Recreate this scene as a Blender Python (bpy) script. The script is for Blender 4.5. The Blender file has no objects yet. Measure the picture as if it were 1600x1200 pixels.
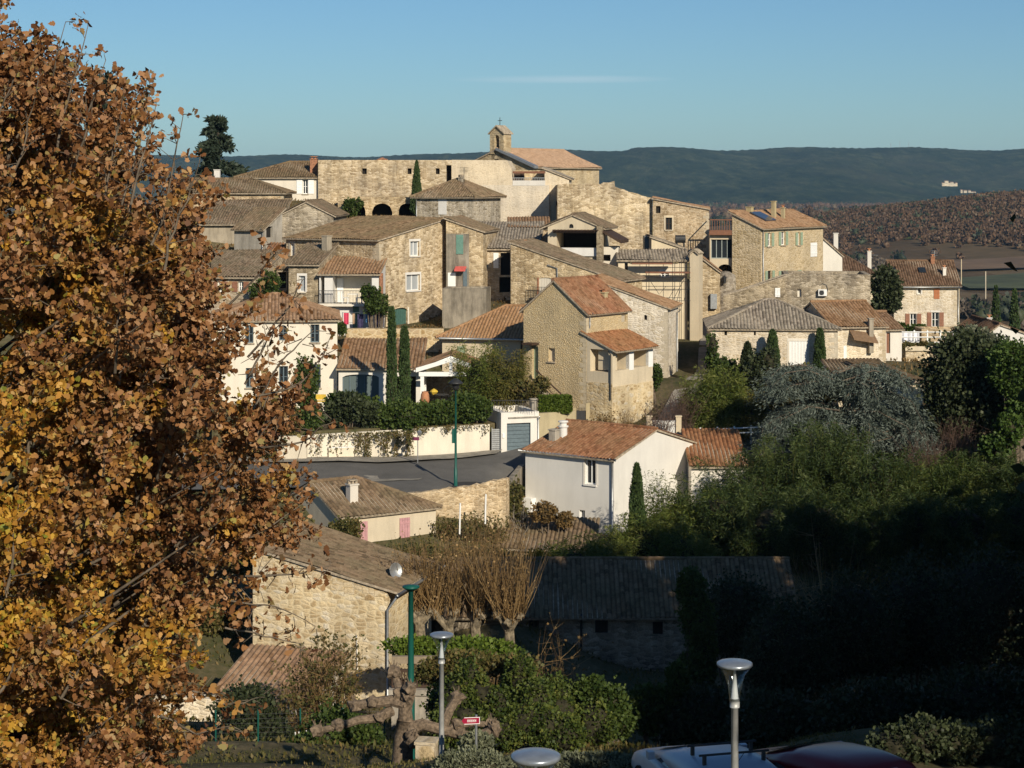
import bpy, math, random
import numpy as np
from mathutils import Vector, Matrix
R = math.radians
random.seed(7); rng = np.random.default_rng(11)
sc = bpy.context.scene
C = sc.collection
F = 2986.0; HY = 290.0            # focal length and horizon row of the photograph, in its pixels
def X(px, Y): return (px-800)/F*Y
def Z(py, Y): return (HY-py)/F*Y
def P(px, py, Y): return Vector((X(px, Y), Y, Z(py, Y)))

# ---------------------------------------------------------------- camera
cam = bpy.data.cameras.new('camera'); co = bpy.data.objects.new('camera', cam); C.objects.link(co)
co.location = (0, 0, 0); co.rotation_euler = (R(90), 0, 0)
cam.sensor_width = 36; cam.lens = 36*F/1600; cam.shift_y = -310/1600
cam.clip_start = 0.1; cam.clip_end = 30000
sc.camera = co
# ---------------------------------------------------------------- sky, sun, exposure
SUN_AZ, SUN_EL = 24.0, 26.0       # sun behind the camera, to the right
w = bpy.data.worlds.new("World"); sc.world = w; w.use_nodes = True
nt = w.node_tree; nt.nodes.clear()
sky = nt.nodes.new('ShaderNodeTexSky'); sky.sky_type = 'NISHITA'; sky.sun_disc = False
sky.sun_elevation = R(SUN_EL); sky.sun_rotation = R(180-SUN_AZ)
sky.altitude = 300; sky.air_density = 1.0; sky.dust_density = 0.3; sky.ozone_density = 3.0
bg = nt.nodes.new('ShaderNodeBackground'); bg.inputs[1].default_value = 0.062
wo = nt.nodes.new('ShaderNodeOutputWorld')
# faint wisp of cloud low over the village
tc = nt.nodes.new('ShaderNodeTexCoord'); mp = nt.nodes.new('ShaderNodeMapping'); mp.inputs['Scale'].default_value = (9, 1, 160)
ns = nt.nodes.new('ShaderNodeTexNoise'); ns.inputs['Scale'].default_value = 1.6; ns.inputs['Detail'].default_value = 5
sep = nt.nodes.new('ShaderNodeSeparateXYZ')
def wm(op, a, b=None, cl=False):
    n = nt.nodes.new('ShaderNodeMath'); n.operation = op; n.use_clamp = cl
    for i, v in enumerate((a, b)):
        if v is None: continue
        if isinstance(v, (int, float)): n.inputs[i].default_value = v
        else: nt.links.new(v, n.inputs[i])
    return n.outputs[0]
nt.links.new(tc.outputs['Generated'], mp.inputs[0]); nt.links.new(mp.outputs[0], ns.inputs[0]); nt.links.new(tc.outputs['Generated'], sep.inputs[0])
ex = wm('DIVIDE', wm('SUBTRACT', sep.outputs[0], 0.026), 0.062); ez = wm('DIVIDE', wm('SUBTRACT', sep.outputs[2], 0.0555), 0.0024)
m = wm('SUBTRACT', 1.0, wm('ADD', wm('MULTIPLY', ex, ex), wm('MULTIPLY', ez, ez)), True)
m = wm('MULTIPLY', wm('MULTIPLY', m, ns.outputs[0]), 0.55, True)
m = wm('MULTIPLY', m, wm('GREATER_THAN', sep.outputs[1], 0.0))
mx = nt.nodes.new('ShaderNodeMix'); mx.data_type = 'RGBA'; mx.inputs[7].default_value = (8.6, 10.4, 11.6, 1)
nt.links.new(m, mx.inputs[0]); tn = nt.nodes.new('ShaderNodeMix'); tn.data_type = 'RGBA'; tn.blend_type = 'MULTIPLY'; tn.inputs[0].default_value = 1.0; tn.inputs[7].default_value = (0.71, 0.98, 1.20, 1)
nt.links.new(sky.outputs[0], tn.inputs[6]); nt.links.new(tn.outputs[2], mx.inputs[6]); nt.links.new(mx.outputs[2], bg.inputs[0]); nt.links.new(bg.outputs[0], wo.inputs[0])
sl = bpy.data.lights.new('sun', 'SUN'); sl.energy = 5.0; sl.angle = R(0.5); sl.color = (1.0, 0.90, 0.73)
so = bpy.data.objects.new('sun', sl); C.objects.link(so)
tosun = Vector((math.sin(R(SUN_AZ))*math.cos(R(SUN_EL)), -math.cos(R(SUN_AZ))*math.cos(R(SUN_EL)), math.sin(R(SUN_EL))))
so.rotation_euler = tosun.to_track_quat('Z', 'Y').to_euler(); so.location = (20, -20, 40)
sc.view_settings.view_transform = 'Standard'; sc.view_settings.look = 'None'
sc.view_settings.exposure = 0.1; sc.view_settings.gamma = 1.0

# ---------------------------------------------------------------- materials
MATS = {}
class NB:
    def __init__(s, name):
        s.m = bpy.data.materials.new(name); s.m.use_nodes = True; s.t = s.m.node_tree; s.t.nodes.clear(); MATS[name] = s.m
        s.out = s.n('ShaderNodeOutputMaterial')
    def n(s, k, **kw):
        x = s.t.nodes.new(k)
        for a, b in kw.items(): setattr(x, a, b)
        return x
    def l(s, a, b): s.t.links.new(a, b)
    def put(s, sock, v):
        if isinstance(v, (int, float)): sock.default_value = v
        elif isinstance(v, tuple): sock.default_value = v if len(v) == len(sock.default_value) else tuple(v)+(1,)
        else: s.l(v, sock)
    def math(s, op, a, b=0.0, cl=False):
        x = s.n('ShaderNodeMath', operation=op, use_clamp=cl); s.put(x.inputs[0], a); s.put(x.inputs[1], b); return x.outputs[0]
    def mix(s, f, a, b, mode='MIX'):
        x = s.n('ShaderNodeMix', data_type='RGBA', blend_type=mode); s.put(x.inputs[0], f); s.put(x.inputs[6], a); s.put(x.inputs[7], b); return x.outputs[2]
    def ramp(s, f, stops, interp='LINEAR'):
        x = s.n('ShaderNodeValToRGB'); x.color_ramp.interpolation = interp; e = x.color_ramp.elements
        while len(e) < len(stops): e.new(0.5)
        for i, (p, c) in enumerate(stops): e[i].position = p; e[i].color = c if len(c) == 4 else tuple(c)+(1,)
        s.l(f, x.inputs[0]); return x.outputs[0]
    def coord(s, which='Object', scale=(1, 1, 1)):
        t = s.n('ShaderNodeTexCoord'); m = s.n('ShaderNodeMapping'); m.inputs['Scale'].default_value = scale
        s.l(t.outputs[which], m.inputs[0]); return m.outputs[0]
    def noise(s, v, sc_, det=4, rough=0.55):
        x = s.n('ShaderNodeTexNoise'); x.inputs['Scale'].default_value = sc_; x.inputs['Detail'].default_value = det; x.inputs['Roughness'].default_value = rough
        s.l(v, x.inputs['Vector']); return x.outputs[0]
    def vary(s, col):            # each building has its own batch of stone, render or tile
        oi = s.n('ShaderNodeObjectInfo'); wn = s.n('ShaderNodeTexWhiteNoise'); wn.noise_dimensions = '1D'; s.l(oi.outputs['Random'], wn.inputs['W'])
        return s.mix(1.0, s.mix(1.0, col, s.ramp(oi.outputs['Random'], [(0, (0.90, 0.89, 0.88)), (1, (1.08, 1.08, 1.07))]), 'MULTIPLY'), s.ramp(wn.outputs['Value'], [(0, (1.04, 1.0, 0.93)), (1, (0.97, 1.0, 1.08))]), 'MULTIPLY')
    def bump(s, h, strength, dist):
        x = s.n('ShaderNodeBump'); x.inputs['Strength'].default_value = strength; x.inputs['Distance'].default_value = dist; s.l(h, x.inputs['Height']); return x.outputs[0]
    def pbr(s, col, rough=0.9, nrm=None, metal=0.0, spec=0.25):
        x = s.n('ShaderNodeBsdfPrincipled'); s.put(x.inputs['Base Color'], col); s.put(x.inputs['Roughness'], rough); x.inputs['Metallic'].default_value = metal
        x.inputs['Specular IOR Level'].default_value = spec
        if nrm is not None: s.l(nrm, x.inputs['Normal'])
        s.l(x.outputs[0], s.out.inputs[0]); return s.m

def mat_stone(name, cols, mortar, sc_=(3.0, 3.0, 6.5), mort=0.07, stain=0.35, streak=0.3, bump=0.9):
    b = NB(name); c = b.coord()
    wv = b.n('ShaderNodeTexNoise'); wv.inputs['Scale'].default_value = 1.3; wv.inputs['Detail'].default_value = 3; b.l(c, wv.inputs['Vector'])
    va = b.n('ShaderNodeVectorMath', operation='SCALE'); b.l(wv.outputs['Color'], va.inputs[0]); va.inputs['Scale'].default_value = 0.35
    ad = b.n('ShaderNodeVectorMath', operation='ADD'); b.l(c, ad.inputs[0]); b.l(va.outputs[0], ad.inputs[1])
    mp = b.n('ShaderNodeMapping'); mp.inputs['Scale'].default_value = sc_; b.l(ad.outputs[0], mp.inputs[0])
    v1 = b.n('ShaderNodeTexVoronoi'); v1.inputs['Scale'].default_value = 1; v1.inputs['Randomness'].default_value = 0.85; b.l(mp.outputs[0], v1.inputs['Vector'])
    v2 = b.n('ShaderNodeTexVoronoi', feature='DISTANCE_TO_EDGE'); v2.inputs['Scale'].default_value = 1; v2.inputs['Randomness'].default_value = 0.85; b.l(mp.outputs[0], v2.inputs['Vector'])
    sp = b.n('ShaderNodeSeparateColor'); b.l(v1.outputs['Color'], sp.inputs[0])
    n = len(cols); col = b.ramp(sp.outputs[0], [((i+0.5)/n, cols[i]) for i in range(n)])
    fine = b.noise(c, 14, 5, 0.7)
    col = b.mix(1.0, col, b.ramp(fine, [(0.3, (0.55, 0.53, 0.5)), (0.7, (1.3, 1.3, 1.3))]), 'MULTIPLY')
    edge = b.math('SUBTRACT', 1.0, b.math('DIVIDE', v2.outputs['Distance'], mort, True), True)
    patch = b.ramp(b.noise(c, 0.55, 4), [(0.42, (0, 0, 0)), (0.62, (1, 1, 1))])
    col = b.mix(b.math('MULTIPLY', edge, 0.9), col, mortar)
    col = b.mix(b.math('MULTIPLY', patch, 0.35), col, mortar)
    st = b.ramp(b.noise(c, 0.35, 6, 0.6), [(0.3, (1-stain, 1-stain, 1-stain*0.9)), (0.6, (1.08, 1.06, 1.03))])
    col = b.mix(1.0, col, st, 'MULTIPLY')
    c2 = b.coord('Object', (1.3, 1.3, 0.22))
    sk = b.ramp(b.noise(c2, 1.0, 6, 0.7), [(0.38, (1-streak, 1-streak, 1-streak)), (0.55, (1, 1, 1))])
    col = b.mix(1.0, col, sk, 'MULTIPLY')
    col = b.vary(col)
    h = b.math('ADD', b.math('MULTIPLY', b.math('MINIMUM', v2.outputs['Distance'], 0.25), 2.0), b.math('MULTIPLY', fine, 0.5))
    return b.pbr(col, 0.95, b.bump(h, bump, 0.05), spec=0.1)

def mat_plaster(name, col, stain=0.15, streak=0.12, grain=0.3, sc_=0.5):
    b = NB(name); c = b.coord()
    a = b.ramp(b.noise(c, sc_, 6, 0.65), [(0.3, tuple(x*(1-stain) for x in col)), (0.65, col)])
    c2 = b.coord('Object', (1.7, 1.7, 0.25))
    a = b.mix(1.0, a, b.ramp(b.noise(c2, 1.0, 6, 0.7), [(0.36, (1-streak,)*3), (0.56, (1, 1, 1))]), 'MULTIPLY')
    a = b.vary(a)
    fn = b.noise(c, 22, 4, 0.7)
    a = b.mix(1.0, a, b.ramp(fn, [(0.3, (0.86, 0.86, 0.86)), (0.7, (1.07, 1.07, 1.07))]), 'MULTIPLY')
    return b.pbr(a, 0.92, b.bump(fn, grain, 0.02), spec=0.15)

def mat_tile(name, cols, lichen, lich=0.5, var=1.0):
    b = NB(name); uv = b.n('ShaderNodeTexCoord')
    sp = b.n('ShaderNodeSeparateXYZ'); b.l(uv.outputs['UV'], sp.inputs[0])
    cb = b.n('ShaderNodeCombineXYZ'); b.l(b.math('FLOOR', sp.outputs[0]), cb.inputs[0]); b.l(b.math('FLOOR', sp.outputs[1]), cb.inputs[1])
    wn = b.n('ShaderNodeTexWhiteNoise'); b.l(cb.outputs[0], wn.inputs[0])
    n = len(cols); col = b.ramp(wn.outputs[0], [(i/(n-1), cols[i]) for i in range(n)])
    c = b.coord()
    big = b.noise(c, 0.45, 6, 0.65); mid = b.noise(c, 5.0, 5, 0.7)
    f = b.math('MULTIPLY', b.ramp(b.math('ADD', b.math('MULTIPLY', big, 0.6), b.math('MULTIPLY', mid, 0.4)), [(0.42, (0, 0, 0)), (0.62, (1, 1, 1))]), lich)
    col = b.mix(f, col, lichen)
    col = b.mix(1.0, col, b.ramp(mid, [(0.3, (0.6, 0.6, 0.6)), (0.7, (1.25, 1.22, 1.2))]), 'MULTIPLY')
    col = b.vary(col)
    fr = b.math('FRACT', sp.outputs[1]); fu = b.math('FRACT', sp.outputs[0])
    # darker tone in the channel between two rows of tiles
    ch = b.math('SUBTRACT', 1.0, b.math('MULTIPLY', b.math('ABSOLUTE', b.math('SUBTRACT', fu, 0.5)), 2.0))
    col = b.mix(b.ramp(ch, [(0.0, (0.45,)*3), (0.35, (0, 0, 0))]), col, (0.035, 0.03, 0.024))
    return b.pbr(col, 0.95, b.bump(b.math('ADD', fr, b.math('MULTIPLY', mid, 0.8)), 0.8, 0.04), spec=0.08)

def mat_plain(name, col, rough=0.6, metal=0.0, var=0.12, sc_=6, spec=0.3, bump=0.1):
    b = NB(name); c = b.coord(); n = b.noise(c, sc_, 4, 0.6)
    a = b.ramp(n, [(0.3, tuple(x*(1-var*2) for x in col)), (0.7, tuple(min(1, x*(1+var*0.6)) for x in col))])
    return b.pbr(a, rough, b.bump(n, bump, 0.01), metal, spec)

def mat_leaf(name, cols, trans=0.3, noise_sc=0.5, amp=0.45, rough=0.6):
    b = NB(name); g = b.n('ShaderNodeNewGeometry'); n = len(cols)
    c = b.coord(); nz = b.noise(c, noise_sc, 3)
    f = b.math('ADD', b.math('MULTIPLY', g.outputs['Random Per Island'], 1-amp*0.6), b.math('MULTIPLY', b.math('SUBTRACT', nz, 0.4), amp*2.2), True)
    col = b.ramp(f, [(i/(n-1), cols[i]) for i in range(n)])
    p = b.n('ShaderNodeBsdfPrincipled'); b.l(col, p.inputs['Base Color']); p.inputs['Roughness'].default_value = rough; p.inputs['Specular IOR Level'].default_value = 0.25
    tr = b.n('ShaderNodeBsdfTranslucent'); b.l(b.mix(1.0, col, (1.3, 1.2, 0.7), 'MULTIPLY'), tr.inputs[0])
    ms = b.n('ShaderNodeMixShader'); ms.inputs[0].default_value = trans; b.l(p.outputs[0], ms.inputs[1]); b.l(tr.outputs[0], ms.inputs[2]); b.l(ms.outputs[0], b.out.inputs[0])
    return b.m

st_gold = mat_stone('stone_gold', [(0.371, 0.279, 0.162), (0.497, 0.386, 0.237), (0.637, 0.514, 0.328), (0.723, 0.600, 0.415)], (0.555, 0.457, 0.308))
st_tan = mat_stone('stone_tan', [(0.385, 0.291, 0.181), (0.482, 0.377, 0.244), (0.588, 0.471, 0.320), (0.656, 0.552, 0.401)], (0.577, 0.484, 0.345), (3.6, 3.6, 7.5))
st_pale = mat_stone('stone_pale', [(0.556, 0.469, 0.324), (0.634, 0.559, 0.430), (0.709, 0.634, 0.505), (0.760, 0.695, 0.567)], (0.734, 0.659, 0.530), (2.8, 2.8, 6.5), 0.16, 0.2, 0.18)
st_grey = mat_stone('stone_grey', [(0.230, 0.191, 0.136), (0.327, 0.269, 0.188), (0.408, 0.350, 0.257), (0.501, 0.431, 0.326)], (0.394, 0.336, 0.243), stain=0.45)
st_church = mat_stone('stone_church', [(0.414, 0.322, 0.196), (0.506, 0.414, 0.265), (0.552, 0.460, 0.310)], (0.483, 0.402, 0.265), (2.0, 2.0, 4.0), 0.04, 0.25, 0.2)
st_big = mat_stone('stone_big_blocks', [(0.34, 0.24, 0.12), (0.5, 0.39, 0.22), (0.55, 0.45, 0.29), (0.6, 0.5, 0.34)], (0.62, 0.53, 0.38), (1.6, 1.6, 2.6), 0.13, 0.15, 0.1)
st_near = mat_stone('stone_ochre_render', [(0.42, 0.31, 0.17), (0.56, 0.44, 0.26), (0.62, 0.51, 0.33), (0.62, 0.55, 0.42)], (0.62, 0.51, 0.32), (2.6, 2.6, 5.0), 0.2, 0.28, 0.15, 0.7)
st_quoin = mat_plaster('stone_quoins', (0.56, 0.48, 0.35), 0.3, 0.15, 0.5, 3.0)
pl_white = mat_plaster('plaster_white', (0.71, 0.665, 0.58), 0.10, 0.08, 0.15)
pl_wall = mat_plaster('plaster_garden_wall', (0.72, 0.65, 0.52), 0.12, 0.12, 0.15)
pl_cream = mat_plaster('plaster_cream', (0.64, 0.54, 0.38), 0.15, 0.12)
pl_block = mat_stone('render_pale_block', [(0.55, 0.47, 0.35), (0.62, 0.54, 0.41), (0.66, 0.58, 0.45)], (0.66, 0.58, 0.45), (3, 3, 6.5), 0.35, 0.18, 0.14, 0.5)
pl_yellow = mat_plaster('plaster_yellow', (0.50, 0.41, 0.24), 0.2, 0.2)
pl_rough = mat_stone('rubble_render', [(0.623, 0.488, 0.285), (0.589, 0.476, 0.289), (0.647, 0.535, 0.347)], (0.562, 0.462, 0.287), (6, 6, 9), 0.1, 0.2, 0.12, 1.0)
pl_grey = mat_plaster('plaster_grey', (0.44, 0.39, 0.31), 0.3, 0.35, 0.3, 0.9)
concrete = mat_plaster('concrete_weathered', (0.40, 0.35, 0.27), 0.5, 0.5, 0.3, 0.8)
ti_old = mat_tile('tile_old', [(0.10, 0.072, 0.045), (0.19, 0.13, 0.08), (0.26, 0.185, 0.12), (0.16, 0.115, 0.072)], (0.165, 0.14, 0.085), 0.75)
ti_grey = mat_tile('tile_grey', [(0.15, 0.125, 0.10), (0.26, 0.22, 0.175), (0.36, 0.31, 0.25), (0.22, 0.18, 0.14)], (0.24, 0.22, 0.17), 0.6)
ti_brown = mat_tile('tile_brown', [(0.20, 0.115, 0.06), (0.31, 0.185, 0.105), (0.38, 0.24, 0.145), (0.25, 0.15, 0.09)], (0.24, 0.18, 0.11), 0.45)
ti_red = mat_tile('tile_red', [(0.16, 0.07, 0.035), (0.27, 0.12, 0.06), (0.33, 0.165, 0.09), (0.22, 0.10, 0.05)], (0.24, 0.17, 0.09), 0.5)
ti_orange = mat_tile('tile_orange', [(0.27, 0.155, 0.08), (0.33, 0.195, 0.105), (0.38, 0.23, 0.135)], (0.31, 0.22, 0.13), 0.4)
ti_pink = mat_tile('tile_pale_pink', [(0.36, 0.23, 0.14), (0.42, 0.28, 0.18), (0.46, 0.31, 0.20)], (0.42, 0.29, 0.19), 0.3)
ti_dark = mat_tile('tile_dark', [(0.09, 0.055, 0.035), (0.16, 0.095, 0.06), (0.20, 0.13, 0.085)], (0.12, 0.09, 0.06), 0.5)
mortar = mat_plain('eave_mortar', (0.44, 0.36, 0.26), 0.9, var=0.3)
wood_white = mat_plain('paint_white', (0.80, 0.79, 0.75), 0.5, var=0.04)
wood_green = mat_plain('paint_sage', (0.30, 0.38, 0.26), 0.6)
wood_dkgreen = mat_plain('paint_dark_green', (0.06, 0.13, 0.11), 0.5)
wood_teal = mat_plain('paint_teal', (0.13, 0.25, 0.20), 0.6)
wood_brown = mat_plain('paint_brown', (0.26, 0.12, 0.07), 0.6)
wood_rust = mat_plain('paint_rust', (0.42, 0.15, 0.06), 0.6)
wood_pink = mat_plain('paint_pink', (0.50, 0.27, 0.28), 0.7)
wood_dark = mat_plain('wood_dark', (0.06, 0.035, 0.022), 0.7)
wood_red = mat_plain('wood_reddish', (0.20, 0.09, 0.05), 0.7)
wood_old = mat_plain('wood_weathered', (0.28, 0.22, 0.15), 0.8)
wood_grey = mat_plain('paint_grey_green', (0.28, 0.31, 0.29), 0.5)
metal_dark = mat_plain('metal_dark', (0.05, 0.05, 0.05), 0.5, 0.4)
metal_grey = mat_plain('metal_galvanised', (0.42, 0.43, 0.43), 0.45, 0.7)
metal_green = mat_plain('metal_green', (0.01, 0.085, 0.065), 0.4, 0.0, 0.05)
metal_blue = mat_plain('metal_slate_blue', (0.12, 0.16, 0.18), 0.5)
brick = mat_plain('brick_red', (0.38, 0.18, 0.10), 0.9, var=0.3, sc_=9)
cloth_red = mat_plain('cloth_red', (0.62, 0.06, 0.12), 0.9); cloth_tan = mat_plain('cloth_tan', (0.5, 0.34, 0.22), 0.9)
cloth_blue = mat_plain('cloth_blue', (0.08, 0.22, 0.42), 0.9); cloth_dark = mat_plain('cloth_dark', (0.07, 0.06, 0.14), 0.9, var=0.4, sc_=14)
cloth_white = mat_plain('cloth_white', (0.75, 0.75, 0.78), 0.9, var=0.03); cloth_pink = mat_plain('cloth_coral', (0.6, 0.12, 0.1), 0.9)
yellow = mat_plain('paint_yellow', (0.62, 0.42, 0.05), 0.6); terracotta = mat_plain('terracotta', (0.48, 0.22, 0.11), 0.85, var=0.2)
bark = mat_plain('bark_grey', (0.16, 0.125, 0.09), 0.95, var=0.35, sc_=9, bump=0.8)
bark_light = mat_plain('bark_pale', (0.24, 0.195, 0.13), 0.95, var=0.4, sc_=6, bump=0.8)
bark_plane = mat_plain('bark_plane_tree', (0.19, 0.14, 0.095), 0.95, var=0.35, sc_=12, bump=0.9)
twig = mat_leaf('twig_brown', [(0.12, 0.07, 0.03), (0.24, 0.15, 0.06), (0.36, 0.25, 0.12)], 0.0)
twig_red = mat_leaf('twig_purple', [(0.07, 0.04, 0.03), (0.13, 0.08, 0.06), (0.18, 0.12, 0.09)], 0.0)
def mat_glass(name, col=(0.02, 0.025, 0.03)):
    b = NB(name); return b.pbr(col, 0.08, spec=0.6)
glass = mat_glass('window_glass'); glass_light = mat_glass('window_glass_curtained', (0.33, 0.35, 0.36)); glass_grey = mat_glass('sliding_glass', (0.11, 0.14, 0.14))
dark = mat_plain('unlit_interior', (0.02, 0.017, 0.014), 1.0)
solar = mat_plain('solar_glass', (0.05, 0.06, 0.08), 0.15, spec=0.6)
asphalt = NB('asphalt'); _c = asphalt.coord(); _n = asphalt.noise(_c, 0.6, 6, 0.7); _f = asphalt.noise(_c, 30, 3)
asphalt.pbr(asphalt.mix(0.4, asphalt.ramp(_n, [(0.3, (0.075, 0.07, 0.062)), (0.7, (0.15, 0.14, 0.125))]), asphalt.ramp(_f, [(0.3, (0.05, 0.05, 0.05)), (0.7, (0.2, 0.19, 0.17))])), 0.9, asphalt.bump(_f, 0.3, 0.01)); asphalt = asphalt.m
paving = mat_plain('pavement_concrete', (0.30, 0.27, 0.22), 0.9, var=0.2, sc_=2)

# ---------------------------------------------------------------- mesh tools
def link(o): C.objects.link(o); return o
def tag(o, label=None, cat=None, group=None, kind=None):
    if label: o['label'] = label
    if cat: o['category'] = cat
    if group: o['group'] = group
    if kind: o['kind'] = kind
    return o
def empty(name, loc, rz, label, cat, group=None):
    o = bpy.data.objects.new(name, None); link(o); o.empty_display_size = 0.5
    o.location = loc; o.rotation_euler = (0, 0, rz)
    return tag(o, label, cat, group)
class MB:
    def __init__(s): s.v = []; s.f = []; s.uv = []; s.mi = []
    def add(s, verts, faces, uvs=None, mi=0):
        o = len(s.v); s.v.extend([tuple(v) for v in verts])
        for k, f in enumerate(faces):
            s.f.append([o+i for i in f]); s.mi.append(mi)
            if uvs is not None: s.uv.extend([uvs[i] for i in f])
            else: s.uv.extend([(0, 0)]*len(f))
        return s
    def box(s, x0, x1, y0, y1, z0, z1, mi=0):
        return s.add([(x0,y0,z0),(x1,y0,z0),(x1,y1,z0),(x0,y1,z0),(x0,y0,z1),(x1,y0,z1),(x1,y1,z1),(x0,y1,z1)],
            [(0,3,2,1),(4,5,6,7),(0,1,5,4),(1,2,6,5),(2,3,7,6),(3,0,4,7)], mi=mi)
    def obox(s, fn, a0, a1, b0, b1, c0, c1, mi=0):   # box in the frame given by fn(a,b,c)
        return s.add([fn(a0,b0,c0),fn(a1,b0,c0),fn(a1,b1,c0),fn(a0,b1,c0),fn(a0,b0,c1),fn(a1,b0,c1),fn(a1,b1,c1),fn(a0,b1,c1)],
            [(0,3,2,1),(4,5,6,7),(0,1,5,4),(1,2,6,5),(2,3,7,6),(3,0,4,7)], mi=mi)
    def prism(s, poly, z0, z1, mi=0):
        n = len(poly); vs = [(p[0], p[1], z0) for p in poly]+[(p[0], p[1], z1) for p in poly]
        return s.add(vs, [tuple(range(n-1, -1, -1)), tuple(range(n, 2*n))]+[(i, (i+1)%n, n+(i+1)%n, n+i) for i in range(n)], mi=mi)
    def tube(s, pts, rad, n=6, cap=True, mi=0):
        pts = [Vector(p) for p in pts]
        if isinstance(rad, (int, float)): rad = [rad]*len(pts)
        vs = []
        for i, p in enumerate(pts):
            d = (pts[min(i+1, len(pts)-1)]-pts[max(i-1, 0)])
            d = d.normalized() if d.length > 1e-6 else Vector((0, 0, 1))
            a = d.cross(Vector((0.03, 1, 0.05))).normalized() if abs(d.y) < 0.9 else d.cross(Vector((1, 0, 0))).normalized()
            b_ = d.cross(a)
            for k in range(n):
                t = 2*math.pi*k/n; vs.append(p+rad[i]*(a*math.cos(t)+b_*math.sin(t)))
        fs = [(i*n+k, i*n+(k+1)%n, (i+1)*n+(k+1)%n, (i+1)*n+k) for i in range(len(pts)-1) for k in range(n)]
        if cap: fs += [tuple(range(n)), tuple((len(pts)-1)*n+k for k in range(n-1, -1, -1))]
        return s.add(vs, fs, mi=mi)
    def lathe(s, prof, c=(0, 0, 0), n=20, mi=0):
        vs = [(c[0]+r*math.cos(2*math.pi*k/n), c[1]+r*math.sin(2*math.pi*k/n), c[2]+z) for r, z in prof for k in range(n)]
        fs = [(i*n+k, i*n+(k+1)%n, (i+1)*n+(k+1)%n, (i+1)*n+k) for i in range(len(prof)-1) for k in range(n)]
        return s.add(vs, fs, mi=mi)
    def ico(s, c, r, sub=2, jit=0.15, mi=0):
        vs, fs = ICO[sub]; j = 1+(rng.random(len(vs))-0.5)*2*jit
        return s.add([(c[0]+v[0]*r[0]*j[i], c[1]+v[1]*r[1]*j[i], c[2]+v[2]*r[2]*j[i]) for i, v in enumerate(vs)], fs, mi=mi)
    def build(s, name, mats, parent=None, smooth=False):
        me = bpy.data.meshes.new(name); me.from_pydata(s.v, [], s.f)
        if not isinstance(mats, (list, tuple)): mats = [mats]
        for m_ in mats: me.materials.append(m_)
        if len(mats) > 1: me.polygons.foreach_set('material_index', s.mi)
        if any(u != (0, 0) for u in s.uv[:400]):
            l = me.uv_layers.new(name='UVMap'); l.data.foreach_set('uv', np.array(s.uv, dtype=np.float32).ravel())
        if smooth: me.polygons.foreach_set('use_smooth', [True]*len(s.f))
        me.update(); o = bpy.data.objects.new(name, me); link(o)
        if parent: o.parent = parent
        return o
import bmesh
ICO = {}
for k in (1, 2, 3):
    bm = bmesh.new(); bmesh.ops.create_icosphere(bm, subdivisions=k, radius=1.0); bm.verts.ensure_lookup_table()
    ICO[k] = ([tuple(v.co) for v in bm.verts], [tuple(v.index for v in f.verts) for f in bm.faces]); bm.free()

shaded_inner_twigs = mat_plain('shaded_inner_twigs', (0.035, 0.032, 0.016), 0.95, var=0.4, sc_=5)  # solid cores for inner twigs; the crown's shade is put into the dark colour
def fast_mesh(name, V, Fc, mat, parent=None):
    """V Nx3, Fc MxK equal-size faces (or list of such arrays)"""
    me = bpy.data.meshes.new(name); Fs = Fc if isinstance(Fc, list) else [Fc]
    me.vertices.add(len(V)); me.vertices.foreach_set('co', np.ascontiguousarray(V, dtype=np.float32).ravel())
    tot = sum(f.size for f in Fs); cnt = np.concatenate([np.full(len(f), f.shape[1]) for f in Fs])
    me.loops.add(tot); me.loops.foreach_set('vertex_index', np.concatenate([f.ravel() for f in Fs]).astype(np.int32))
    me.polygons.add(len(cnt)); st = np.concatenate([[0], np.cumsum(cnt)[:-1]])
    me.polygons.foreach_set('loop_start', st.astype(np.int32)); me.polygons.foreach_set('loop_total', cnt.astype(np.int32))
    me.update(calc_edges=True); me.validate(); me.materials.append(mat)
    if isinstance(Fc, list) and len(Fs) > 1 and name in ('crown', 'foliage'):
        me.materials.append(shaded_inner_twigs); me.polygons.foreach_set('material_index', (cnt == 3).astype(np.int32))
    o = bpy.data.objects.new(name, me); link(o)
    if parent: o.parent = parent
    return o
def unit(a): return a/np.maximum(np.linalg.norm(a, axis=1, keepdims=True), 1e-9)
TPL = {'rhomb': (np.array([(0, 0, 0), (0.5, 0.5, 0.12), (0, 1, 0), (-0.5, 0.5, 0.12)]), np.array([(0, 1, 2, 3)])),
       'oak': (np.array([(0, 0, 0), (0.12, 0.22, 0.05), (0.25, 0.38, 0.11), (0.18, 0.5, 0.05), (0.31, 0.64, 0.12), (0.2, 0.86, 0.03), (0, 1, -0.06),
                         (-0.2, 0.86, 0.03), (-0.31, 0.64, 0.12), (-0.18, 0.5, 0.05), (-0.25, 0.38, 0.11), (-0.12, 0.22, 0.05)]), np.array([tuple(range(12))]))}
def leaves(pos, out, size, tpl='rhomb', aspect=0.6, droop=0.0, spread=1.0):
    """cards at pos, pointing roughly along out (Nx3); returns V, F"""
    n = len(pos); T, Fq = TPL[tpl]
    d = unit(out+rng.normal(0, 1, (n, 3))*spread+np.array([0, 0, -droop]))
    a = unit(np.cross(d, rng.normal(0, 1, (n, 3)))); nn = np.cross(a, d)
    s_ = size*(0.6+0.8*rng.random(n))
    K = len(T)
    V = (pos[:, None, :]+s_[:, None, None]*(T[None, :, 0:1]*aspect/0.7*a[:, None, :]+T[None, :, 1:2]*d[:, None, :]+T[None, :, 2:3]*nn[:, None, :]))
    Fa = (Fq[None]+np.arange(n)[:, None, None]*K).reshape(-1, Fq.shape[1])
    return V.reshape(-1, 3), Fa
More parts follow.
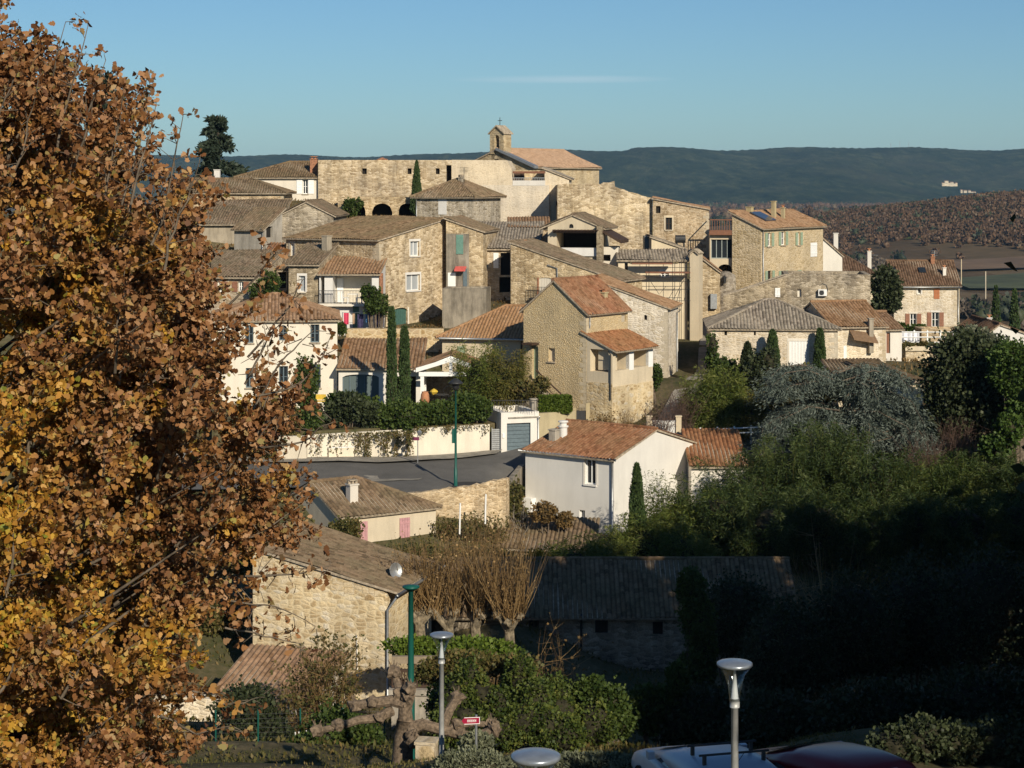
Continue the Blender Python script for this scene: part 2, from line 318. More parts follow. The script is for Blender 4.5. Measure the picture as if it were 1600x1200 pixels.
def merge(parts):
    Vs, Fd, o = [], {}, 0
    for V, Fa in parts:
        Vs.append(V); Fd.setdefault(Fa.shape[1], []).append(Fa+o); o += len(V)
    return np.concatenate(Vs), [np.concatenate(v) for v in Fd.values()]
def core(blobs, k, sub=3, jit=0.1):
    out = []; vs = np.array(ICO[sub][0]); fs = np.array(ICO[sub][1])
    for c, r in blobs:
        j = 1+(rng.random((len(vs), 1))-0.5)*2*jit
        out.append((np.array(c)+vs*np.array(r)*k*j, fs))
    return out
def crown_pts(blobs, n, clump=0.16, per=22, inner=0.3):
    vol = np.array([(r[0]*r[1]+r[1]*r[2]+r[0]*r[2]) for c, r in blobs]); vol = vol/vol.sum(); P_, D_ = [], []
    for (c, r), q in zip(blobs, vol):
        m = max(8, int(n*q)); nc = max(4, m//per)
        d = unit(rng.normal(0, 1, (nc, 3))); rad = 1-np.abs(rng.normal(0, inner, nc))
        cc = d*rad[:, None]
        idx = rng.integers(0, nc, m); p = cc[idx]+rng.normal(0, clump, (m, 3))
        P_.append(np.array(c)+p*np.array(r)); D_.append(d[idx]*0.8+np.array([0, 0, 0.3]))
    return np.concatenate(P_), np.concatenate(D_)
def crown(parent, blobs, n, size, mat, corek=0.72, clump=0.16, per=22, aspect=0.6, droop=0.0, inner=0.22, name='crown', tpl='rhomb', spread=0.9):
    p, d = crown_pts(blobs, n, clump, per, inner)
    parts = [leaves(p, d, size, tpl, aspect, droop, spread)]
    if corek: parts += core(blobs, corek)
    V, Fa = merge(parts)
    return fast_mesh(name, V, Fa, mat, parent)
def tubes_np(paths, radii, n=3):
    """many thin tubes: paths list of (k,3) arrays; radii list of (k,)"""
    Vs, Fs, o = [], [], 0
    ang = np.arange(n)*2*np.pi/n
    for p, r in zip(paths, radii):
        k = len(p); d = np.gradient(p, axis=0); d = unit(d)
        a = unit(np.cross(d, np.array([[0.3, 0.9, 0.2]]))); b_ = np.cross(d, a)
        V = p[:, None, :]+r[:, None, None]*(np.cos(ang)[None, :, None]*a[:, None, :]+np.sin(ang)[None, :, None]*b_[:, None, :])
        Vs.append(V.reshape(-1, 3))
        i = np.arange(k-1)[:, None]*n; j = np.arange(n)[None]; j2 = (j+1) % n
        Fs.append(np.stack([i+j, i+j2, i+n+j2, i+n+j], -1).reshape(-1, 4)+o); o += k*n
    return np.concatenate(Vs), np.concatenate(Fs)

# ---------------------------------------------------------------- ground
GP = [(-8,5,-11),(8,5,-11),(0,25,-11.2),(10,30,-11.4),(-6,30,-11.4),(0,37,-11.8),(12,40,-12.2),(-8,38,-12.5),(0,48,-15.2),(-8,48,-15.5),(12,50,-15.5),(0,58,-18),(-10,60,-18.2),
 (-12,70,-20.9),(0,72,-21),(12,70,-21),(-10,84,-23.2),(0,85,-23.5),(8,88,-24),(20,88,-24),(-6,94,-22.6),(8,97,-24.3),(20,97,-24),(-9,101,-19.6),(-3,102,-20),(-1.5,105,-19.8),
 (5.4,110,-20.8),(1.5,106,-21),(10,108,-20.6),(-12,110,-17.4),(-12,117,-17.1),(-5,111,-17.4),(-5,117,-17.2),(-1,111.5,-17.4),(0,119,-17.2),(1.5,121,-17.0),(-18,113,-17.4),
 (3,124,-16.1),(5.5,127,-16.0),(9,124,-16.1),(13,123,-16.3),(17,121,-17),(-12,130,-15.6),(-4,130,-15.6),(2,131,-15.5),(11.5,138,-13.9),(12.8,135,-13.5),(13.5,150,-12.3),(15.5,160,-11.3),
 (18,138,-13.6),(26,141,-13.0),(5,33,-11.5),(9,34,-11.5),(2,33,-11.5),(7,30,-11.4),(9,112,-20.6),(11,114,-20.4),(12,117,-19.6),(8,109,-20.8),(3,109,-20.7),(1.4,113.5,-20.6),(2.5,110.5,-20.8),(0.8,110.5,-20.5),(1.5,115,-20.4),(-1.9,112.5,-17.35),(-1.7,116,-17.25),(-0.6,118.8,-17.15),(-9,140,-12.6),(-9,143,-10.8),(-5,148,-10.9),(0,152,-9.2),(6,150,-9.5),(20,160,-9.5),(27,162,-9.2),(11,166,-6),(18,167,-6.3),(0,172,-3.4),(-12,176,-3.0),(-23,186,-1.4),
 (-25,176,-2.1),(-21,160,-6.6),(-19,150,-8),(-18,140,-12),(-20,130,-14.6),(-26,120,-16.4),(-30,105,-18.5),(-16,167,-5),(40,186,-14),(32,186,-13.6),(29,172,-14),(30,162,-13.6),(29,147,-13.3),(36,166,-14.6),(38,176,-15),(41,160,-15),(34,156,-14.2),(44,172,-16),(37,150,-13.4),(42,150,-13.4),
 (26,125,-14.6),(27,118,-16.6),(20,118,-17),(19,112,-19.4),(25,105,-20.2),(14,100,-20.6),(36,120,-16.6),(35,100,-20.2),(50,120,-17),(60,150,-16),(50,80,-21),(30,60,-17),(30,40,-13),(30,10,-10.5),
 (-30,10,-10.5),(-30,40,-13),(-30,60,-18),(-35,80,-21),(-40,100,-19),(-40,130,-14),(-40,160,-7),(-40,185,-2.5),(0,190,-2),(10,188,-3),(-10,188,-1.5),(0,215,-9),(-40,215,-7),(40,215,-21),(70,195,-20),(60,180,-16),(0,-30,-10),(30,-30,-9),(-30,-30,-9)]
GP = np.array(GP, dtype=float)
def hill_n(x, y):
    return (np.sin(x*0.011+1.3)*np.cos(y*0.009+0.4)+0.5*np.sin(x*0.027+y*0.021)+0.3*np.sin(x*0.051-y*0.043+2))
def ground(x, y):
    x = np.asarray(x, float); y = np.asarray(y, float); sh = x.shape; x = x.ravel(); y = y.ravel()
    z = np.empty_like(x)
    for i in range(0, len(x), 4000):
        d2 = (x[i:i+4000, None]-GP[:, 0])**2+(y[i:i+4000, None]-GP[:, 1])**2
        w_ = 1/(d2+3.0)**2.0; z[i:i+4000] = (w_*GP[:, 2]).sum(1)/w_.sum(1)
    val = -45+1.2*hill_n(x, y)+38*np.exp(-((x-430)/190)**2-((y-1420)/260)**2)+12*np.exp(-((x-300)/120)**2-((y-1750)/200)**2)
    t = np.clip((y-212)/90, 0, 1); t = t*t*(3-2*t); tx = np.clip((np.abs(x)-48)/120, 0, 1); tx = np.where(y > 60, tx*tx*(3-2*tx)*np.clip((y-60)/80, 0, 1), 0)
    t = np.maximum(t, tx)
    return (z*(1-t)+val*t).reshape(sh)
def G(x, y): return float(ground(np.array([x]), np.array([y]))[0])
def grid_mesh(name, xs, ys, fn, mat):
    XX, YY = np.meshgrid(xs, ys); ZZ = fn(XX, YY); V = np.stack([XX, YY, ZZ], -1).reshape(-1, 3)
    nx = len(xs); i = np.arange(len(ys)-1)[:, None]*nx; j = np.arange(nx-1)[None]
    Fa = np.stack([i+j, i+j+1, i+nx+j+1, i+nx+j], -1).reshape(-1, 4)
    o = fast_mesh(name, V, Fa, mat); o.data.polygons.foreach_set('use_smooth', [True]*len(o.data.polygons)); return o
b = NB('ground_earth'); c = b.coord(); n1 = b.noise(c, 0.25, 6, 0.65); n2 = b.noise(c, 2.5, 6, 0.7)
near = b.ramp(b.math('ADD', b.math('MULTIPLY', n1, 0.6), b.math('MULTIPLY', n2, 0.4)), [(0.35, (0.045, 0.055, 0.02)), (0.5, (0.10, 0.085, 0.045)), (0.65, (0.20, 0.155, 0.09))])
nf = b.noise(b.coord('Object', (0.006, 0.0022, 0.006)), 1.0, 4, 0.5)
v = b.n('ShaderNodeTexVoronoi'); v.inputs['Scale'].default_value = 1; b.l(b.coord('Object', (0.008, 0.0035, 0.0)), v.inputs['Vector'])
spc = b.n('ShaderNodeSeparateColor'); b.l(v.outputs['Color'], spc.inputs[0])
far = b.ramp(spc.outputs[0], [(0.0, (0.085, 0.055, 0.03)), (0.3, (0.13, 0.09, 0.05)), (0.5, (0.10, 0.07, 0.04)), (0.68, (0.10, 0.14, 0.035)), (0.8, (0.16, 0.115, 0.065)), (1.0, (0.07, 0.055, 0.03))], 'CONSTANT')
far = b.mix(0.5, far, b.ramp(b.noise(b.coord('Object', (0.05, 0.05, 0.05)), 1, 6, 0.7), [(0.3, (0.04, 0.035, 0.02)), (0.7, (0.16, 0.11, 0.06))]))
sx = b.n('ShaderNodeSeparateXYZ'); b.l(b.coord(), sx.inputs[0])
b.pbr(b.mix(b.ramp(b.math('DIVIDE', sx.outputs[1], 1000), [(0.2, (0, 0, 0)), (0.32, (1, 1, 1))]), near, far), 0.95, b.bump(n2, 0.5, 0.1), spec=0.05)
def axis(lo, hi, step, far_, g):
    a = list(np.arange(lo, hi+1e-6, step)); s_ = step
    while a[-1] < far_: s_ *= g; a.append(a[-1]+s_)
    return a
xa = axis(0, 54, 1.5, 7000, 1.16); xs = np.array(sorted(set([-v_ for v_ in xa]+xa)))
ya = axis(0, 222, 1.5, 9500, 1.045); yb = [-v_ for v_ in axis(0, 30, 3, 600, 1.3)]; ys = np.array(sorted(set(yb+ya)))
tag(grid_mesh('ground', xs, ys, ground, b.m), kind='structure')

# far wooded ridge
def ridge(x, y):
    top = 108+6*np.sin(x*0.0021+0.6)+4*np.sin(x*0.0065+1)+3*np.sin(x*0.016)+np.where(x < 350, -14+0.004*(x+1200), 0)
    top = top+10*np.clip((x-600)/900, 0, 1)
    t = np.clip((y-3900)/2100, 0, 1); pr = 0.5-0.5*np.cos(np.pi*t)
    sp_ = 16*np.sin(x*0.0041+y*0.0012)*np.sin(np.pi*t)+9*np.sin(x*0.0108-y*0.003+1)*np.sin(np.pi*t)
    bk = np.clip((y-6100)/1500, 0, 1)
    jag = (np.sin(x*0.11+np.sin(y*0.07)*2)+np.sin(x*0.237+y*0.19)+np.sin(x*0.053-y*0.047))*1.2*t
    return -47+(top+47)*pr+sp_+jag-120*bk**2
b = NB('ridge_forest'); n1 = b.noise(b.coord('Object', (0.03, 0.012, 0.03)), 1, 6, 0.75); n2 = b.noise(b.coord('Object', (0.003, 0.0015, 0.003)), 1, 5, 0.6)
n3 = b.noise(b.coord('Object', (0.012, 0.004, 0.02)), 1, 6, 0.7)
col = b.ramp(b.math('ADD', b.math('MULTIPLY', n1, 0.55), b.math('MULTIPLY', n3, 0.45)), [(0.38, (0.006, 0.014, 0.008)), (0.5, (0.022, 0.034, 0.015)), (0.62, (0.07, 0.078, 0.038))])
col = b.mix(b.ramp(n2, [(0.5, (0, 0, 0)), (0.7, (0.5,)*3)]), col, (0.07, 0.065, 0.04))
b.pbr(col, 1.0, b.bump(n1, 0.8, 12), spec=0)
tag(grid_mesh('hills', np.linspace(-3500, 4500, 560), np.concatenate([np.linspace(3850, 6200, 90), np.linspace(6300, 8200, 8)]), ridge, b.m), kind='structure')

# ---------------------------------------------------------------- houses
PITCH = 0.24; SAG = [0.0]
def tiles(mb, slab, poly, up=(0, 0, 1)):
    """canal-tile shell over a planar convex polygon given in 3D"""
    P3 = [Vector(p) for p in poly]; n = Vector((0, 0, 0))
    for i in range(len(P3)): n += P3[i].cross(P3[(i+1) % len(P3)])
    n.normalize()
    if n.z < 0: n = -n; P3.reverse()
    e = Vector((0, 0, 1)).cross(n)
    e = e.normalized() if e.length > 1e-4 else Vector((1, 0, 0)); s = n.cross(e)
    SAG[0] = random.uniform(0, 6); O = P3[0]; q = [((p-O).dot(e), (p-O).dot(s)) for p in P3]
    e0 = min(a for a, _ in q); e1 = max(a for a, _ in q); s0 = min(b_ for _, b_ in q); s1 = max(b_ for _, b_ in q)
    nt_ = max(1, round((e1-e0)/PITCH)); sub = 4; cols = []
    prof = [0.0, 0.055, 0.078, 0.055]
    rows = max(1, int((s1-s0)/1.1)); jit = (rng.random(nt_+1)-0.5)*0.03
    for i in range(nt_*sub+1):
        x = e0+(e1-e0)*i/(nt_*sub); x_ = min(max(x, e0+1e-4), e1-1e-4); ss = []
        for k in range(len(q)):
            (a0, b0), (a1, b1) = q[k], q[(k+1) % len(q)]
            if (a0-x_)*(a1-x_) <= 0 and abs(a1-a0) > 1e-9: ss.append(b0+(b1-b0)*(x_-a0)/(a1-a0))
        cols.append((x, min(ss), max(ss), i))
    vs, uv = [], []
    for x, a, b_, i in cols:
        for r in range(rows+1):
            s_ = a+(b_-a)*r/rows; h = 0.015+prof[i % sub]+jit[i//sub]*(0.5+rng.random()*0.5)+0.045*math.sin(x*0.7+s_*0.9+SAG[0])
            vs.append(O+e*x+s*s_+n*h); uv.append(((x-e0)/(e1-e0)*nt_+0.001, (s_-s0)/0.36+jit[i//sub]*20))
    fs = [(j*(rows+1)+r, (j+1)*(rows+1)+r, (j+1)*(rows+1)+r+1, j*(rows+1)+r+1) for j in range(len(cols)-1) for r in range(rows)]
    mb.add(vs, fs, uv)
    k = len(P3); up_ = [p-n*0.004 for p in P3]; dn = [p-n*0.10 for p in P3]
    slab.add(up_+dn, [tuple(range(k)), tuple(range(2*k-1, k-1, -1))]+[(i, k+i, k+(i+1) % k, (i+1) % k) for i in range(k)])
def caps(mb, a, b_, r=0.11):
    a, b_ = Vector(a), Vector(b_); L = (b_-a).length; k = max(1, int(L/0.4))
    for i in range(k):
        p0 = a.lerp(b_, i/k); p1 = a.lerp(b_, min(1, (i+1.12)/k)); o = len(mb.v)
        mb.tube([p0+Vector((0, 0, 0.06)), p1+Vector((0, 0, 0.045+0.02*random.random()))], [r, r*0.85], 6)
        for q in range(len(mb.uv)-1, -1, -1):
            if mb.uv[q] != (0, 0): break
            mb.uv[q] = (i+0.5, 77.3)

class House:
    def __init__(s, name, label, near, th=-37, corner='B', xl=None, xr=None, w=None, d=None, eave=None, rise=1.5, roof='gu', f=0.5, wall=None, tile=None, over=0.35,
                 base=3.0, cat='house', group=None, ov_side=0.15, slabmat=None, basez=None, ez=None, cap=True, roofname='roof'):
        px, Y = near; t = R(th); s.u = Vector((math.cos(t), math.sin(t), 0)); s.vv = Vector((-math.sin(t), math.cos(t), 0)); N = Vector((X(px, Y), Y, 0))
        def hit(dr, p):      # distance along dr from N to where it crosses image column p
            k = (p-800)/F; return (k*N.y-N.x)/(dr.x-k*dr.y)
        if w is None: w = hit(-s.u if corner == 'B' else s.u, xl if corner == 'B' else xr)
        if d is None: d = hit(s.vv, xr if corner == 'B' else xl)
        s.w, s.d = w, d; A = N-s.u*w if corner == 'B' else N
        s.ez = Z(eave, Y) if ez is None else ez
        gz = [G(*(A+s.u*a+s.vv*b_).xy) for a in (0, w) for b_ in (0, d)]
        s.z0 = (min(gz)-2.6) if basez is None else basez
        s.A = Vector((A.x, A.y, s.z0)); s.H = s.ez-s.z0
        s.root = empty(name, s.A, t, label, cat, group)
        s.rise, s.f, s.roof, s.over, s.os = rise, f, roof, over, ov_side; s.wallmat, s.tile = wall, tile
        s.slabmat = slabmat or mortar; s.open = {k: [] for k in ('front', 'right', 'back', 'left')}; s.cap = cap; s.roofname = roofname
    def local(s, p): q = Vector(p)-s.A; return Vector((q.dot(s.u), q.dot(s.vv), q.z))
    def frame(s, side):
        w, d = s.w, s.d
        return {'front': (Vector((0, 0, 0)), Vector((1, 0, 0)), w), 'right': (Vector((w, 0, 0)), Vector((0, 1, 0)), d),
                'back': (Vector((w, d, 0)), Vector((-1, 0, 0)), w), 'left': (Vector((0, d, 0)), Vector((0, -1, 0)), d)}[side]
    def h(s, u, v):
        w, d, r, f = s.w, s.d, s.rise, s.f; k = s.roof; run = min(w, d)/2
        gu = r*min(v/(f*d) if f > 0 else 9, (d-v)/((1-f)*d) if f < 1 else 9)
        return {'gu': lambda: gu, 'gv': lambda: r*min(u/(f*w) if f > 0 else 9, (w-u)/((1-f)*w) if f < 1 else 9), 's+u': lambda: r*u/w, 's-u': lambda: r*(w-u)/w, 's+v': lambda: r*v/d, 's-v': lambda: r*(d-v)/d,
                'hip': lambda: r*min(u, w-u, v, d-v)/run, 'hipr': lambda: min(gu, r*(w-u)/(d/2)), 'hipl': lambda: min(gu, r*u/(d/2)), 'flat': lambda: 0.0}[k]()
    def W(s, side):
        O, D, L = s.frame(side); n = Vector((D.y, -D.x, 0)); return lambda t, z, q: O+D*t+n*q+Vector((0, 0, z))
    def px(s, side, px, py=None, at=None):
        """image column/row -> position along a wall and height on it"""
        O, D, L = s.frame(side); ow = s.A+s.u*O.x+s.vv*O.y; dw = s.u*D.x+s.vv*D.y; k = (px-800)/F
        t = (k*ow.y-ow.x)/(dw.x-k*dw.y)
        if py is None: return t
        return t, Z(py, (ow+dw*t).y)-s.z0
    def rect(s, side, x0, y0, x1, y1):
        xm, ym = (x0+x1)/2, (y0+y1)/2; t0 = s.px(side, x0); t1 = s.px(side, x1); z1 = s.px(side, xm, y0)[1]; z0 = s.px(side, xm, y1)[1]
        return t0, t1, z0, z1
    def opening(s, side, x0, y0, x1, y1, kind='win', mat=None, pane=None, arch=False, surround=None, bars=(1, 2), label=None, shut=None, depth=0.22, sill=True):
        t0, t1, z0, z1 = s.rect(side, x0, y0, x1, y1); wd = t1-t0; W = s.W(side); L = s.frame(side)[2]
        t0 = max(t0, 0.05); t1 = min(t1, L-0.05); wd = t1-t0
        if wd < 0.1: return
        mat = mat or wood_white
        if kind == 'closed':                              # shutters closed over the opening
            m_ = MB(); n = max(2, int(wd/0.16))
            for i in range(n): m_.obox(W_(W), t0+wd*i/n+0.006, t0+wd*(i+1)/n-0.006, z0, z1, 0.015, 0.05)
            m_.obox(W_(W), t0, t1, z0+(z1-z0)*0.2, z0+(z1-z0)*0.2+0.1, 0.05, 0.07); m_.obox(W_(W), t0, t1, z0+(z1-z0)*0.8, z0+(z1-z0)*0.8+0.1, 0.05, 0.07)
            o = m_.build('shutter', mat, s.root)
            if label: o['label'] = label
        else:
            top = (lambda t, c=(t0+t1)/2, r=wd/2, k=(1.0 if arch is True else (arch or 0)): (z1-r*k+k*math.sqrt(max(0, r*r-(t-c)**2))) if k else z1)
            s.open[side].append(dict(t0=t0, t1=t1, z0=z0, top=top, arch=bool(arch), depth=depth))
            pv = MB(); k = 10 if arch else 1
            for i in range(k):
                a, b_ = t0+wd*i/k, t0+wd*(i+1)/k
                pv.add([W(a, z0, -depth), W(b_, z0, -depth), W(b_, top(b_), -depth), W(a, top(a), -depth)], [(0, 1, 2, 3)])
            if kind == 'dark':
                o = pv.build('opening', pane or dark, s.root)
            elif kind == 'win':
                fr = MB(); q0, q1 = -depth+0.01, -depth+0.07; fw = 0.07
                fr.obox(W_(W), t0, t0+fw, z0, z1, q0, q1); fr.obox(W_(W), t1-fw, t1, z0, z1, q0, q1)
                fr.obox(W_(W), t0+fw, t1-fw, z0, z0+fw, q0, q1); fr.obox(W_(W), t0+fw, t1-fw, z1-fw, z1, q0, q1)
                for i in range(1, bars[0]+1): c_ = t0+wd*i/(bars[0]+1); fr.obox(W_(W), c_-0.035, c_+0.035, z0+fw, z1-fw, q0, q1+0.005)
                for i in range(1, bars[1]): c_ = z0+(z1-z0)*i/bars[1]; fr.obox(W_(W), t0+fw, t1-fw, c_-0.018, c_+0.018, q0, q1-0.005)
                o = fr.build('window', mat, s.root); pv.build('pane', pane or glass, o)
                if sill and not arch:
                    sm = MB(); sm.obox(W_(W), t0-0.08, t1+0.08, z0-0.09, z0-0.003, -0.1, 0.09); sm.build('sill', surround or mortar, o)
            elif kind in ('door', 'garage'):
                dm = MB(); n = max(2, int(wd/0.2)) if kind == 'door' else 1
                if kind == 'garage':
                    k_ = 7
                    for i in range(k_): dm.obox(W_(W), t0, t1, z0+(z1-z0)*i/k_+0.01, z0+(z1-z0)*(i+1)/k_-0.01, -depth, -depth+0.05)
                else:
                    for i in range(n): a = t0+wd*i/n; dm.obox(W_(W), a+0.008, a+wd/n-0.008, z0, top(a+wd/n/2), -depth, -depth+0.05)
                o = dm.build('door', mat, s.root); pv.build('backing', mat, o)
                if label: o['label'] = label
            if surround and kind != 'x':
                sm = MB(); g = 0.14
                rs = [(t0-g, t0-0.003, z0, z1), (t1+0.003, t1+g, z0, z1)]
                if not arch: rs.append((t0-g, t1+g, z1+0.003, z1+g+0.05))
                for r_ in rs: sm = MB(); sm.obox(W_(W), *r_, 0.0, 0.027); sm.build('surround', surround, s.root)
            if shut:                                     # a leaf folded back on each side
                for sd in (shut[1] if len(shut) > 1 else 'lr'):
                    sw = wd/2 if len(shut) < 3 else shut[2]; a = t0-sw-0.04 if sd == 'l' else t1+0.04; m_ = MB()
                    m_.obox(W_(W), a, a+sw, z0, z1, 0.03, 0.07)
                    for i in range(max(3, int((z1-z0)/0.25))):
                        kk = max(3, int((z1-z0)/0.25)); zz = z0+(z1-z0)*(i+0.3)/kk; m_.obox(W_(W), a+0.06, a+sw-0.06, zz, zz+0.05, 0.07, 0.085)
                    m_.build('shutter', shut[0], s.root)
    def finish(s, sides=('front', 'right', 'back', 'left'), parapet=0.0):
        mb = MB(); f, w, d = s.f, s.w, s.d; run = min(w, d)/2
        for side in sides:
            O, D, L = s.frame(side); W = s.W(side)
            brk = {0.0, L}
            for q in (f*d, d-f*d, w*f, w-w*f, run, L-run, d/2, L-d/2):
                if 0.01 < q < L-0.01: brk.add(q)
            for o in s.open[side]:
                brk |= {o['t0'], o['t1']}
                if o['arch']: brk |= {o['t0']+(o['t1']-o['t0'])*i/10 for i in range(1, 10)}
            bl = sorted(brk); bl = [b_ for i, b_ in enumerate(bl) if i == 0 or b_-bl[i-1] > 1e-5]
            def top(t): p = O+D*min(max(t, 1e-6), L-1e-6); return s.H+s.h(p.x, p.y)+parapet-(0.03 if s.roof != 'flat' else 0)
            for a, b_ in zip(bl[:-1], bl[1:]):
                mid = (a+b_)/2; hs = sorted([o for o in s.open[side] if o['t0'] < mid < o['t1']], key=lambda o: o['z0'])
                za, zb = 0.0, 0.0
                for o in hs:
                    mb.add([W(a, za, 0), W(b_, zb, 0), W(b_, o['z0'], 0), W(a, o['z0'], 0)], [(0, 1, 2, 3)]); za, zb = o['top'](a), o['top'](b_)
                    mb.add([W(a, za, 0), W(b_, zb, 0), W(b_, zb, -o['depth']), W(a, za, -o['depth'])], [(0, 1, 2, 3)])
                mb.add([W(a, za, 0), W(b_, zb, 0), W(b_, top(b_), 0), W(a, top(a), 0)], [(0, 1, 2, 3)])
            for o in s.open[side]:
                dp = o['depth']; t0, t1, z0 = o['t0'], o['t1'], o['z0']
                mb.add([W(t0, z0, 0), W(t0, o['top'](t0), 0), W(t0, o['top'](t0), -dp), W(t0, z0, -dp)], [(0, 1, 2, 3)])
                mb.add([W(t1, z0, 0), W(t1, z0, -dp), W(t1, o['top'](t1), -dp), W(t1, o['top'](t1), 0)], [(0, 1, 2, 3)])
                mb.add([W(t0, z0, 0), W(t0, z0, -dp), W(t1, z0, -dp), W(t1, z0, 0)], [(0, 1, 2, 3)])
        if s.roof == 'flat':
            mb.add([(0, 0, s.H-0.4+parapet), (w, 0, s.H-0.4+parapet), (w, d, s.H-0.4+parapet), (0, d, s.H-0.4+parapet)], [(0, 1, 2, 3)])
            tk = 0.4; top_ = s.H+parapet+0.002                 # walls have thickness seen from above
            for (a, b_, c_, e_) in ((0, w, 0, tk), (0, w, d-tk, d), (0, tk, tk, d-tk), (w-tk, w, tk, d-tk)): mb.box(a+0.002, b_-0.002, c_+0.002, e_-0.002, top_-0.45, top_)
        s.wall = mb.build('wall', s.wallmat, s.root)
        if s.wallmat.name.startswith(('stone_gold', 'stone_tan', 'stone_pale', 'stone_shuttered', 'rubble')) and s.roof != 'flat' and s.w > 3:
            qm = MB(); z = s.H-0.35+min(0, s.h(w-0.01, 0.01)); k = 0      # dressed corner stones
            while z > 0.5:
                hh = random.uniform(0.22, 0.34); a = random.uniform(0.45, 0.62) if k % 2 else random.uniform(0.22, 0.3); c_ = random.uniform(0.22, 0.3) if k % 2 else random.uniform(0.45, 0.62)
                qm.box(w-a, w+0.012, -0.012, min(c_, d-0.05), z-hh+0.02, z); z -= hh; k += 1
            qm.build('quoins', st_quoin, s.wall)
        if s.roof != 'flat': s.make_roof()
        return s
    def polys(s):
        w, d, r, f, o, q = s.w, s.d, s.rise, s.f, s.over, s.os; k = s.roof; H = s.H
        if k == 'gu':
            m1, m2 = (r/(f*d) if f > 0 else 0), (r/((1-f)*d) if f < 1 else 0); out = []
            if f > 0: out.append([(-q, -o, H-m1*o), (w+q, -o, H-m1*o), (w+q, f*d, H+r), (-q, f*d, H+r)])
            if f < 1: out.append([(w+q, d+o, H-m2*o), (-q, d+o, H-m2*o), (-q, f*d, H+r), (w+q, f*d, H+r)])
            return out, [((-q, f*d, H+r), (w+q, f*d, H+r))]
        if k == 'gv':
            m1, m2 = (r/(f*w) if f > 0 else 0), (r/((1-f)*w) if f < 1 else 0); out = []
            if f > 0: out.append([(-o, -q, H-m1*o), (f*w, -q, H+r), (f*w, d+q, H+r), (-o, d+q, H-m1*o)])
            if f < 1: out.append([(w+o, -q, H-m2*o), (w+o, d+q, H-m2*o), (f*w, d+q, H+r), (f*w, -q, H+r)])
            return out, [((f*w, -q, H+r), (f*w, d+q, H+r))]
        if k in ('s+u', 's-u'):
            a, b_ = (0, r) if k == 's+u' else (r, 0); m_ = r/w*(1 if k == 's+u' else -1)
            return [[(-o, -q, H+a-m_*o), (w+o, -q, H+b_+m_*o), (w+o, d+q, H+b_+m_*o), (-o, d+q, H+a-m_*o)]], []
        if k in ('s+v', 's-v'):
            a, b_ = (0, r) if k == 's+v' else (r, 0); m_ = r/d*(1 if k == 's+v' else -1)
            return [[(-q, -o, H+a-m_*o), (w+q, -o, H+a-m_*o), (w+q, d+o, H+b_+m_*o), (-q, d+o, H+b_+m_*o)]], []
        if k == 'hip':
            run = min(w, d)/2; m_ = r/run; e = H-m_*o
            if w >= d: a, b_ = (run, d/2, H+r), (w-run, d/2, H+r)
            else: a, b_ = (w/2, run, H+r), (w/2, d-run, H+r)
            c0, c1, c2, c3 = (-o, -o, e), (w+o, -o, e), (w+o, d+o, e), (-o, d+o, e)
            ps = [[c0, c1, b_, a], [c1, c2, b_], [c2, c3, a, b_], [c3, c0, a]] if w >= d else [[c0, c1, a], [c1, c2, b_, a], [c2, c3, b_], [c3, c0, a, b_]]
            return ps, [(a, b_), (c0, a), (c1, a if w < d else b_), (c2, b_), (c3, b_ if w < d else a)]
        if k in ('hipr', 'hipl'):
            run = d/2; m_ = r/run; e = H-m_*o
            if k == 'hipr':
                a, b_ = (-q, d/2, H+r), (w-run, d/2, H+r); c0, c1, c2, c3 = (-q, -o, e), (w+o, -o, e), (w+o, d+o, e), (-q, d+o, e)
                return [[c0, c1, b_, a], [c1, c2, b_], [c2, c3, a, b_]], [(a, b_), (c1, b_), (c2, b_)]
            a, b_ = (run, d/2, H+r), (w+q, d/2, H+r); c0, c1, c2, c3 = (-o, -o, e), (w+q, -o, e), (w+q, d+o, e), (-o, d+o, e)
            return [[c0, c1, b_, a], [c2, c3, a, b_], [c3, c0, a]], [(a, b_), (c0, a), (c3, a)]
    def make_roof(s):
        mb, sb = MB(), MB(); ps, rd = s.polys()
        for p in ps: tiles(mb, sb, p)
        if s.cap:
            for a, b_ in rd: caps(mb, a, b_)
        mb.uv[0] = (mb.uv[0][0]+1e-3, mb.uv[0][1]) if mb.uv else (0, 0)
        s.rf = mb.build(s.roofname, s.tile, s.root); s.eave_o = sb.build('eave', s.slabmat, s.rf)
    def chimney(s, px0, px1, py0, py1, dv=0.5, mat=None, Y=None, pots=2, nm='chimney'):
        """px0..px1 wide, top row py0, bottom row py1, at depth Y"""
        Y = Y or (s.A+s.u*s.w/2+s.vv*s.d/2).y; wd = (px1-px0)/F*Y; m_ = MB(); c = s.local(P((px0+px1)/2, py0, Y)); h0 = s.local(P(0, py1, Y)).z
        a = wd/2; m_.box(c.x-a, c.x+a, c.y-a*dv*2, c.y+a*dv*2, h0-1.2, c.z-0.12)
        m_.box(c.x-a-0.05, c.x+a+0.05, c.y-a*dv*2-0.05, c.y+a*dv*2+0.05, c.z-0.12, c.z-0.05)
        o = m_.build(nm, mat or pl_cream, getattr(s, 'rf', s.root) if nm == 'chimney' else s.root)
        if pots:
            p_ = MB()
            for i in range(pots):
                x = c.x+(i-(pots-1)/2)*wd*0.45; p_.box(x-0.07, x+0.07, c.y-0.1, c.y+0.1, c.z-0.05, c.z+0.12)
            p_.box(c.x-a, c.x+a, c.y-a*dv*1.6, c.y+a*dv*1.6, c.z+0.12, c.z+0.17)
            p_.build('chimney_cap', terracotta if pots != 3 else mortar, o)
        return o
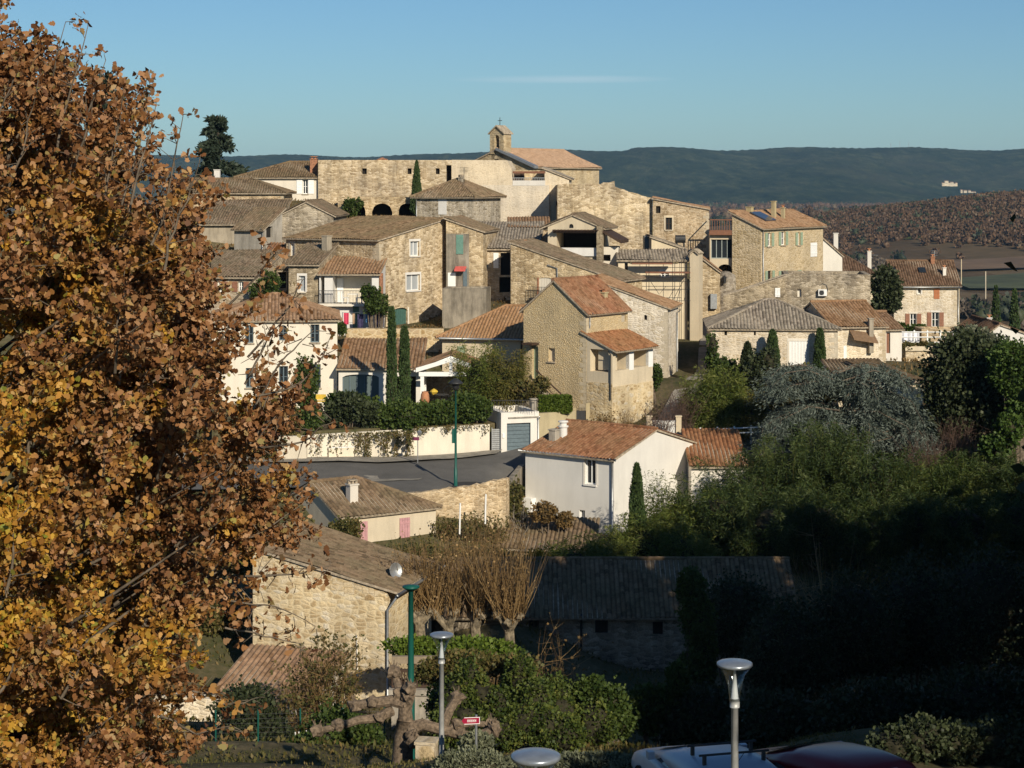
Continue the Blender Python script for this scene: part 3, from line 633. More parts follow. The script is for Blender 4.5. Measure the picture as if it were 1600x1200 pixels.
    def pipe(s, side, px, py0, py1, mat=None, r=0.05, q=0.09):
        t, z0 = s.px(side, px, py0); _, z1 = s.px(side, px, py1); W = s.W(side); m_ = MB()
        m_.tube([W(t, z0, q+0.25), W(t, z0-0.25, q), W(t, z1, q)], r, 6); return m_.build('downpipe', mat or metal_grey, s.root, True)
    def gutter(s, side='front', mat=None):
        W = s.W(side); L = s.frame(side)[2]; m_ = MB(); m = {'gu': s.rise/(s.f*s.d)}.get(s.roof, 0.25)
        z = s.H-m*s.over-0.1; m_.tube([W(-0.1, z, s.over+0.07), W(L+0.1, z, s.over+0.07)], 0.07, 8); return m_.build('gutter', mat or metal_grey, s.root, True)
    def slab(s, name, side, x0, y0, x1, y1, q0, q1, mat, label=None):
        t0, t1, z0, z1 = s.rect(side, x0, y0, x1, y1); m_ = MB(); m_.obox(W_(s.W(side)), t0, t1, z0, z1, q0, q1); o = m_.build(name, mat, s.root)
        if label: o['label'] = label
        return o
def W_(W): return lambda a, b_, c: W(a, b_, c)

# ================================================================ the village, from the top of the hill down
# -- church with belfry
h = House('church', 'church with smooth pinkish tiled roof and small open belfry, highest on the hill', (834, 186), -38, xl=722, xr=936, eave=260, rise=1.75, roof='gv', wall=st_church, tile=ti_pink, over=0.3, cat='church')
h.opening('front', 772, 243, 779, 250, 'dark', arch=True); h.finish()
zn = MB(); W = h.W('front'); zn.add([(h.w/2, -0.32, h.H+h.rise+0.12), (h.w+0.32, -0.32, h.H+0.06), (h.w+0.32, 0.3, h.H+0.06), (h.w/2, 0.3, h.H+h.rise+0.12), (h.w/2, -0.32, h.H+h.rise-0.12), (h.w+0.32, -0.32, h.H-0.2), (h.w+0.32, 0.3, h.H-0.2), (h.w/2, 0.3, h.H+h.rise-0.12)],
    [(0, 1, 2, 3), (4, 7, 6, 5), (0, 4, 5, 1), (1, 5, 6, 2), (3, 2, 6, 7), (0, 3, 7, 4)]); zn.build('verge_flashing', metal_grey, h.root)
# belfry standing on the gable
bw = 1.75; bx0 = h.w/2-bw/2; bt = 1.1; zb = h.H+h.rise-0.5
zt = h.local(P(775, 206, 183)).z; za = h.local(P(775, 195, 183)).z
bm_ = MB()
def colm(a, b_, z0a, z0b, z1a, z1b):
    bm_.add([(a, -0.1, z0a), (b_, -0.1, z0b), (b_, -0.1, z1b), (a, -0.1, z1a), (a, bt, z0a), (b_, bt, z0b), (b_, bt, z1b), (a, bt, z1a)], [(0, 1, 2, 3), (7, 6, 5, 4), (0, 4, 5, 1), (3, 2, 6, 7), (0, 3, 7, 4), (1, 5, 6, 2)])
aw = 0.30; cx_ = h.w/2; sp_ = zt-0.45
topz = lambda x: za-(za-zt)*abs(x-cx_)/(bw/2)
colm(bx0, cx_-aw, zb, zb, topz(bx0), topz(cx_-aw)); colm(cx_+aw, bx0+bw, zb, zb, topz(cx_+aw), topz(bx0+bw))
for i in range(10):
    a, b_ = cx_-aw+2*aw*i/10, cx_-aw+2*aw*(i+1)/10; fa = sp_+math.sqrt(max(0, aw*aw-(a-cx_)**2)); fb = sp_+math.sqrt(max(0, aw*aw-(b_-cx_)**2)); colm(a, b_, fa, fb, topz(a), topz(b_))
bm_.box(bx0+0.1, bx0+bw-0.1, 0, bt-0.1, zb-0.5, zb+0.45)
bf = bm_.build('belfry', st_church, h.root)
m_ = MB(); g = 0.14
for sg in (-1, 1):
    m_.add([(cx_, -0.25, za+0.02), (cx_+sg*(bw/2+g), -0.25, zt-0.09), (cx_+sg*(bw/2+g), bt+0.15, zt-0.09), (cx_, bt+0.15, za+0.02), (cx_, -0.25, za+0.16), (cx_+sg*(bw/2+g), -0.25, zt+0.03), (cx_+sg*(bw/2+g), bt+0.15, zt+0.03), (cx_, bt+0.15, za+0.16)],
       [(0, 1, 2, 3), (4, 5, 6, 7), (0, 1, 5, 4), (1, 2, 6, 5), (2, 3, 7, 6), (3, 0, 4, 7)])
m_.build('belfry_roof', mortar, bf)
m_ = MB(); m_.lathe([(0.0, 0.55), (0.09, 0.54), (0.13, 0.42), (0.16, 0.15), (0.24, 0.0), (0.2, 0.02), (0.0, 0.1)], (cx_, 0.5, zb+0.75), 14); m_.tube([(cx_-aw, 0.5, zb+1.33), (cx_+aw, 0.5, zb+1.33)], 0.05, 6); m_.build('bell', metal_dark, bf, True)
m_ = MB(); zc = h.local(P(775, 180, 183)).z; m_.tube([(cx_, 0.4, za), (cx_, 0.4, zc)], 0.035, 6); zz = za+(zc-za)*0.66; m_.tube([(cx_-0.26, 0.4, zz), (cx_+0.26, 0.4, zz)], 0.03, 6); m_.build('cross', metal_dark, bf)

# -- long ruined castle wall
h = House('castle_building', 'long flat-topped ancient stone building with three small square windows on the skyline', (497, 184), 3, corner='A', xr=708, d=7, eave=250, roof='flat', wall=st_gold, cat='castle')
h.opening('front', 697.5, 258, 705.5, 286, 'dark', depth=1.0)  # dark slit stands in for the shade beside the pale block
for a, b_ in ((566, 573), (637, 643), (681, 687)): h.opening('front', a, 263, b_, 272, 'dark', depth=0.4)
h.finish()
m_ = MB(); q = h.local(P(598, 249, 186)); m_.ico((q.x, q.y, q.z-0.1), (0.5, 0.4, 0.28), 2, 0.2); m_.ico((q.x-0.4, q.y, q.z-0.15), (0.3, 0.3, 0.2), 2, 0.2); m_.build('loose_stones', brick, h.root)
h = House('arcade', 'low stone terrace arcade with three dark arches below the castle wall', (528, 178), 3, corner='A', xr=649, d=5, eave=308, roof='flat', wall=st_gold, cat='arcade')
for a, b_ in ((543, 571), (581, 613), (623, 655)): h.opening('front', a, 318, min(b_, 648), 339, 'dark', arch=0.85, depth=2.0)
h.finish()
# -- white rendered house left of the castle
h = House('white_house', 'white rendered house under a brown hipped roof, left of the long castle wall', (497, 184.5), 0, xl=371, d=9, eave=276, rise=1.45, roof='hipl', wall=pl_white, tile=ti_old)
h.opening('front', 473, 280, 481, 303, 'win', shut=(wood_white, 'lr', 0.55)); h.finish(); h.chimney(485, 496, 247, 272, Y=186, mat=brick)
h = House('stone_house', 'low stone house with long brown roof hipped at its right end, behind the oak top', (443, 176), 0, xl=270, d=7, eave=300, rise=1.2, roof='hipr', wall=st_tan, tile=ti_old); h.finish(); h.chimney(335, 344, 264, 280, Y=180, mat=pl_white, pots=0)
# -- pale block beside the church
h = House('pale_house', 'tall pale cream rendered house with a covered roof terrace, just below the church', (858, 172), -4, xl=706, d=9, eave=251, roof='flat', wall=pl_block)
# stepped top: high part left, low right
h.ez = Z(289, 172); h.H = h.ez-h.z0; h.finish()
W = h.W('front'); t1, zt = h.px('front', 792, 250.5); t2, zz = h.px('front', 799, 263); t3, z3 = h.px('front', 801, 287)
m_ = MB(); m_.add([W(0, h.H-0.5, -0.001), W(t3, h.H-0.5, -0.001), W(t3, z3, -0.001), W(t2, zz, -0.001), W(t1, zt, -0.001), W(0, zt+0.05, -0.001)]+[W(0, h.H-0.5, -6), W(t3, h.H-0.5, -6), W(t3, z3, -6), W(t2, zz, -6), W(t1, zt, -6), W(0, zt+0.05, -6)],
    [(0, 1, 2, 3, 4, 5), (11, 10, 9, 8, 7, 6)]+[(i, i+6, (i+1) % 6+6, (i+1) % 6) for i in range(6)]); m_.build('upper_wall', pl_block, h.root)
h.slab('parapet', 'front', 801, 282, 852, 290, -0.15, 0.03, pl_white); h.slab('beam', 'front', 801, 267.5, 852, 271, -0.25, 0.05, wood_red)
h.slab('back_wall', 'front', 801, 266, 852, 289, -2.6, -2.5, st_gold)
tt0 = h.px('front', 801); tt1 = h.px('front', 851); m_ = MB()
for i in range(18): a = tt0+(tt1-tt0)*i/18; m_.obox(W_(W), a, a+0.03, z3, z3+0.55, -0.08, -0.05)
m_.obox(W_(W), tt0, tt1, z3+0.5, z3+0.55, -0.09, -0.04); m_.build('railing', metal_grey, h.root)
m_ = MB()                                                       # chairs and pots on the roof terrace
for px_ in (806, 812, 815): t, z = h.px('front', px_, 282); m_.obox(W_(W), t-0.2, t+0.2, z-0.2, z+0.25, -0.9, -0.5); m_.obox(W_(W), t-0.2, t+0.2, z+0.25, z+0.75, -0.95, -0.9)
m_.build('terrace_chairs', wood_dark, h.root)
h = House('stone_house', 'pale plastered house piece with a short roof sloping right, between roof terrace and ruin', (889, 172.5), -4, xl=851, d=6, eave=278, rise=0.85, roof='s-u', wall=pl_block, tile=ti_grey, over=0.25); h.finish()
h = House('stone_house', 'square stone house under a four-sided weathered tile roof, streaked right wall, below the castle', (739, 163), -22, xl=650, d=6.2, eave=305, rise=1.35, roof='hip', wall=st_pale, tile=ti_old, over=0.4)
h.wallmat = mat_stone('stone_streaked', [(0.26, 0.21, 0.14), (0.48, 0.41, 0.3), (0.54, 0.47, 0.35), (0.6, 0.53, 0.42)], (0.5, 0.44, 0.33), (2.8, 2.8, 6.5), 0.12, 0.2, 0.32); h.finish(); h.slab('render_patch', 'front', 685, 309, 698, 335, 0.002, 0.02, pl_white); h.chimney(717, 723, 276, 284, Y=166, mat=pl_grey, pots=3); h.pipe('front', 651.5, 309, 345); m_ = MB(); q = h.local(P(725, 262, 165)); m_.tube([(q.x, q.y, q.z-1.6), tuple(q)], 0.025, 5); [m_.tube([(q.x-0.4, q.y, q.z-0.12*k), (q.x+0.4, q.y, q.z-0.12*k)], 0.014, 4) for k in range(4)]; m_.build('aerial', metal_dark, h.rf)
h = House('stone_house', 'huge roofless stone ruin with a tiny slit window and a crumbling top edge', (1019, 167), 0, xl=871, d=9, eave=311, roof='flat', wall=st_gold, cat='ruin')
h.ez = Z(315, 167); h.H = h.ez-h.z0; h.opening('front', 953, 313, 956, 322, 'dark'); h.finish()
W = h.W('front'); pts = [(871, 316), (871, 287), (900, 289), (925, 287), (938, 288), (943, 284), (960, 284), (961, 292), (975, 297), (990, 302), (1003, 305), (1019, 309), (1019, 316)]; m_ = MB(); loop = []
for i, (a, b_) in enumerate(pts):
    t, z = h.px('front', a, b_); loop.append((min(max(t, 0), h.w), z))
# ragged top edge
rg = [loop[0]]
for (a, za_), (b_, zb_) in zip(loop[1:-2], loop[2:-1]):
    k = max(1, int(abs(b_-a)/0.35)); rg += [(a+(b_-a)*i/k, za_+(zb_-za_)*i/k+random.uniform(-0.07, 0.07)) for i in range(k)]
rg += loop[-2:]
n_ = len(rg); zl = rg[0][1]-0.3; V_ = []
for i in range(n_-1):
    (a, z1_), (b_, z2_) = rg[i], rg[i+1]
    if b_-a < 1e-3: continue
    m_.add([W(a, zl, 0.0015), W(b_, zl, 0.0015), W(b_, z2_, 0.0015), W(a, z1_, 0.0015), W(a, zl, -0.6), W(b_, zl, -0.6), W(b_, z2_, -0.6), W(a, z1_, -0.6)], [(0, 1, 2, 3), (7, 6, 5, 4), (3, 2, 6, 7)])
m_.obox(W_(W), 0.0, 0.6, zl, rg[1][1]-0.05, -8, -0.001)
m_.build('broken_top', st_gold, h.root)
h = House('stone_house', 'tall stone house with a square dark window, roof edge sloping down right, beside the ruin', (1108, 166), -5, xl=1020, d=8, eave=326, rise=0.9, roof='s-u', wall=st_tan, tile=ti_orange, over=0.12)
h.opening('front', 1040, 340, 1050, 359, 'win', mat=wood_dark, surround=pl_cream, bars=(1, 2)); h.opening('front', 1025, 322, 1032, 333, 'dark'); h.finish()

# -- left cluster, partly behind the oak
h = House('stone_house', 'stone house whose blank gable faces us, just below the white house', (521, 161), 0, xl=436, d=13, eave=336, rise=1.15, roof='gv', wall=st_grey, tile=ti_old, over=0.25); h.finish()
h = House('stone_house', 'long low house with a mossy brown roof, right behind the crown of the autumn oak', (436, 167), 0, xl=300, d=8, eave=349, rise=1.9, roof='s+v', wall=pl_grey, tile=ti_old, over=0.4); h.finish()
h = House('plastered_house', 'narrow grey plastered house with small dark side window and lean-to roof, beside the oak', (413, 156), -30, xl=366, xr=441, eave=356, rise=1.4, roof='s+v', wall=pl_grey, tile=ti_old, over=0.35)
h.opening('right', 416, 354, 426, 371, 'dark'); h.finish(); h.pipe('front', 411, 357, 412)
h = House('shed', 'little shed with reddish tile roof in the dark gap left of the gabled house', (447, 151), 0, xl=414, d=4, eave=399, rise=0.8, roof='s+v', wall=pl_grey, tile=ti_red, cat='shed')
h.opening('front', 424, 402, 431, 412, 'dark'); h.finish()
h = House('shed', 'lower shed with dark brown roof and open black front, left of the white window', (449, 148), 0, xl=424, d=3, eave=421, rise=0.8, roof='s+v', wall=pl_grey, tile=ti_old, cat='shed')
h.opening('front', 428, 425, 447, 450, 'dark'); h.finish()

h = House('stone_house', 'stone house mostly hidden by the oak crown, above the two-storey white house', (398, 142), -10, xl=285, d=7, eave=432, rise=1.6, roof='s+v', wall=st_tan, tile=ti_old, over=0.35)
h.opening('front', 372, 440, 380, 456, 'win', shut=(wood_brown, 'lr', 0.4)); h.opening('front', 340, 440, 348, 456, 'win', shut=(wood_brown, 'lr', 0.4)); h.finish()
# -- big gabled stone house (middle left)
h = House('stone_house', 'big stone house with two bright white windows, one above the other, and green arched door', (592, 147), -37, xl=447, xr=697, eave=374, rise=1.5, roof='s+v', wall=st_gold, tile=ti_old, over=0.35)
h.opening('right', 641, 377, 655, 400, 'win', surround=pl_white, pane=glass_light, bars=(1, 1)); h.opening('right', 635, 429, 656, 454, 'win', surround=pl_white, pane=glass_light, bars=(1, 1))
h.opening('right', 614, 481, 637, 516, 'door', mat=wood_dkgreen, arch=0.3, surround=pl_white)
h.opening('front', 453, 380, 460, 401, 'win', surround=pl_grey); h.opening('front', 497, 383, 505, 394, 'dark')
h.finish(); h.chimney(505, 516, 367, 393, Y=147.5, mat=pl_grey, pots=0)
BIG = h
h = House('stone_house', 'low stone wing with a narrow white window under a moss-grown roof, left of the balcony', (498, 144), -10, xl=451, d=5, eave=412, rise=1.3, roof='s+v', wall=st_grey, tile=ti_old, over=0.35)
h.opening('front', 467, 431, 477, 456, 'win', surround=pl_white, pane=glass_light, bars=(0, 1)); h.finish()
# balcony house
h = House('balcony_house', 'white walled house part with a roofed balcony, railing and garden door behind the washing line', (592, 143.5), -3, xl=499, d=4.5, eave=427, rise=1.0, roof='s+v', wall=pl_white, tile=ti_brown, over=0.35)
h.opening('front', 520, 432, 581, 474, 'dark', pane=pl_white, depth=1.6, sill=False); h.opening('front', 501, 432, 507, 474, 'dark', pane=pl_cream, depth=1.2)
h.opening('front', 551, 479, 561, 514, 'door', mat=wood_teal); h.finish()
W = h.W('front'); m_ = MB(); ta, zt_ = h.px('front', 499, 454); tb, zb_ = h.px('front', 568, 474)
n_ = 30
for i in range(n_+1): a = ta+(tb-ta)*i/n_; m_.obox(W_(W), a-0.01, a+0.01, zb_, zt_, 0.50, 0.52)
m_.obox(W_(W), ta, tb, zt_, zt_+0.04, 0.48, 0.54); m_.obox(W_(W), ta, tb, zb_+0.06, zb_+0.09, 0.49, 0.53); m_.build('railing', metal_dark, h.root)
m_ = MB(); m_.obox(W_(W), ta, h.px('front', 590), zb_-0.2, zb_, 0.002, 0.6); m_.build('balcony_slab', pl_white, h.root)
h.slab('door', 'front', 522, 436, 532, 474, -1.55, -1.5, wood_white)
h.slab('brick_pier', 'front', 593, 427, 598, 478, -0.3, 0.1, brick)
def chair_white(px_, Y, z, rz, label):
    t = empty('chair', (X(px_, Y), Y, z), R(rz), label, 'chair', 'white garden chairs on the balcony')
    m_ = MB(); m_.box(-0.22, 0.22, -0.22, 0.22, 0.42, 0.46); m_.build('seat', wood_white, t)
    m_ = MB(); m_.box(-0.22, 0.22, 0.2, 0.23, 0.8, 0.9); [m_.box(x-0.02, x+0.02, 0.2, 0.23, 0.46, 0.8) for x in (-0.2, -0.07, 0.07, 0.2)]; m_.build('backrest', wood_white, t)
    for x in (-0.2, 0.2):
        for y in (-0.2, 0.2): m_ = MB(); m_.box(x-0.02, x+0.02, y-0.02, y+0.02, 0, 0.42); m_.build('leg', wood_white, t)
zf = h.z0+zb_
chair_white(540, 143.25, zf, 80, 'white garden chair at the left end of the balcony, by the railing'); chair_white(561, 143.25, zf, -80, 'white garden chair at the right end of the balcony, beside the shrub')
t = empty('table', (X(551, 143.2), 143.2, zf), 0, 'white garden table on the balcony between two chairs', 'table')
m_ = MB(); m_.box(-0.4, 0.4, -0.2, 0.25, 0.70, 0.74); m_.build('tabletop', wood_white, t)
for x in (-0.35, 0.35): m_ = MB(); m_.box(x-0.025, x+0.025, -0.025, 0.025, 0, 0.70); m_.build('leg', wood_white, t)
# retaining wall below the washing line
h = House('retaining_wall', 'stone retaining wall with wide pale joints below the washing line', (541, 140), 0, corner='A', xr=693, d=0.9, eave=514, roof='flat', cat='wall',
    wall=mat_stone('stone_wide_joints', [(0.32, 0.22, 0.1), (0.42, 0.31, 0.17), (0.5, 0.38, 0.22), (0.46, 0.36, 0.24)], (0.60, 0.52, 0.37), (1.8, 1.8, 3.6), 0.13, 0.15, 0.08)); h.finish()
h = House('concrete_wall', 'tall grey weathered concrete terrace wall above the orange roof', (760, 146), -6, xl=691, d=3, eave=451, roof='flat', wall=concrete, cat='wall'); h.finish()
# narrow tower and neighbours
h = House('plastered_house', 'narrow tall house with a teal shutter and small red awning over its balcony door', (755, 152), -8, xl=697, d=8, eave=361, rise=1.0, roof='s-u', wall=st_gold, tile=ti_old, over=0.2)
h.opening('front', 699, 425, 712, 452, 'dark'); h.finish(); h.slab('render_face', 'front', 697.5, 365, 733, 451, 0.002, 0.03, concrete)
W = h.W('front'); h.slab('shutter', 'front', 713, 367, 724, 397, 0.04, 0.09, wood_teal); h.slab('door', 'front', 700, 426, 712, 451, 0.03, 0.06, wood_white)
t0, z1 = h.px('front', 712, 416); t1, z0 = h.px('front', 729, 421); m_ = MB(); m_.add([W(t0, z1, 0.04), W(t1, z1, 0.04), W(t1, z0, 0.75), W(t0, z0, 0.75), W(t0, z1-0.05, 0.04), W(t1, z1-0.05, 0.04), W(t1, z0-0.12, 0.75), W(t0, z0-0.12, 0.75)], [(0, 1, 2, 3), (4, 7, 6, 5), (3, 2, 6, 7), (0, 3, 7, 4), (1, 5, 6, 2)]); m_.build('awning', cloth_pink, h.root)
h.slab('side_shutter', 'front', 724, 420, 730, 450, 0.04, 0.1, metal_blue); h.slab('window_box', 'front', 716, 448, 727, 452, 0.05, 0.3, cloth_pink)
h = House('stone_house', 'stone house with grey ribbed tile roof, pale shutter and dark recess at its right', (800, 154), -3, xl=753, d=9, eave=388, rise=1.9, roof='s+v', wall=st_tan, tile=ti_grey, over=0.3, ov_side=2.3)
h.opening('front', 782, 395, 797, 430, 'dark', depth=0.5); h.opening('front', 780, 433, 798, 457, 'dark', depth=0.8); h.finish(); h.slab('shutter', 'front', 771, 395, 779, 419, 0.02, 0.07, wood_white)
h = House('stone_house', 'small house with a striped tile roof tucked between the square stone house and the porch', (858, 161), 0, xl=795, d=5, eave=356, rise=0.75, roof='s+v', wall=st_tan, tile=ti_brown, over=0.2); h.finish()
# porch house
h = House('porch_house', 'house with a wide open roofed porch on stone posts and a small arched attic window', (934, 153), -12, xl=856, d=6, eave=352, rise=0.85, roof='gv', wall=pl_cream, tile=ti_old, over=0.7)
h.ez = h.ez; h.opening('front', 889, 350, 896, 356.5, 'win', arch=True, mat=metal_dark, bars=(1, 1))
h.opening('front', 870, 361, 932, 388, 'dark', depth=3.0); h.finish()
W = h.W('front'); m_ = MB(); t0, z1 = h.px('front', 866, 360); t1, z0 = h.px('front', 940, 364); m_.obox(W_(W), t0, t1+0.3, z0, z1, 0.01, 0.5)
for i in range(14): a = t0+(t1-t0)*i/14; m_.obox(W_(W), a, a+0.12, z1, z1+0.08, 0.0, 0.9)
m_.build('porch_beam', wood_dark, h.root); h.slab('stone_post', 'front', 934, 352, 943, 409, -0.1, 0.6, st_grey)
h.slab('parapet', 'front', 868, 387, 934, 400, 0.01, 0.2, pl_white)
m_ = MB(); W2 = h.W('right'); c_ = h.local(P(960, 390, 156))
m_.add([(h.w-0.1, -0.2, h.H-0.1), (h.w+1.9, -0.2, h.H-1.2), (h.w+1.9, 4, h.H-1.2), (h.w-0.1, 4, h.H-0.1), (h.w-0.1, -0.2, h.H-0.3), (h.w+1.9, -0.2, h.H-1.45), (h.w+1.9, 4, h.H-1.45), (h.w-0.1, 4, h.H-0.3)], [(0, 1, 2, 3), (4, 7, 6, 5), (0, 4, 5, 1), (1, 5, 6, 2), (2, 6, 7, 3), (3, 7, 4, 0)]); m_.build('side_roof', wood_dark, h.root)
h = House('balcony_wall', 'short white balcony wall corner with a thin railing beside the porch posts', (966, 153.4), -6, xl=940, d=3, eave=386, roof='flat', wall=pl_white, cat='wall')
h.opening('front', 942, 398, 954, 408, 'dark', depth=0.8); h.finish()
# long mono-pitch stone house in the centre
h = House('stone_house', 'long rough stone house with a brick-framed blocked door, its roof sloping down to the right', (968, 146), -25, xl=798, d=4.8, eave=437, rise=2.75, roof='s-u', wall=st_gold, tile=ti_old, over=0.3, ov_side=0.1)
h.opening('front', 842, 434, 862, 465, 'door', mat=pl_white, surround=brick, arch=0.2, depth=0.1); h.finish(); h.chimney(811, 822, 378, 391, Y=152.3, mat=pl_white, pots=1)
W = h.W('front'); m_ = MB(); ta, zt_ = h.px('front', 830, 448); tb, zb_ = h.px('front', 864, 466)
for i in range(15): a = ta+(tb-ta)*i/14; m_.obox(W_(W), a-0.012, a+0.012, zb_, zt_, 0.40, 0.425)
m_.obox(W_(W), ta, tb, zt_, zt_+0.03, 0.39, 0.43); m_.obox(W_(W), ta, tb, zb_-0.1, zb_, 0.01, 0.45); m_.build('balcony_railing', metal_dark, h.root)
m_ = MB(); ps_ = [h.px('front', a, b_) for a, b_ in ((856, 414), (871, 419), (872, 455))]; m_.tube([W(t, z, 0.08) for t, z in ps_], 0.05, 6); m_.build('downpipe', metal_grey, h.root)
# scaffolded house
h = House('plastered_house', 'cream house under repair behind scaffolding, with a short grey ribbed tile roof', (1074, 152), 0, xl=966, d=2.0, eave=405, rise=0.6, roof='s+v', wall=pl_cream, tile=ti_grey, over=0.3)
h.opening('front', 1033, 425, 1045, 433, 'win', surround=pl_white); h.opening('front', 976, 411, 981, 423, 'dark'); h.finish(); h.slab('lintel', 'front', 985, 407, 1060, 411, 0.01, 0.12, pl_yellow)
sc_root = empty('scaffolding', (X(1048, 151), 151, G(X(1048, 151), 151)), 0, 'thin metal scaffolding with two brown plank decks in front of the cream house', 'scaffolding')
def sl_(px_, py_, Y=151.0): p = P(px_, py_, Y); return (p.x-sc_root.location.x, p.y-sc_root.location.y, p.z-sc_root.location.z)
for px_, Y in ((1014, 150.6), (1051, 150.6), (1069, 150.6), (1077, 150.6), (1014, 151.6), (1069, 151.6)):
    m_ = MB(); a = sl_(px_, 396, Y); m_.tube([(a[0], a[1], -1), a], 0.022, 6); m_.build('pole', metal_dark, sc_root)
for a, b_, c_ in ((987, 1051, 412), (1008, 1078, 426)):
    m_ = MB(); p = sl_(a, c_-1.5); q = sl_(b_, c_+1.5); m_.box(p[0], q[0], p[1]-0.4, p[1]+0.4, p[2]-0.12, p[2]); m_.build('deck', wood_red, sc_root)
m_ = MB()
for c_ in (418, 434, 440, 452, 470): m_.tube([sl_(1012, c_, 150.6), sl_(1079, c_, 150.6)], 0.022, 5)
m_.tube([sl_(1051, 470, 150.6), sl_(1069, 436, 150.6)], 0.022, 5); m_.tube([sl_(1014, 436, 150.6), sl_(1030, 460, 150.6), sl_(1040, 448, 150.6)], 0.022, 5); m_.tube([sl_(1069, 470, 150.6), sl_(1077, 440, 150.6)], 0.022, 5); m_.build('brace', metal_dark, sc_root)
h = House('stone_house', 'small cream house end with a steep plain verge sloping right above the scaffolding', (1070, 158), 0, xl=1018, d=5, eave=388, rise=0.95, roof='s-u', wall=pl_cream, tile=ti_grey, over=0.15); h.finish()
h = House('sheet_cover', 'narrow grey sheeted cabin standing against the foot of the ruin', (1019, 161), 0, xl=1007, d=2, eave=369, roof='flat', wall=metal_blue, cat='shed'); h.finish()
t = empty('water_tank', P(1063, 380, 160), 0, 'black round water tank lying on the roof above the scaffolding', 'tank')
m_ = MB(); m_.tube([(-0.42, 0, 0.35), (0.42, 0, 0.35)], 0.33, 14); m_.build('tank_body', metal_dark, t); m_ = MB(); [m_.box(x-0.05, x+0.05, -0.3, 0.3, -0.5, 0.05) for x in (-0.3, 0.3)]; m_.build('support', metal_dark, t)
h = House('pier_wall', 'tall narrow grey rendered pier at the right end of the scaffolding', (1092, 151), -20, xl=1078, d=1.2, eave=396, rise=0.3, roof='gv', wall=pl_cream, tile=mortar, over=0.05, cat='wall', cap=False); h.finish()
h = House('stone_house', 'cream and stone house with a long plain verge sloping right towards the round turret', (1125, 155), -4, xl=1084, d=6, eave=424, rise=1.6, roof='s-u', wall=st_gold, tile=ti_brown, over=0.1)
h.opening('front', 1091, 426, 1096, 436, 'dark', pane=pl_cream, depth=0.1); h.finish(); h.slab('meter_box', 'front', 1110, 459, 1120, 482, 0.01, 0.4, metal_grey)
# glazed veranda with wooden balcony on top
h = House('veranda', 'dark glazed veranda with a reddish wooden balcony on its roof and an arch beneath', (1147, 163), -4, xl=1109, d=5, eave=366, roof='flat', wall=pl_cream, cat='veranda')
h.opening('front', 1111, 369, 1145, 404, 'win', mat=wood_grey, bars=(3, 1), sill=False); h.opening('front', 1121, 413, 1145, 432, 'dark', arch=0.8, depth=1.5); h.finish()
h.slab('beam', 'front', 1108, 361, 1148, 367, 0.003, 0.5, wood_red)
W = h.W('front'); ta, zt_ = h.px('front', 1109, 344); tb, zb_ = h.px('front', 1147, 361); m_ = MB()
for i in range(11): a = ta+(tb-ta)*i/10; m_.obox(W_(W), a-0.025, a+0.025, zb_, zt_, 0.40, 0.46)
m_.obox(W_(W), ta, tb, zt_, zt_+0.08, 0.36, 0.5); m_.obox(W_(W), ta, tb, zb_, zb_+0.08, 0.36, 0.5)
for tt in (ta, tb):
    m_.obox(W_(W), tt-0.03, tt+0.03, zt_, zt_+0.08, -2.5, 0.4)
m_.build('balcony_railing', wood_red, h.root)
t = empty('turret', (X(1134, 156), 156, G(X(1134, 156), 156)-0.5), 0, 'round stone turret with a lantern at the top of the dark alley', 'turret')
m_ = MB(); zt_ = Z(430, 156)-t.location.z; m_.lathe([(0.95, 0), (0.85, zt_*0.5), (0.8, zt_), (0.3, zt_+0.3), (0, zt_+0.35)], n=24); m_.build('wall', st_grey, t, True)
l_ = empty('lantern', P(1132, 436, 154.9), 0, 'black wrought lantern fixed to the round turret', 'lantern')
m_ = MB(); m_.lathe([(0, 0.3), (0.2, 0.12), (0.17, 0.1), (0.1, -0.35), (0, -0.38)], n=6); m_.build('lamp_head', metal_dark, l_); m_ = MB(); m_.tube([(0, 0, 0.28), (0.1, 0.35, 0.32)], 0.025, 5); m_.build('bracket', metal_dark, l_)
# shuttered house
h = House('stone_house', 'tall square stone house with sage green shutters, three chimneys and a solar panel', (1189, 161), -33, xl=1144, xr=1286, eave=355, rise=1.2, roof='s-u', wall=st_pale, tile=ti_brown, over=0.35)
h.wallmat = mat_stone('stone_shuttered', [(0.40, 0.32, 0.19), (0.56, 0.46, 0.30), (0.60, 0.50, 0.34), (0.64, 0.55, 0.40)], (0.60, 0.51, 0.36), (3, 3, 6.5), 0.14, 0.12, 0.12)
for a, b_, c_, e in ((1198, 1206, 364, 385), (1219, 1228, 362, 383), (1245, 1251, 363, 383)): h.opening('right', a+1, c_, b_-1, e, 'win', shut=(wood_green, 'lr', 0.42))
h.opening('right', 1266, 379, 1276, 401, 'closed', mat=wood_white, label='white shutter')
for a, b_ in ((1199, 1206), (1220, 1227)): h.opening('right', a, 423, b_, 441, 'win', mat=wood_dark, shut=(wood_green, 'lr', 0.42))
h.opening('right', 1246, 422, 1252, 441, 'closed', mat=wood_green)
h.finish(); h.pipe('right', 1191, 357, 442); h.chimney(1167, 1176, 322, 334, Y=165, mat=pl_yellow, pots=0); h.chimney(1206, 1212, 313, 331, Y=167, mat=pl_yellow, pots=0); h.chimney(1221, 1226, 323, 331, Y=168, mat=pl_yellow, pots=1)
n_ = Vector((1.2/h.w, 0, 1)).normalized(); q = h.local(P(1196, 336, 163.5)); m_ = MB(); du = Vector((1, 0, -1.2/h.w)).normalized(); o = Vector((q.x-1.5, q.y, h.H+1.2*(h.w-(q.x-1.5))/h.w+0.16))
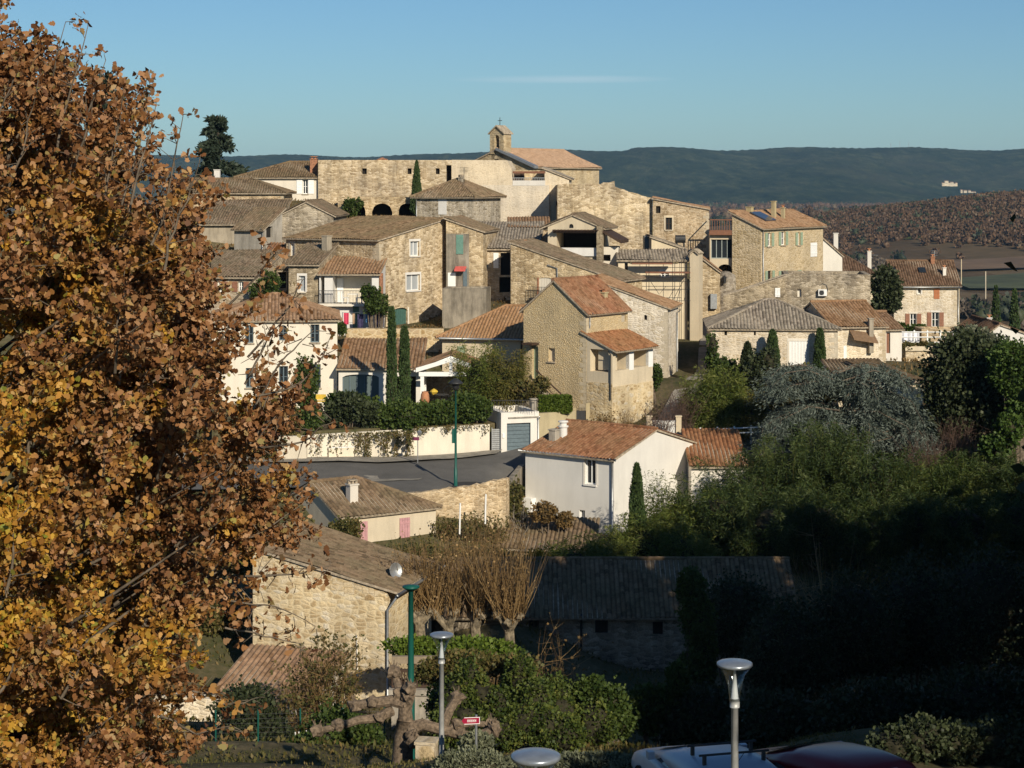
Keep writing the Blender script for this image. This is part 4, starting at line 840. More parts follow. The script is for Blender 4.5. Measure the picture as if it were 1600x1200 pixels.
m_.add([o+du*a+Vector((0, 1, 0))*b_+n_*c_ for c_ in (0, 0.1) for a, b_ in ((0, 0), (1.7, 0), (1.7, 2), (0, 2))], [(0, 3, 2, 1), (4, 5, 6, 7), (0, 1, 5, 4), (1, 2, 6, 5), (2, 3, 7, 6), (3, 0, 4, 7)]); m_.build('solar_panel', solar, h.rf)
# red roofs on the right
h = House('stone_house', 'house with dark red roof and tall thin white chimney, right of the green shutters', (1316, 178), 0, xl=1278, d=7, eave=398, rise=2.0, roof='s-u', wall=pl_white, tile=ti_dark, over=0.2); h.finish(); h.chimney(1302, 1309, 363, 388, Y=179, mat=pl_white, pots=0)
h = House('stone_house', 'broad dark red tile roof with one white chimney, left of the dark bushy tree', (1368, 181), 0, xl=1314, d=7, eave=427, rise=2.2, roof='hipr', wall=pl_cream, tile=ti_dark, over=0.3, ov_side=0.0); h.finish(); h.chimney(1355, 1361, 391, 408, Y=182, mat=pl_white, pots=1)
m_ = MB(); d_ = h.local(P(1366, 401, 183)); m_.lathe([(0.0, 0), (0.3, 0.06), (0.42, 0.16), (0.3, 0.05), (0, -0.02)], tuple(d_), 16); m_.tube([tuple(d_), (d_.x-0.5, d_.y, d_.z-0.2)], 0.03, 5); m_.build('satellite_dish', metal_grey, h.root)
h = House('stone_house', 'cream stone house with rust-brown shutters and two roof lights, rightmost of the big houses', (1499, 186), -2, xl=1397, d=7.5, eave=444, rise=2.1, roof='gu', wall=st_pale, tile=ti_dark, over=0.35, ov_side=0.2)
h.opening('front', 1434, 450, 1439, 459, 'win', surround=pl_white, bars=(0, 1)); h.opening('front', 1459, 451, 1468, 467, 'closed', mat=wood_rust)
h.opening('front', 1422, 490, 1432, 508, 'win', mat=wood_white, surround=pl_white, shut=(wood_brown, 'lr', 0.42)); h.opening('front', 1456, 488, 1467, 511, 'win', mat=wood_white, surround=pl_white, shut=(wood_brown, 'lr', 0.42)); h.finish(); h.pipe('front', 1497, 447, 512)
h.gutter(); h.chimney(1454, 1460, 400, 412, Y=189.5, mat=brick, pots=1); h.chimney(1473, 1478, 417, 429, Y=187.5, mat=pl_white, pots=1)
W = h.W('front')
for a, b_ in ((1393, 1405), (1441, 1452)):
    m_ = MB(); ta = h.px('front', a); tb = h.px('front', b_); sv = 2.1/3.75; dv = Vector((0, 1, sv)).normalized(); nn = Vector((0, -sv, 1)).normalized(); v0 = 1.7; o = Vector((0, v0, h.H+v0*sv))
    m_.add([o+Vector((x, 0, 0))+dv*y+nn*z for z in (0.05, 0.17) for x, y in ((ta, 0), (tb, 0), (tb, 0.9), (ta, 0.9))], [(0, 3, 2, 1), (4, 5, 6, 7), (0, 1, 5, 4), (1, 2, 6, 5), (2, 3, 7, 6), (3, 0, 4, 7)]); m_.build('skylight', glass, h.rf)
m_ = MB(); q = h.local(P(1460, 392, 189.5)); q2 = h.local(P(1460, 408, 189.5)); m_.tube([tuple(q2), tuple(q)], 0.025, 5)
for k in range(4): m_.tube([(q.x-0.35, q.y, q.z-0.15*k), (q.x+0.35, q.y, q.z-0.15*k)], 0.018, 4)
m_.build('aerial', metal_grey, h.rf)
h = House('white_house', 'low white gable end at the far right edge above the pine', (1640, 151), 0, xl=1527, d=9, eave=533, rise=1.35, roof='gv', f=0.31, wall=pl_white, tile=ti_dark, over=0.3); h.finish(); h.chimney(1542, 1549, 495, 509, Y=155, mat=pl_white, pots=1)
# stone wall with air-conditioning unit
h = House('ruined_house', 'roofless grey stone house shell with a blind white window and an air conditioner on it', (1360, 149), -6, xl=1226, d=6, eave=429, roof='flat', wall=st_grey, cat='ruin')
h.opening('front', 1246, 452, 1252, 464, 'dark', pane=pl_white); h.finish()
h2 = House('garden_wall', 'stone wall whose top slopes up to the right, with a small white blocked window', (1227, 149.2), -6, xl=1130, d=0.8, eave=431, rise=1.55, roof='s+u', wall=st_grey, tile=mortar, over=0.0, ov_side=0.03, cat='wall', cap=False); h2.ez -= 1.55; h2.H -= 1.55
h2.opening('front', 1211, 450, 1219, 464, 'closed', mat=wood_white); h2.finish()
a_ = h; t, z = a_.px('front', 1285, 462); wp = a_.A+a_.u*t+Vector((0, 0, z))
ac = empty('air_conditioner', wp, R(-6), 'white air conditioner box fixed high on the grey roofless wall', 'air conditioner'); m_ = MB(); m_.box(-0.33, 0.33, -0.36, -0.02, 0, 0.5); m_.build('casing', wood_white, ac)
m_ = MB(); m_.lathe([(0.0, 0), (0.19, 0)], n=16); [m_.box(-0.2, 0.2, k-0.008, k+0.008, -0.004, 0.006) for k in np.linspace(-0.18, 0.18, 7)]; o = m_.build('fan_grille', metal_dark, ac); o.rotation_euler = (R(90), 0, 0); o.location = (-0.08, -0.37, 0.25)
m_ = MB(); m_.tube([(0.3, -0.05, 0.1), (0.42, -0.05, 0.5), (0.3, -0.05, 0.85), (0.0, -0.05, 0.95), (-0.2, -0.05, 0.8)], 0.025, 5); m_.build('hose', metal_dark, ac)
# barn
h = House('barn', 'long low barn with a grey hipped tile roof and white double doors between two cypresses', (1309, 137), -4, xl=1110, d=8.5, eave=513, rise=1.75, roof='hip', wall=st_pale, tile=ti_grey, over=0.25, cat='barn')
h.opening('front', 1132, 516, 1136, 524, 'dark'); h.opening('front', 1178, 517, 1181, 524, 'dark'); h.opening('front', 1233, 533, 1261, 582, 'door', mat=wood_white, surround=pl_white, label='white double door', depth=0.06); h.finish()
h = House('barn_wing', 'stone wing right of the barn with a brown roof and tall square flue', (1384, 140), 12, corner='B', xl=1300, d=8, eave=508, rise=1.5, roof='gu', wall=st_pale, tile=ti_brown, over=0.3, cat='barn')
h.opening('front', 1318, 540, 1323, 560, 'door', mat=wood_white, depth=0.05); h.finish(); h.chimney(1357, 1364, 496, 526, Y=139.5, mat=pl_grey, pots=0)
W = h.W('front'); m_ = MB(); t0, z1 = h.px('front', 1327, 515); t1, z0 = h.px('front', 1365, 527); m_.add([W(t0, z1, 0.01), W(t1, z1-0.3, 0.01), W(t1, z0-0.3, 0.9), W(t0, z0, 0.9), W(t0, z1-0.1, 0.01), W(t1, z1-0.4, 0.01), W(t1, z0-0.4, 0.9), W(t0, z0-0.1, 0.9)], [(0, 1, 2, 3), (4, 7, 6, 5), (3, 2, 6, 7), (0, 3, 7, 4), (1, 5, 6, 2)]); m_.build('lean_to_roof', ti_brown, h.root)
h = House('white_house', 'little white annex with a brown roof and clay pot, right end of the barn', (1409, 143), 10, xl=1376, d=7, eave=513, rise=1.0, roof='gu', wall=pl_white, tile=ti_brown, over=0.3)
h.opening('front', 1385, 520, 1391, 552, 'door', mat=wood_brown); h.finish()
h = House('low_house', 'small tan house with a flat mossy roof behind the blue cedar', (1400, 125), 20, corner='A', xr=1442, d=6, eave=595, rise=0.7, roof='s+v', wall=pl_cream, tile=ti_old, over=0.4)
h.opening('front', 1404, 600, 1411, 625, 'win', surround=pl_white); h.finish()
h = House('low_house', 'tan wall with a pale green window and railing glimpsed through the blue cedar', (1400, 126), 0, xl=1310, d=6, eave=596, rise=0.8, roof='s+v', wall=pl_cream, tile=ti_old, over=0.4)
h.opening('front', 1375, 602, 1392, 618, 'win', mat=wood_green, pane=glass_light, bars=(3, 1)); h.finish()
# terrace wall with white rails beneath the rust-shuttered house
h = House('terrace_wall', 'stone terrace wall with a pale coping below the white rails', (1415, 144), 0, corner='A', xr=1510, d=5, eave=543, roof='flat', wall=st_gold, cat='wall'); h.finish()
h.slab('coping', 'front', 1414, 541, 1480, 548, 0.0, 0.15, pl_cream)
fz = Z(543, 144.4)
def rail_fence(label, pa, pb, Ya, Yb, pya, pyb, hgt, nposts, cols=3, mat=wood_white, name='fence'):
    a = P(pa, pya, Ya); b_ = P(pb, pyb, Yb); t = empty(name, a, 0, label, 'fence'); d = b_-a
    for i in range(nposts): q = d*(i/(nposts-1)); m_ = MB(); m_.box(q.x-0.05, q.x+0.05, q.y-0.05, q.y+0.05, q.z-0.5, q.z+hgt+0.06); m_.build('post', mat, t)
    for k in range(cols): z = hgt*(k+1)/cols-0.08; m_ = MB(); m_.tube([(0, -0.06, z), (d.x, d.y-0.06, d.z+z)], 0.045, 4); m_.build('rail', mat, t)
rail_fence('white rail fence on the terrace wall below the rust-shuttered house', 1408, 1490, 144.6, 144.6, 541, 541, 1.15, 5)
rail_fence('white two-rail fence beside the lane, right of the sliding gate', 1068, 1200, 122, 122, 686, 680, 0.62, 6, 2)
t = empty('washing', P(1425, 520, 146), 0, 'white bed sheets hanging on the terrace under the rust-shuttered house', 'washing')
for x0, x1 in ((-0.9, -0.15), (-0.12, 0.55)):
    m_ = MB(); k = 10; vs = []
    for i in range(k+1): x = x0+(x1-x0)*i/k; y = 0.05*math.sin(i*1.1); vs += [(x, y, 0.1), (x, y*2, -0.75)]
    m_.add(vs+[(v_[0], v_[1]+0.012, v_[2]) for v_ in vs], [(2*i, 2*i+2, 2*i+3, 2*i+1) for i in range(k)]+[(2*(k+1)+2*i, 2*(k+1)+2*i+1, 2*(k+1)+2*i+3, 2*(k+1)+2*i+2) for i in range(k)]); m_.build('sheet', cloth_white, t)
h = House('retaining_wall', 'pale stone retaining bank under the terrace of the rust-shuttered house', (1440, 170), 0, corner='A', xr=1506, d=3, eave=514, roof='flat', wall=st_tan, cat='wall'); h.finish()

# ---------------------------------------------------------------- middle of the slope
h = House('stone_house', 'tall pale stone house with blank wall and tiny round hole, left of the alley', (1043, 138), -15, xl=925, xr=1060, eave=480, rise=1.95, roof='s-u', wall=st_pale, tile=ti_brown, over=0.3, ov_side=0.1)
h.opening('front', 1006, 492, 1011, 500, 'dark', arch=True); h.finish(); h.pipe('right', 1056, 484, 580)
h = House('stone_house', 'rough rendered gabled house with red roof, chimney and outdoor stair, centre of the village', (916, 128), -37, xl=818, xr=981, eave=487, rise=2.05, roof='gv', wall=pl_rough, tile=ti_red, over=0.3)
h.opening('front', 857, 544, 867, 565, 'win', surround=None, mat=pl_cream, pane=pl_cream, bars=(0, 1)); h.opening('front', 831, 541, 841, 592, 'door', mat=wood_green, depth=0.3)
h.opening('right', 971, 492, 978, 503, 'dark', pane=pl_grey, depth=0.1); h.finish(); h.chimney(939, 948, 455, 476, Y=131.5, mat=pl_yellow, pots=1); h.pipe('right', 920, 489, 512, r=0.04)
W = h.W('front'); ps_ = [h.px('front', a, b_) for a, b_ in ((844, 577), (890, 621))]; m_ = MB(); m_.tube([W(t, z, 0.5) for t, z in ps_], 0.06, 6); m_.tube([W(t, z-0.5, 0.5) for t, z in ps_], 0.03, 6); m_.build('handrail', wood_dark, h.root)
m_ = MB(); (ta, za), (tb, zb_) = ps_
for i in range(12): a = ta+(tb-ta)*i/12; z = za+(zb_-za)*(i+1)/12-0.95; m_.obox(W_(W), a, a+(tb-ta)/12, 0, z, 0.01, 1.0)
m_.obox(W_(W), ta-1.5, ta, 0, za-0.95, 0.01, 1.0); m_.build('outdoor_stair', pl_grey, h.root)
h.slab('door_canopy', 'front', 826, 535, 842, 538, 0.0, 0.8, wood_dark)
# projecting loggia
h = House('loggia', 'cream loggia with white pillars and a red tile roof projecting from the rough rendered house', (957, 126.75), -37, xl=917, xr=1020, eave=545, rise=0.85, roof='s-u', wall=pl_cream, tile=ti_red, over=0.45)
h = h
h.opening('front', 922, 546, 951, 581, 'dark', pane=pl_white, depth=1.0); h.opening('right', 962, 545, 983, 578, 'dark', pane=pl_white, depth=1.4); h.opening('right', 990, 541, 1013, 573, 'dark', pane=pl_yellow, depth=1.4); h.finish()
h.slab('pillar', 'right', 983, 541, 990, 578, -0.25, 0.02, wood_white); h.slab('pillar', 'right', 1013, 540, 1020, 573, -0.2, 0.02, wood_white); h.slab('shutter', 'front', 934, 552, 944, 581, -0.95, -0.9, wood_grey)
h.slab('stone_base', 'front', 917, 598, 957, 680, 0.003, 0.04, st_near); h.slab('stone_base', 'right', 957.5, 600, 1020, 680, 0.003, 0.04, st_near)
W = h.W('right'); t, z = h.px('right', 1003, 556); m_ = MB()
for k in range(2): m_.obox(W_(W), t-0.3+k*0.3, t-0.28+k*0.3, z-0.7, z+0.5, -1.3, -1.25)
for k in range(4): m_.obox(W_(W), t-0.3, t+0.02, z-0.7+0.4*k, z-0.67+0.4*k, -1.3, -1.25)
m_.build('window_frame', wood_white, h.root); h.pipe('front', 955, 548, 625, metal_dark, 0.04)
h = House('stone_house', 'low house with bright orange tile roof below the tall grey concrete wall', (822, 135.5), -14, xl=691, d=7.5, eave=526, rise=1.9, roof='hipl', wall=pl_cream, tile=ti_orange, over=0.4, ov_side=0)
h.opening('front', 715, 541, 727, 562, 'closed', mat=wood_green); h.finish(); h.gutter(); h.pipe('front', 815, 530, 570, metal_dark)
# white house by the oak
h = House('white_house', 'two-storey white house with dark windows and an arched one, just right of the oak crown', (527, 129), 6.5, xl=330, d=8, eave=498, rise=1.45, roof='hip', wall=pl_white, tile=ti_brown, over=0.3)
for a, b_, c_, e in ((485, 499, 507, 535), (383, 396, 508, 536), (487, 501, 569, 606), (384, 396, 575, 606)): h.opening('front', a, c_, b_, e, 'win', mat=metal_blue)
h.opening('front', 436, 508, 449, 532, 'win', arch=True, mat=metal_blue); h.opening('front', 436, 572, 450, 606, 'win', mat=metal_blue); h.finish()
h = House('garden_house', 'single-storey annex with curtained arched sliding doors, right of the two-storey white house', (658, 128), 0, xl=529, d=6, eave=574, rise=1.35, roof='s+v', wall=pl_white, tile=ti_brown, over=0.35)
h.opening('front', 535, 585, 592, 640, 'win', mat=metal_blue, pane=glass_grey, bars=(4, 1), arch=0.16, sill=False); h.opening('front', 603, 588, 650, 640, 'dark', depth=1.5); h.finish()
# white timber carport
cp = empty('pergola', (X(657, 126.5), 126.5, -15.2), 0, 'white timber gabled pergola with a tiled roof beside the two cypresses', 'pergola')
Wd = X(752, 126.5)-X(657, 126.5); hz = Z(581, 126.5)+15.2; ap = Z(559, 126.5)+15.2
for x in (0.12, Wd-0.12):
    for y in (0, 3.2): m_ = MB(); m_.box(x-0.12, x+0.12, y-0.12, y+0.12, -0.5, hz); m_.build('post', wood_white, cp)
m_ = MB(); xm = Wd*0.5
def beam(m_, a, b_, t=0.28, y0=-0.15, y1=0.1): a, b_ = Vector(a), Vector(b_); m_.add([(a.x, y0, a.z), (b_.x, y0, b_.z), (b_.x, y0, b_.z+t), (a.x, y0, a.z+t), (a.x, y1, a.z), (b_.x, y1, b_.z), (b_.x, y1, b_.z+t), (a.x, y1, a.z+t)], [(0, 1, 2, 3), (7, 6, 5, 4), (0, 4, 5, 1), (3, 2, 6, 7), (0, 3, 7, 4), (1, 5, 6, 2)])
beam(m_, (-0.1, 0, hz-0.28), (Wd+0.1, 0, hz-0.28)); beam(m_, (-0.3, 0, hz-0.02), (xm, 0, ap-0.25), y0=-0.17, y1=0.12); beam(m_, (xm, 0, ap-0.25), (Wd+0.3, 0, hz-0.02), y0=-0.17, y1=0.12); m_.box(xm-0.1, xm+0.1, -0.16, 0.11, hz-0.02, ap-0.2); m_.build('truss', wood_white, cp)
mb, sb = MB(), MB(); tiles(mb, sb, [(-0.45, -0.1, hz+0.2-0.1), (-0.45, 4.5, hz+0.1), (xm, 4.5, ap+0.12), (xm, -0.1, ap+0.12)]); tiles(mb, sb, [(Wd+0.45, 4.5, hz+0.1), (Wd+0.45, -0.1, hz+0.1), (xm, -0.1, ap+0.12), (xm, 4.5, ap+0.12)]); mb.uv[0] = (0.01, 0.01); o = mb.build('roof', ti_brown, cp); sb.build('eave', wood_white, o)
h = House('garden_backwall', 'stone wall behind the white pergola', (656, 131.5), 0, corner='A', xr=745, d=0.6, eave=583, roof='flat', wall=st_tan, cat='wall'); h.finish()
# garden terrace, garden wall, garage
gl = [(X(480, 118), 118.0), (X(765, 121.8), 121.8), (X(832, 122), 124.5), (X(832, 134), 134), (X(330, 134), 134), (X(330, 119), 119)]
m_ = MB(); m_.prism([(a, b_+0.3) for a, b_ in gl], -19, -15.2); o = m_.build('garden_terrace', MATS['ground_earth']); tag(o, kind='structure')
def seg_wall(name, label, a, b_, za, zb_, thick, mat, base=-19.5):
    a, b_ = Vector((a[0], a[1], 0)), Vector((b_[0], b_[1], 0)); u = (b_-a).normalized(); n = Vector((u.y, -u.x, 0)); L = (b_-a).length; t = empty(name, (a.x, a.y, base), math.atan2(u.y, u.x), label, 'wall')
    m_ = MB(); m_.add([(0, 0, 0), (L, 0, 0), (L, 0, zb_-base), (0, 0, za-base), (0, thick, 0), (L, thick, 0), (L, thick, zb_-base), (0, thick, za-base)], [(0, 1, 2, 3), (7, 6, 5, 4), (3, 2, 6, 7), (0, 3, 7, 4), (1, 5, 6, 2)]); m_.build('wall', mat, t); return t, L
gw, L = seg_wall('garden_wall', 'long cream garden wall curving up the lane under trailing greenery', gl[0], gl[1], Z(680, 118), Z(663, 121.8), 0.25, pl_wall)
m_ = MB(); m_.box(1.3, 2.9, -0.28, -0.01, 1.9, 3.25); m_.build('meter_cabinet', pl_wall, gw); m_ = MB(); m_.box(1.28, 2.92, -0.3, -0.003, 3.25, 3.3); m_.build('cabinet_lid', wood_white, gw)
t = empty('low_wall', (X(470, 117), 117.5, -18), 0, 'short return of the cream garden wall beside the oak', 'wall'); m_ = MB(); m_.box(-1.5, 0.3, 0, 0.25, 0, 2.6); m_.build('wall', pl_wall, t)
h = House('garage', 'small white flat-roofed garage with a slate-blue door at the end of the cream garden wall', (783, 121.5), 18, corner='A', xr=842, xl=766, eave=645, roof='flat', wall=pl_white, cat='garage', d=4)
h.opening('front', 792, 661, 829, 704, 'garage', mat=metal_blue, depth=0.25); h.finish(); h.slab('cornice', 'front', 794, 651, 841, 653, 0.002, 0.08, pl_grey); h.pipe('front', 840.5, 650, 698, wood_white)
h.slab('intercom', 'front', 784.5, 677, 788, 684, 0.0, 0.08, wood_white)
t = empty('gate', (X(769, 121.2), 121.7, -18), R(8), 'grey slatted pedestrian gate left of the garage', 'gate'); m_ = MB()
for i in range(13): m_.box(0, 0.62, -0.02, 0.02, 0.9+i*0.125, 1.0+i*0.125)
m_.box(-0.04, 0, -0.04, 0.04, 0.6, 2.6); m_.box(0.62, 0.66, -0.04, 0.04, 0.6, 2.6); m_.build('slat_panel', metal_grey, t)
t, L = seg_wall('low_wall', 'low cream wall with a clipped green hedge on top, right of the garage', (X(842, 123.5), 123.5), (X(899, 125.5), 125.5), Z(646, 123.5), Z(642, 125.5), 0.35, pl_yellow, -18)
t = empty('gate', (X(899, 125.6), 125.7, -16.6), 0, 'dark metal gate between cream posts below the loggia', 'gate'); m_ = MB(); m_.box(0.06, 0.7, 0, 0.04, 0.2, 1.8)
for i in range(6): m_.box(0.1+i*0.1, 0.13+i*0.1, 0, 0.04, 1.8, 2.0)
m_.build('leaf', metal_dark, t); m_ = MB(); m_.box(-0.15, 0.06, -0.1, 0.2, 0, 2.0); m_.box(0.7, 0.95, -0.1, 0.2, 0, 2.3); m_.build('post', pl_yellow, t)
t = empty('gate', (X(1010, 122), 122, -16.5), 0, 'white sliding gate of vertical slats between two cream pillars by the bare shrub', 'gate')
m_ = MB(); Lg = X(1062, 122)-X(1010, 122)
for i in range(24): m_.box(0.35+i*(Lg-0.5)/24, 0.35+i*(Lg-0.5)/24+0.05, 0, 0.03, 0.3, 1.5)
m_.box(0.3, Lg-0.1, -0.02, 0.05, 0.35, 0.43); m_.box(0.3, Lg-0.1, -0.02, 0.05, 1.3, 1.38); m_.build('slat_panel', wood_white, t)
for x in (0, Lg-0.25): m_ = MB(); m_.box(x, x+0.35, -0.15, 0.2, 0, 1.75); m_.box(x-0.04, x+0.39, -0.19, 0.24, 1.75, 1.82); m_.build('pillar', pl_cream, t)

# lane: one strip draped on the ground
def strip(name, L_, R_, mat, dz=0.06, nu=5, seg=3, kind='structure'):
    A_, B_ = [], []
    for P_, out in ((L_, A_), (R_, B_)):
        for i in range(len(P_)-1):
            for k in range(seg): f = k/seg; out.append((P_[i][0]*(1-f)+P_[i+1][0]*f, P_[i][1]*(1-f)+P_[i+1][1]*f))
        out.append(P_[-1])
    vs = []
    for a, b_ in zip(A_, B_):
        for k in range(nu+1): f = k/nu; x, y = a[0]*(1-f)+b_[0]*f, a[1]*(1-f)+b_[1]*f; vs.append((x, y, G(x, y)+dz))
    fs = [(i*(nu+1)+k, i*(nu+1)+k+1, (i+1)*(nu+1)+k+1, (i+1)*(nu+1)+k) for i in range(len(A_)-1) for k in range(nu)]
    m_ = MB(); m_.add(vs, fs); o = m_.build(name, mat, None, True); return tag(o, kind=kind)
strip('road', [(-22, 108.5), (-12, 109), (-6, 109), (-1, 109.6), (-0.7, 113), (0.4, 117.3), (2.6, 120.8), (6, 121.8), (12, 119.6), (22, 117.4)], [(-22, 118.5), (-12.7, 117.0), (-6, 118.6), (-2.8, 120.0), (-1.0, 120.9), (1.5, 122.8), (5.5, 125.4), (12, 121.8), (22, 120.5)], asphalt, 0.22)
strip('road_patch', [(-9, 112), (-5.5, 112.2)], [(-9, 113.8), (-5.2, 114)], paving, 0.235, 2)
strip('road_patch', [(-3.5, 110.6), (-1.6, 110.6)], [(-3.3, 112.0), (-1.5, 112.2)], mat_plain('asphalt_new', (0.045, 0.043, 0.04), 0.9), 0.24, 2)
strip('pavement', [(-22, 117.6), (-12.6, 116.2), (-6, 117.6), (-2.8, 119.3), (-1.0, 120.3)], [(-22, 119.5), (-12.5, 118.05), (-6, 120.0), (-1.7, 121.4), (-0.6, 121.5)], paving, 0.34, 2)
strip('alley', [(6.2, 123.5), (8.6, 126.5), (12.3, 134), (13.8, 142), (15.0, 152), (16.2, 160)], [(9.8, 122.5), (12.4, 127), (14.4, 134), (15.8, 142), (16.8, 152), (18.2, 160)], paving, 0.08, 2)
seg_wall('retaining_wall', 'plain grey wall in shadow holding up the lane beside the big white house', (-0.45, 108.8), (0.75, 117.2), -17.25, -17.1, 0.3, concrete, -21.5)
t = empty('retaining_wall', (0, 0, 0), 0, 'ruined pale stone wall holding up the lane, overgrown with bare twigs', 'wall'); rw_path = [(-6.5, 106.6, 0.0), (-4.6, 107.6, 0.1), (-2.4, 108.4, 0.25), (-0.9, 108.6, 0.55), (-0.35, 108.7, 0.6)]
m_ = MB(); vs = []
fine = []
for (a, b_, c_), (d_, e_, f_) in zip(rw_path[:-1], rw_path[1:]):
    for k in range(8): q = k/8; fine.append((a+(d_-a)*q, b_+(e_-b_)*q, c_+(f_-c_)*q+random.uniform(-0.06, 0.06)))
fine.append(rw_path[-1])
for x, y, z in fine: vs += [(x, y, -21), (x, y, -17.3+z), (x+0.2, y+0.6, -17.3+z), (x+0.2, y+0.6, -21)]
n_ = len(fine); m_.add(vs, [(4*i+k, 4*i+4+k, 4*i+5+k, 4*i+1+k) for i in range(n_-1) for k in range(3)]+[(4*n_-4, 4*n_-1, 4*n_-2, 4*n_-3)]); m_.build('wall', st_tan, t)
for i, (px_, y0, y1) in enumerate(((718, 786, 826), (758, 772, 810))):
    t = empty('pole', (X(px_, 105.5), 105.5, Z(y1, 105.5)-0.3), 0, ('left', 'right')[i]+' of two thin white poles in front of the ruined stone wall', 'pole'); m_ = MB(); m_.tube([(0, 0, 0), (0.04, 0, Z(y0, 105.5)-Z(y1, 105.5)+0.3)], 0.05, 6); m_.build('shaft', wood_white, t)

# white house in the centre foreground
h = House('white_house', 'big white house with a red roof and two round-topped chimneys, in front of the lane', (959, 112), -37, xl=821, xr=1085, eave=716, rise=1.25, roof='gu', wall=mat_plaster('plaster_white_house', (0.70, 0.665, 0.59), 0.10, 0.06, 0.12), tile=ti_red, over=0.3)
h.opening('front', 914, 718, 931, 757, 'win', surround=pl_white, pane=glass, bars=(1, 1)); h.opening('front', 905, 797, 914, 823, 'win', surround=None); h.finish(); h.pipe('front', 958, 716, 830, r=0.06)
W = h.W('front'); z_ = h.H-0.16-1.25/(h.w/2)*0
mm = MB(); mm.tube([(-0.1, -0.1, 0), (0.1, 0, 0)], 0.01, 4)
m_ = MB(); zz = h.H-0.1
m_.tube([W(-0.35, zz+0.02, 0.22), W(h.w+0.3, zz+0.02, 0.22)], 0.07, 8); m_.build('gutter', metal_grey, h.root, True)
h.chimney(860, 872, 669, 692, Y=116.6, mat=pl_grey, pots=0)
m_ = MB(); q = h.local(P(880, 665, 117)); m_.lathe([(0, -1.4), (0.26, -1.4), (0.25, -0.1), (0.33, -0.08), (0.33, 0.0), (0.22, 0.02), (0.22, 0.2), (0.32, 0.22), (0.30, 0.30), (0, 0.34)], tuple(q), 16); m_.build('round_chimney', pl_white, h.rf)
h.slab('wall_cabinet', 'front', 822, 777, 837, 813, 0.0, 0.45, wood_white)
h = House('shed', 'white annex with a red-brown roof behind the bamboo, right of the big white house', (1166, 116), 0, xl=1080, d=5, eave=727, rise=1.4, roof='s+v', wall=pl_white, tile=ti_red, over=0.3, cat='annex'); h.finish(); h.slab('fascia', 'front', 1081, 731, 1165, 734, 0.003, 0.1, wood_white)
h = House('lean_to', 'lean-to with an old ribbed tile roof at the foot of the big white house', (925, 105), -6, corner='B', xl=772, d=5, eave=858, rise=0.75, roof='s+v', wall=st_tan, tile=ti_old, over=0.3, cat='lean-to'); h.finish()
h = House('cream_house', 'low cream house with two pink shuttered doors and an old mossy tile roof', (681, 106.5), 34, corner='B', xl=530, d=6.5, eave=790, rise=1.4, roof='hipr', wall=pl_cream, tile=ti_old, over=0.25)
h.opening('front', 557, 815, 574, 868, 'closed', mat=wood_pink); h.opening('front', 624, 809, 640, 855, 'closed', mat=wood_pink); h.finish(); h.chimney(543, 557, 754, 771, Y=105, mat=pl_white, pots=3)
# stone house at the left foreground
h = House('stone_house', 'stone house with ochre gable wall, mossy roof and downpipe, behind the oak branches', (605, 85), -16, xl=395, d=6.2, eave=919, rise=1.5, roof='s-u', wall=st_near, tile=ti_old, over=0.55, ov_side=0.15)
h.finish()
W = h.W('front'); hm = 1.5/h.w
m_ = MB()
for row in range(2):
    a = 0.1+0.2*row
    while a < h.w-0.5:
        b_ = a+random.uniform(0.35, 0.75); zt_ = h.H+1.5*(1-b_/h.w)-0.14-0.30*row
        if random.random() < 0.85-0.2*row: m_.obox(W_(W), a, b_-0.03, zt_-0.27, zt_-0.02, 0.002, 0.012+random.uniform(0, 0.02))
        a = b_
m_.build('top_stones', st_big, h.root)
t, z = h.px('front', 607, 925); m_ = MB(); tt = h.w+0.06; m_.tube([(h.w+0.5, 0.0, h.H-0.2), (h.w+0.45, -0.1, h.H-0.4), (tt, -0.12, h.H-0.95), (tt, -0.12, 0.2)], 0.055, 8); m_.build('downpipe', metal_grey, h.root, True)
m_ = MB(); m_.tube([(h.w+0.62, -0.3, h.H-0.22), (h.w+0.62, h.d+0.2, h.H-0.22)], 0.07, 8); m_.build('gutter', metal_grey, h.root, True)
dish = MB(); dish.lathe([(0.0, 0), (0.15, 0.02), (0.28, 0.07), (0.36, 0.13), (0.37, 0.13), (0.28, 0.05), (0.15, 0.0), (0.0, -0.02)], n=20); dish.tube([(0, 0, 0), (0.15, 0, -0.5)], 0.03, 5)
o = dish.build('satellite_dish', metal_grey, h.root, True); o.location = tuple(h.local(P(616, 892, 87))); o.rotation_euler = (R(8), R(78), R(-22))
wire = MB(); a = h.px('front', 558, 992); b_ = h.px('front', 559, 1060); wire.tube([W(a[0], a[1], 0.05), W(b_[0], b_[1], 0.05)], 0.025, 5); wire.build('conduit', wood_white, h.root)
h = House('lean_to', 'stone lean-to with a red-brown roof at the foot of the ochre stone house', (488, 78), -16, corner='B', xl=335, d=3.6, eave=1092, rise=0.9, roof='s+v', wall=st_pale, tile=ti_brown, over=0.3, cat='lean-to')
h.finish()
h = House('stone_wall', 'crumbling stone wall at the bottom left behind the wire fence', (420, 76.5), -12, corner='B', xl=240, d=0.7, eave=1098, roof='flat', wall=st_pale, cat='wall'); h.finish()
# long dark house in the shade
h = House('long_house', 'long stone farmhouse lying in deep shade under the bamboo', (1245, 95), 0, xl=606, d=7, eave=957, rise=1.95, roof='gu', wall=st_grey, tile=ti_old, over=0.4)
h.opening('front', 826, 966, 842, 994, 'win', mat=wood_dark); h.opening('front', 930, 968, 950, 990, 'dark'); h.opening('front', 1020, 972, 1036, 992, 'dark'); h.opening('front', 670, 965, 692, 1010, 'dark'); h.finish(); h.pipe('front', 908, 958, 1065, metal_dark, 0.06)

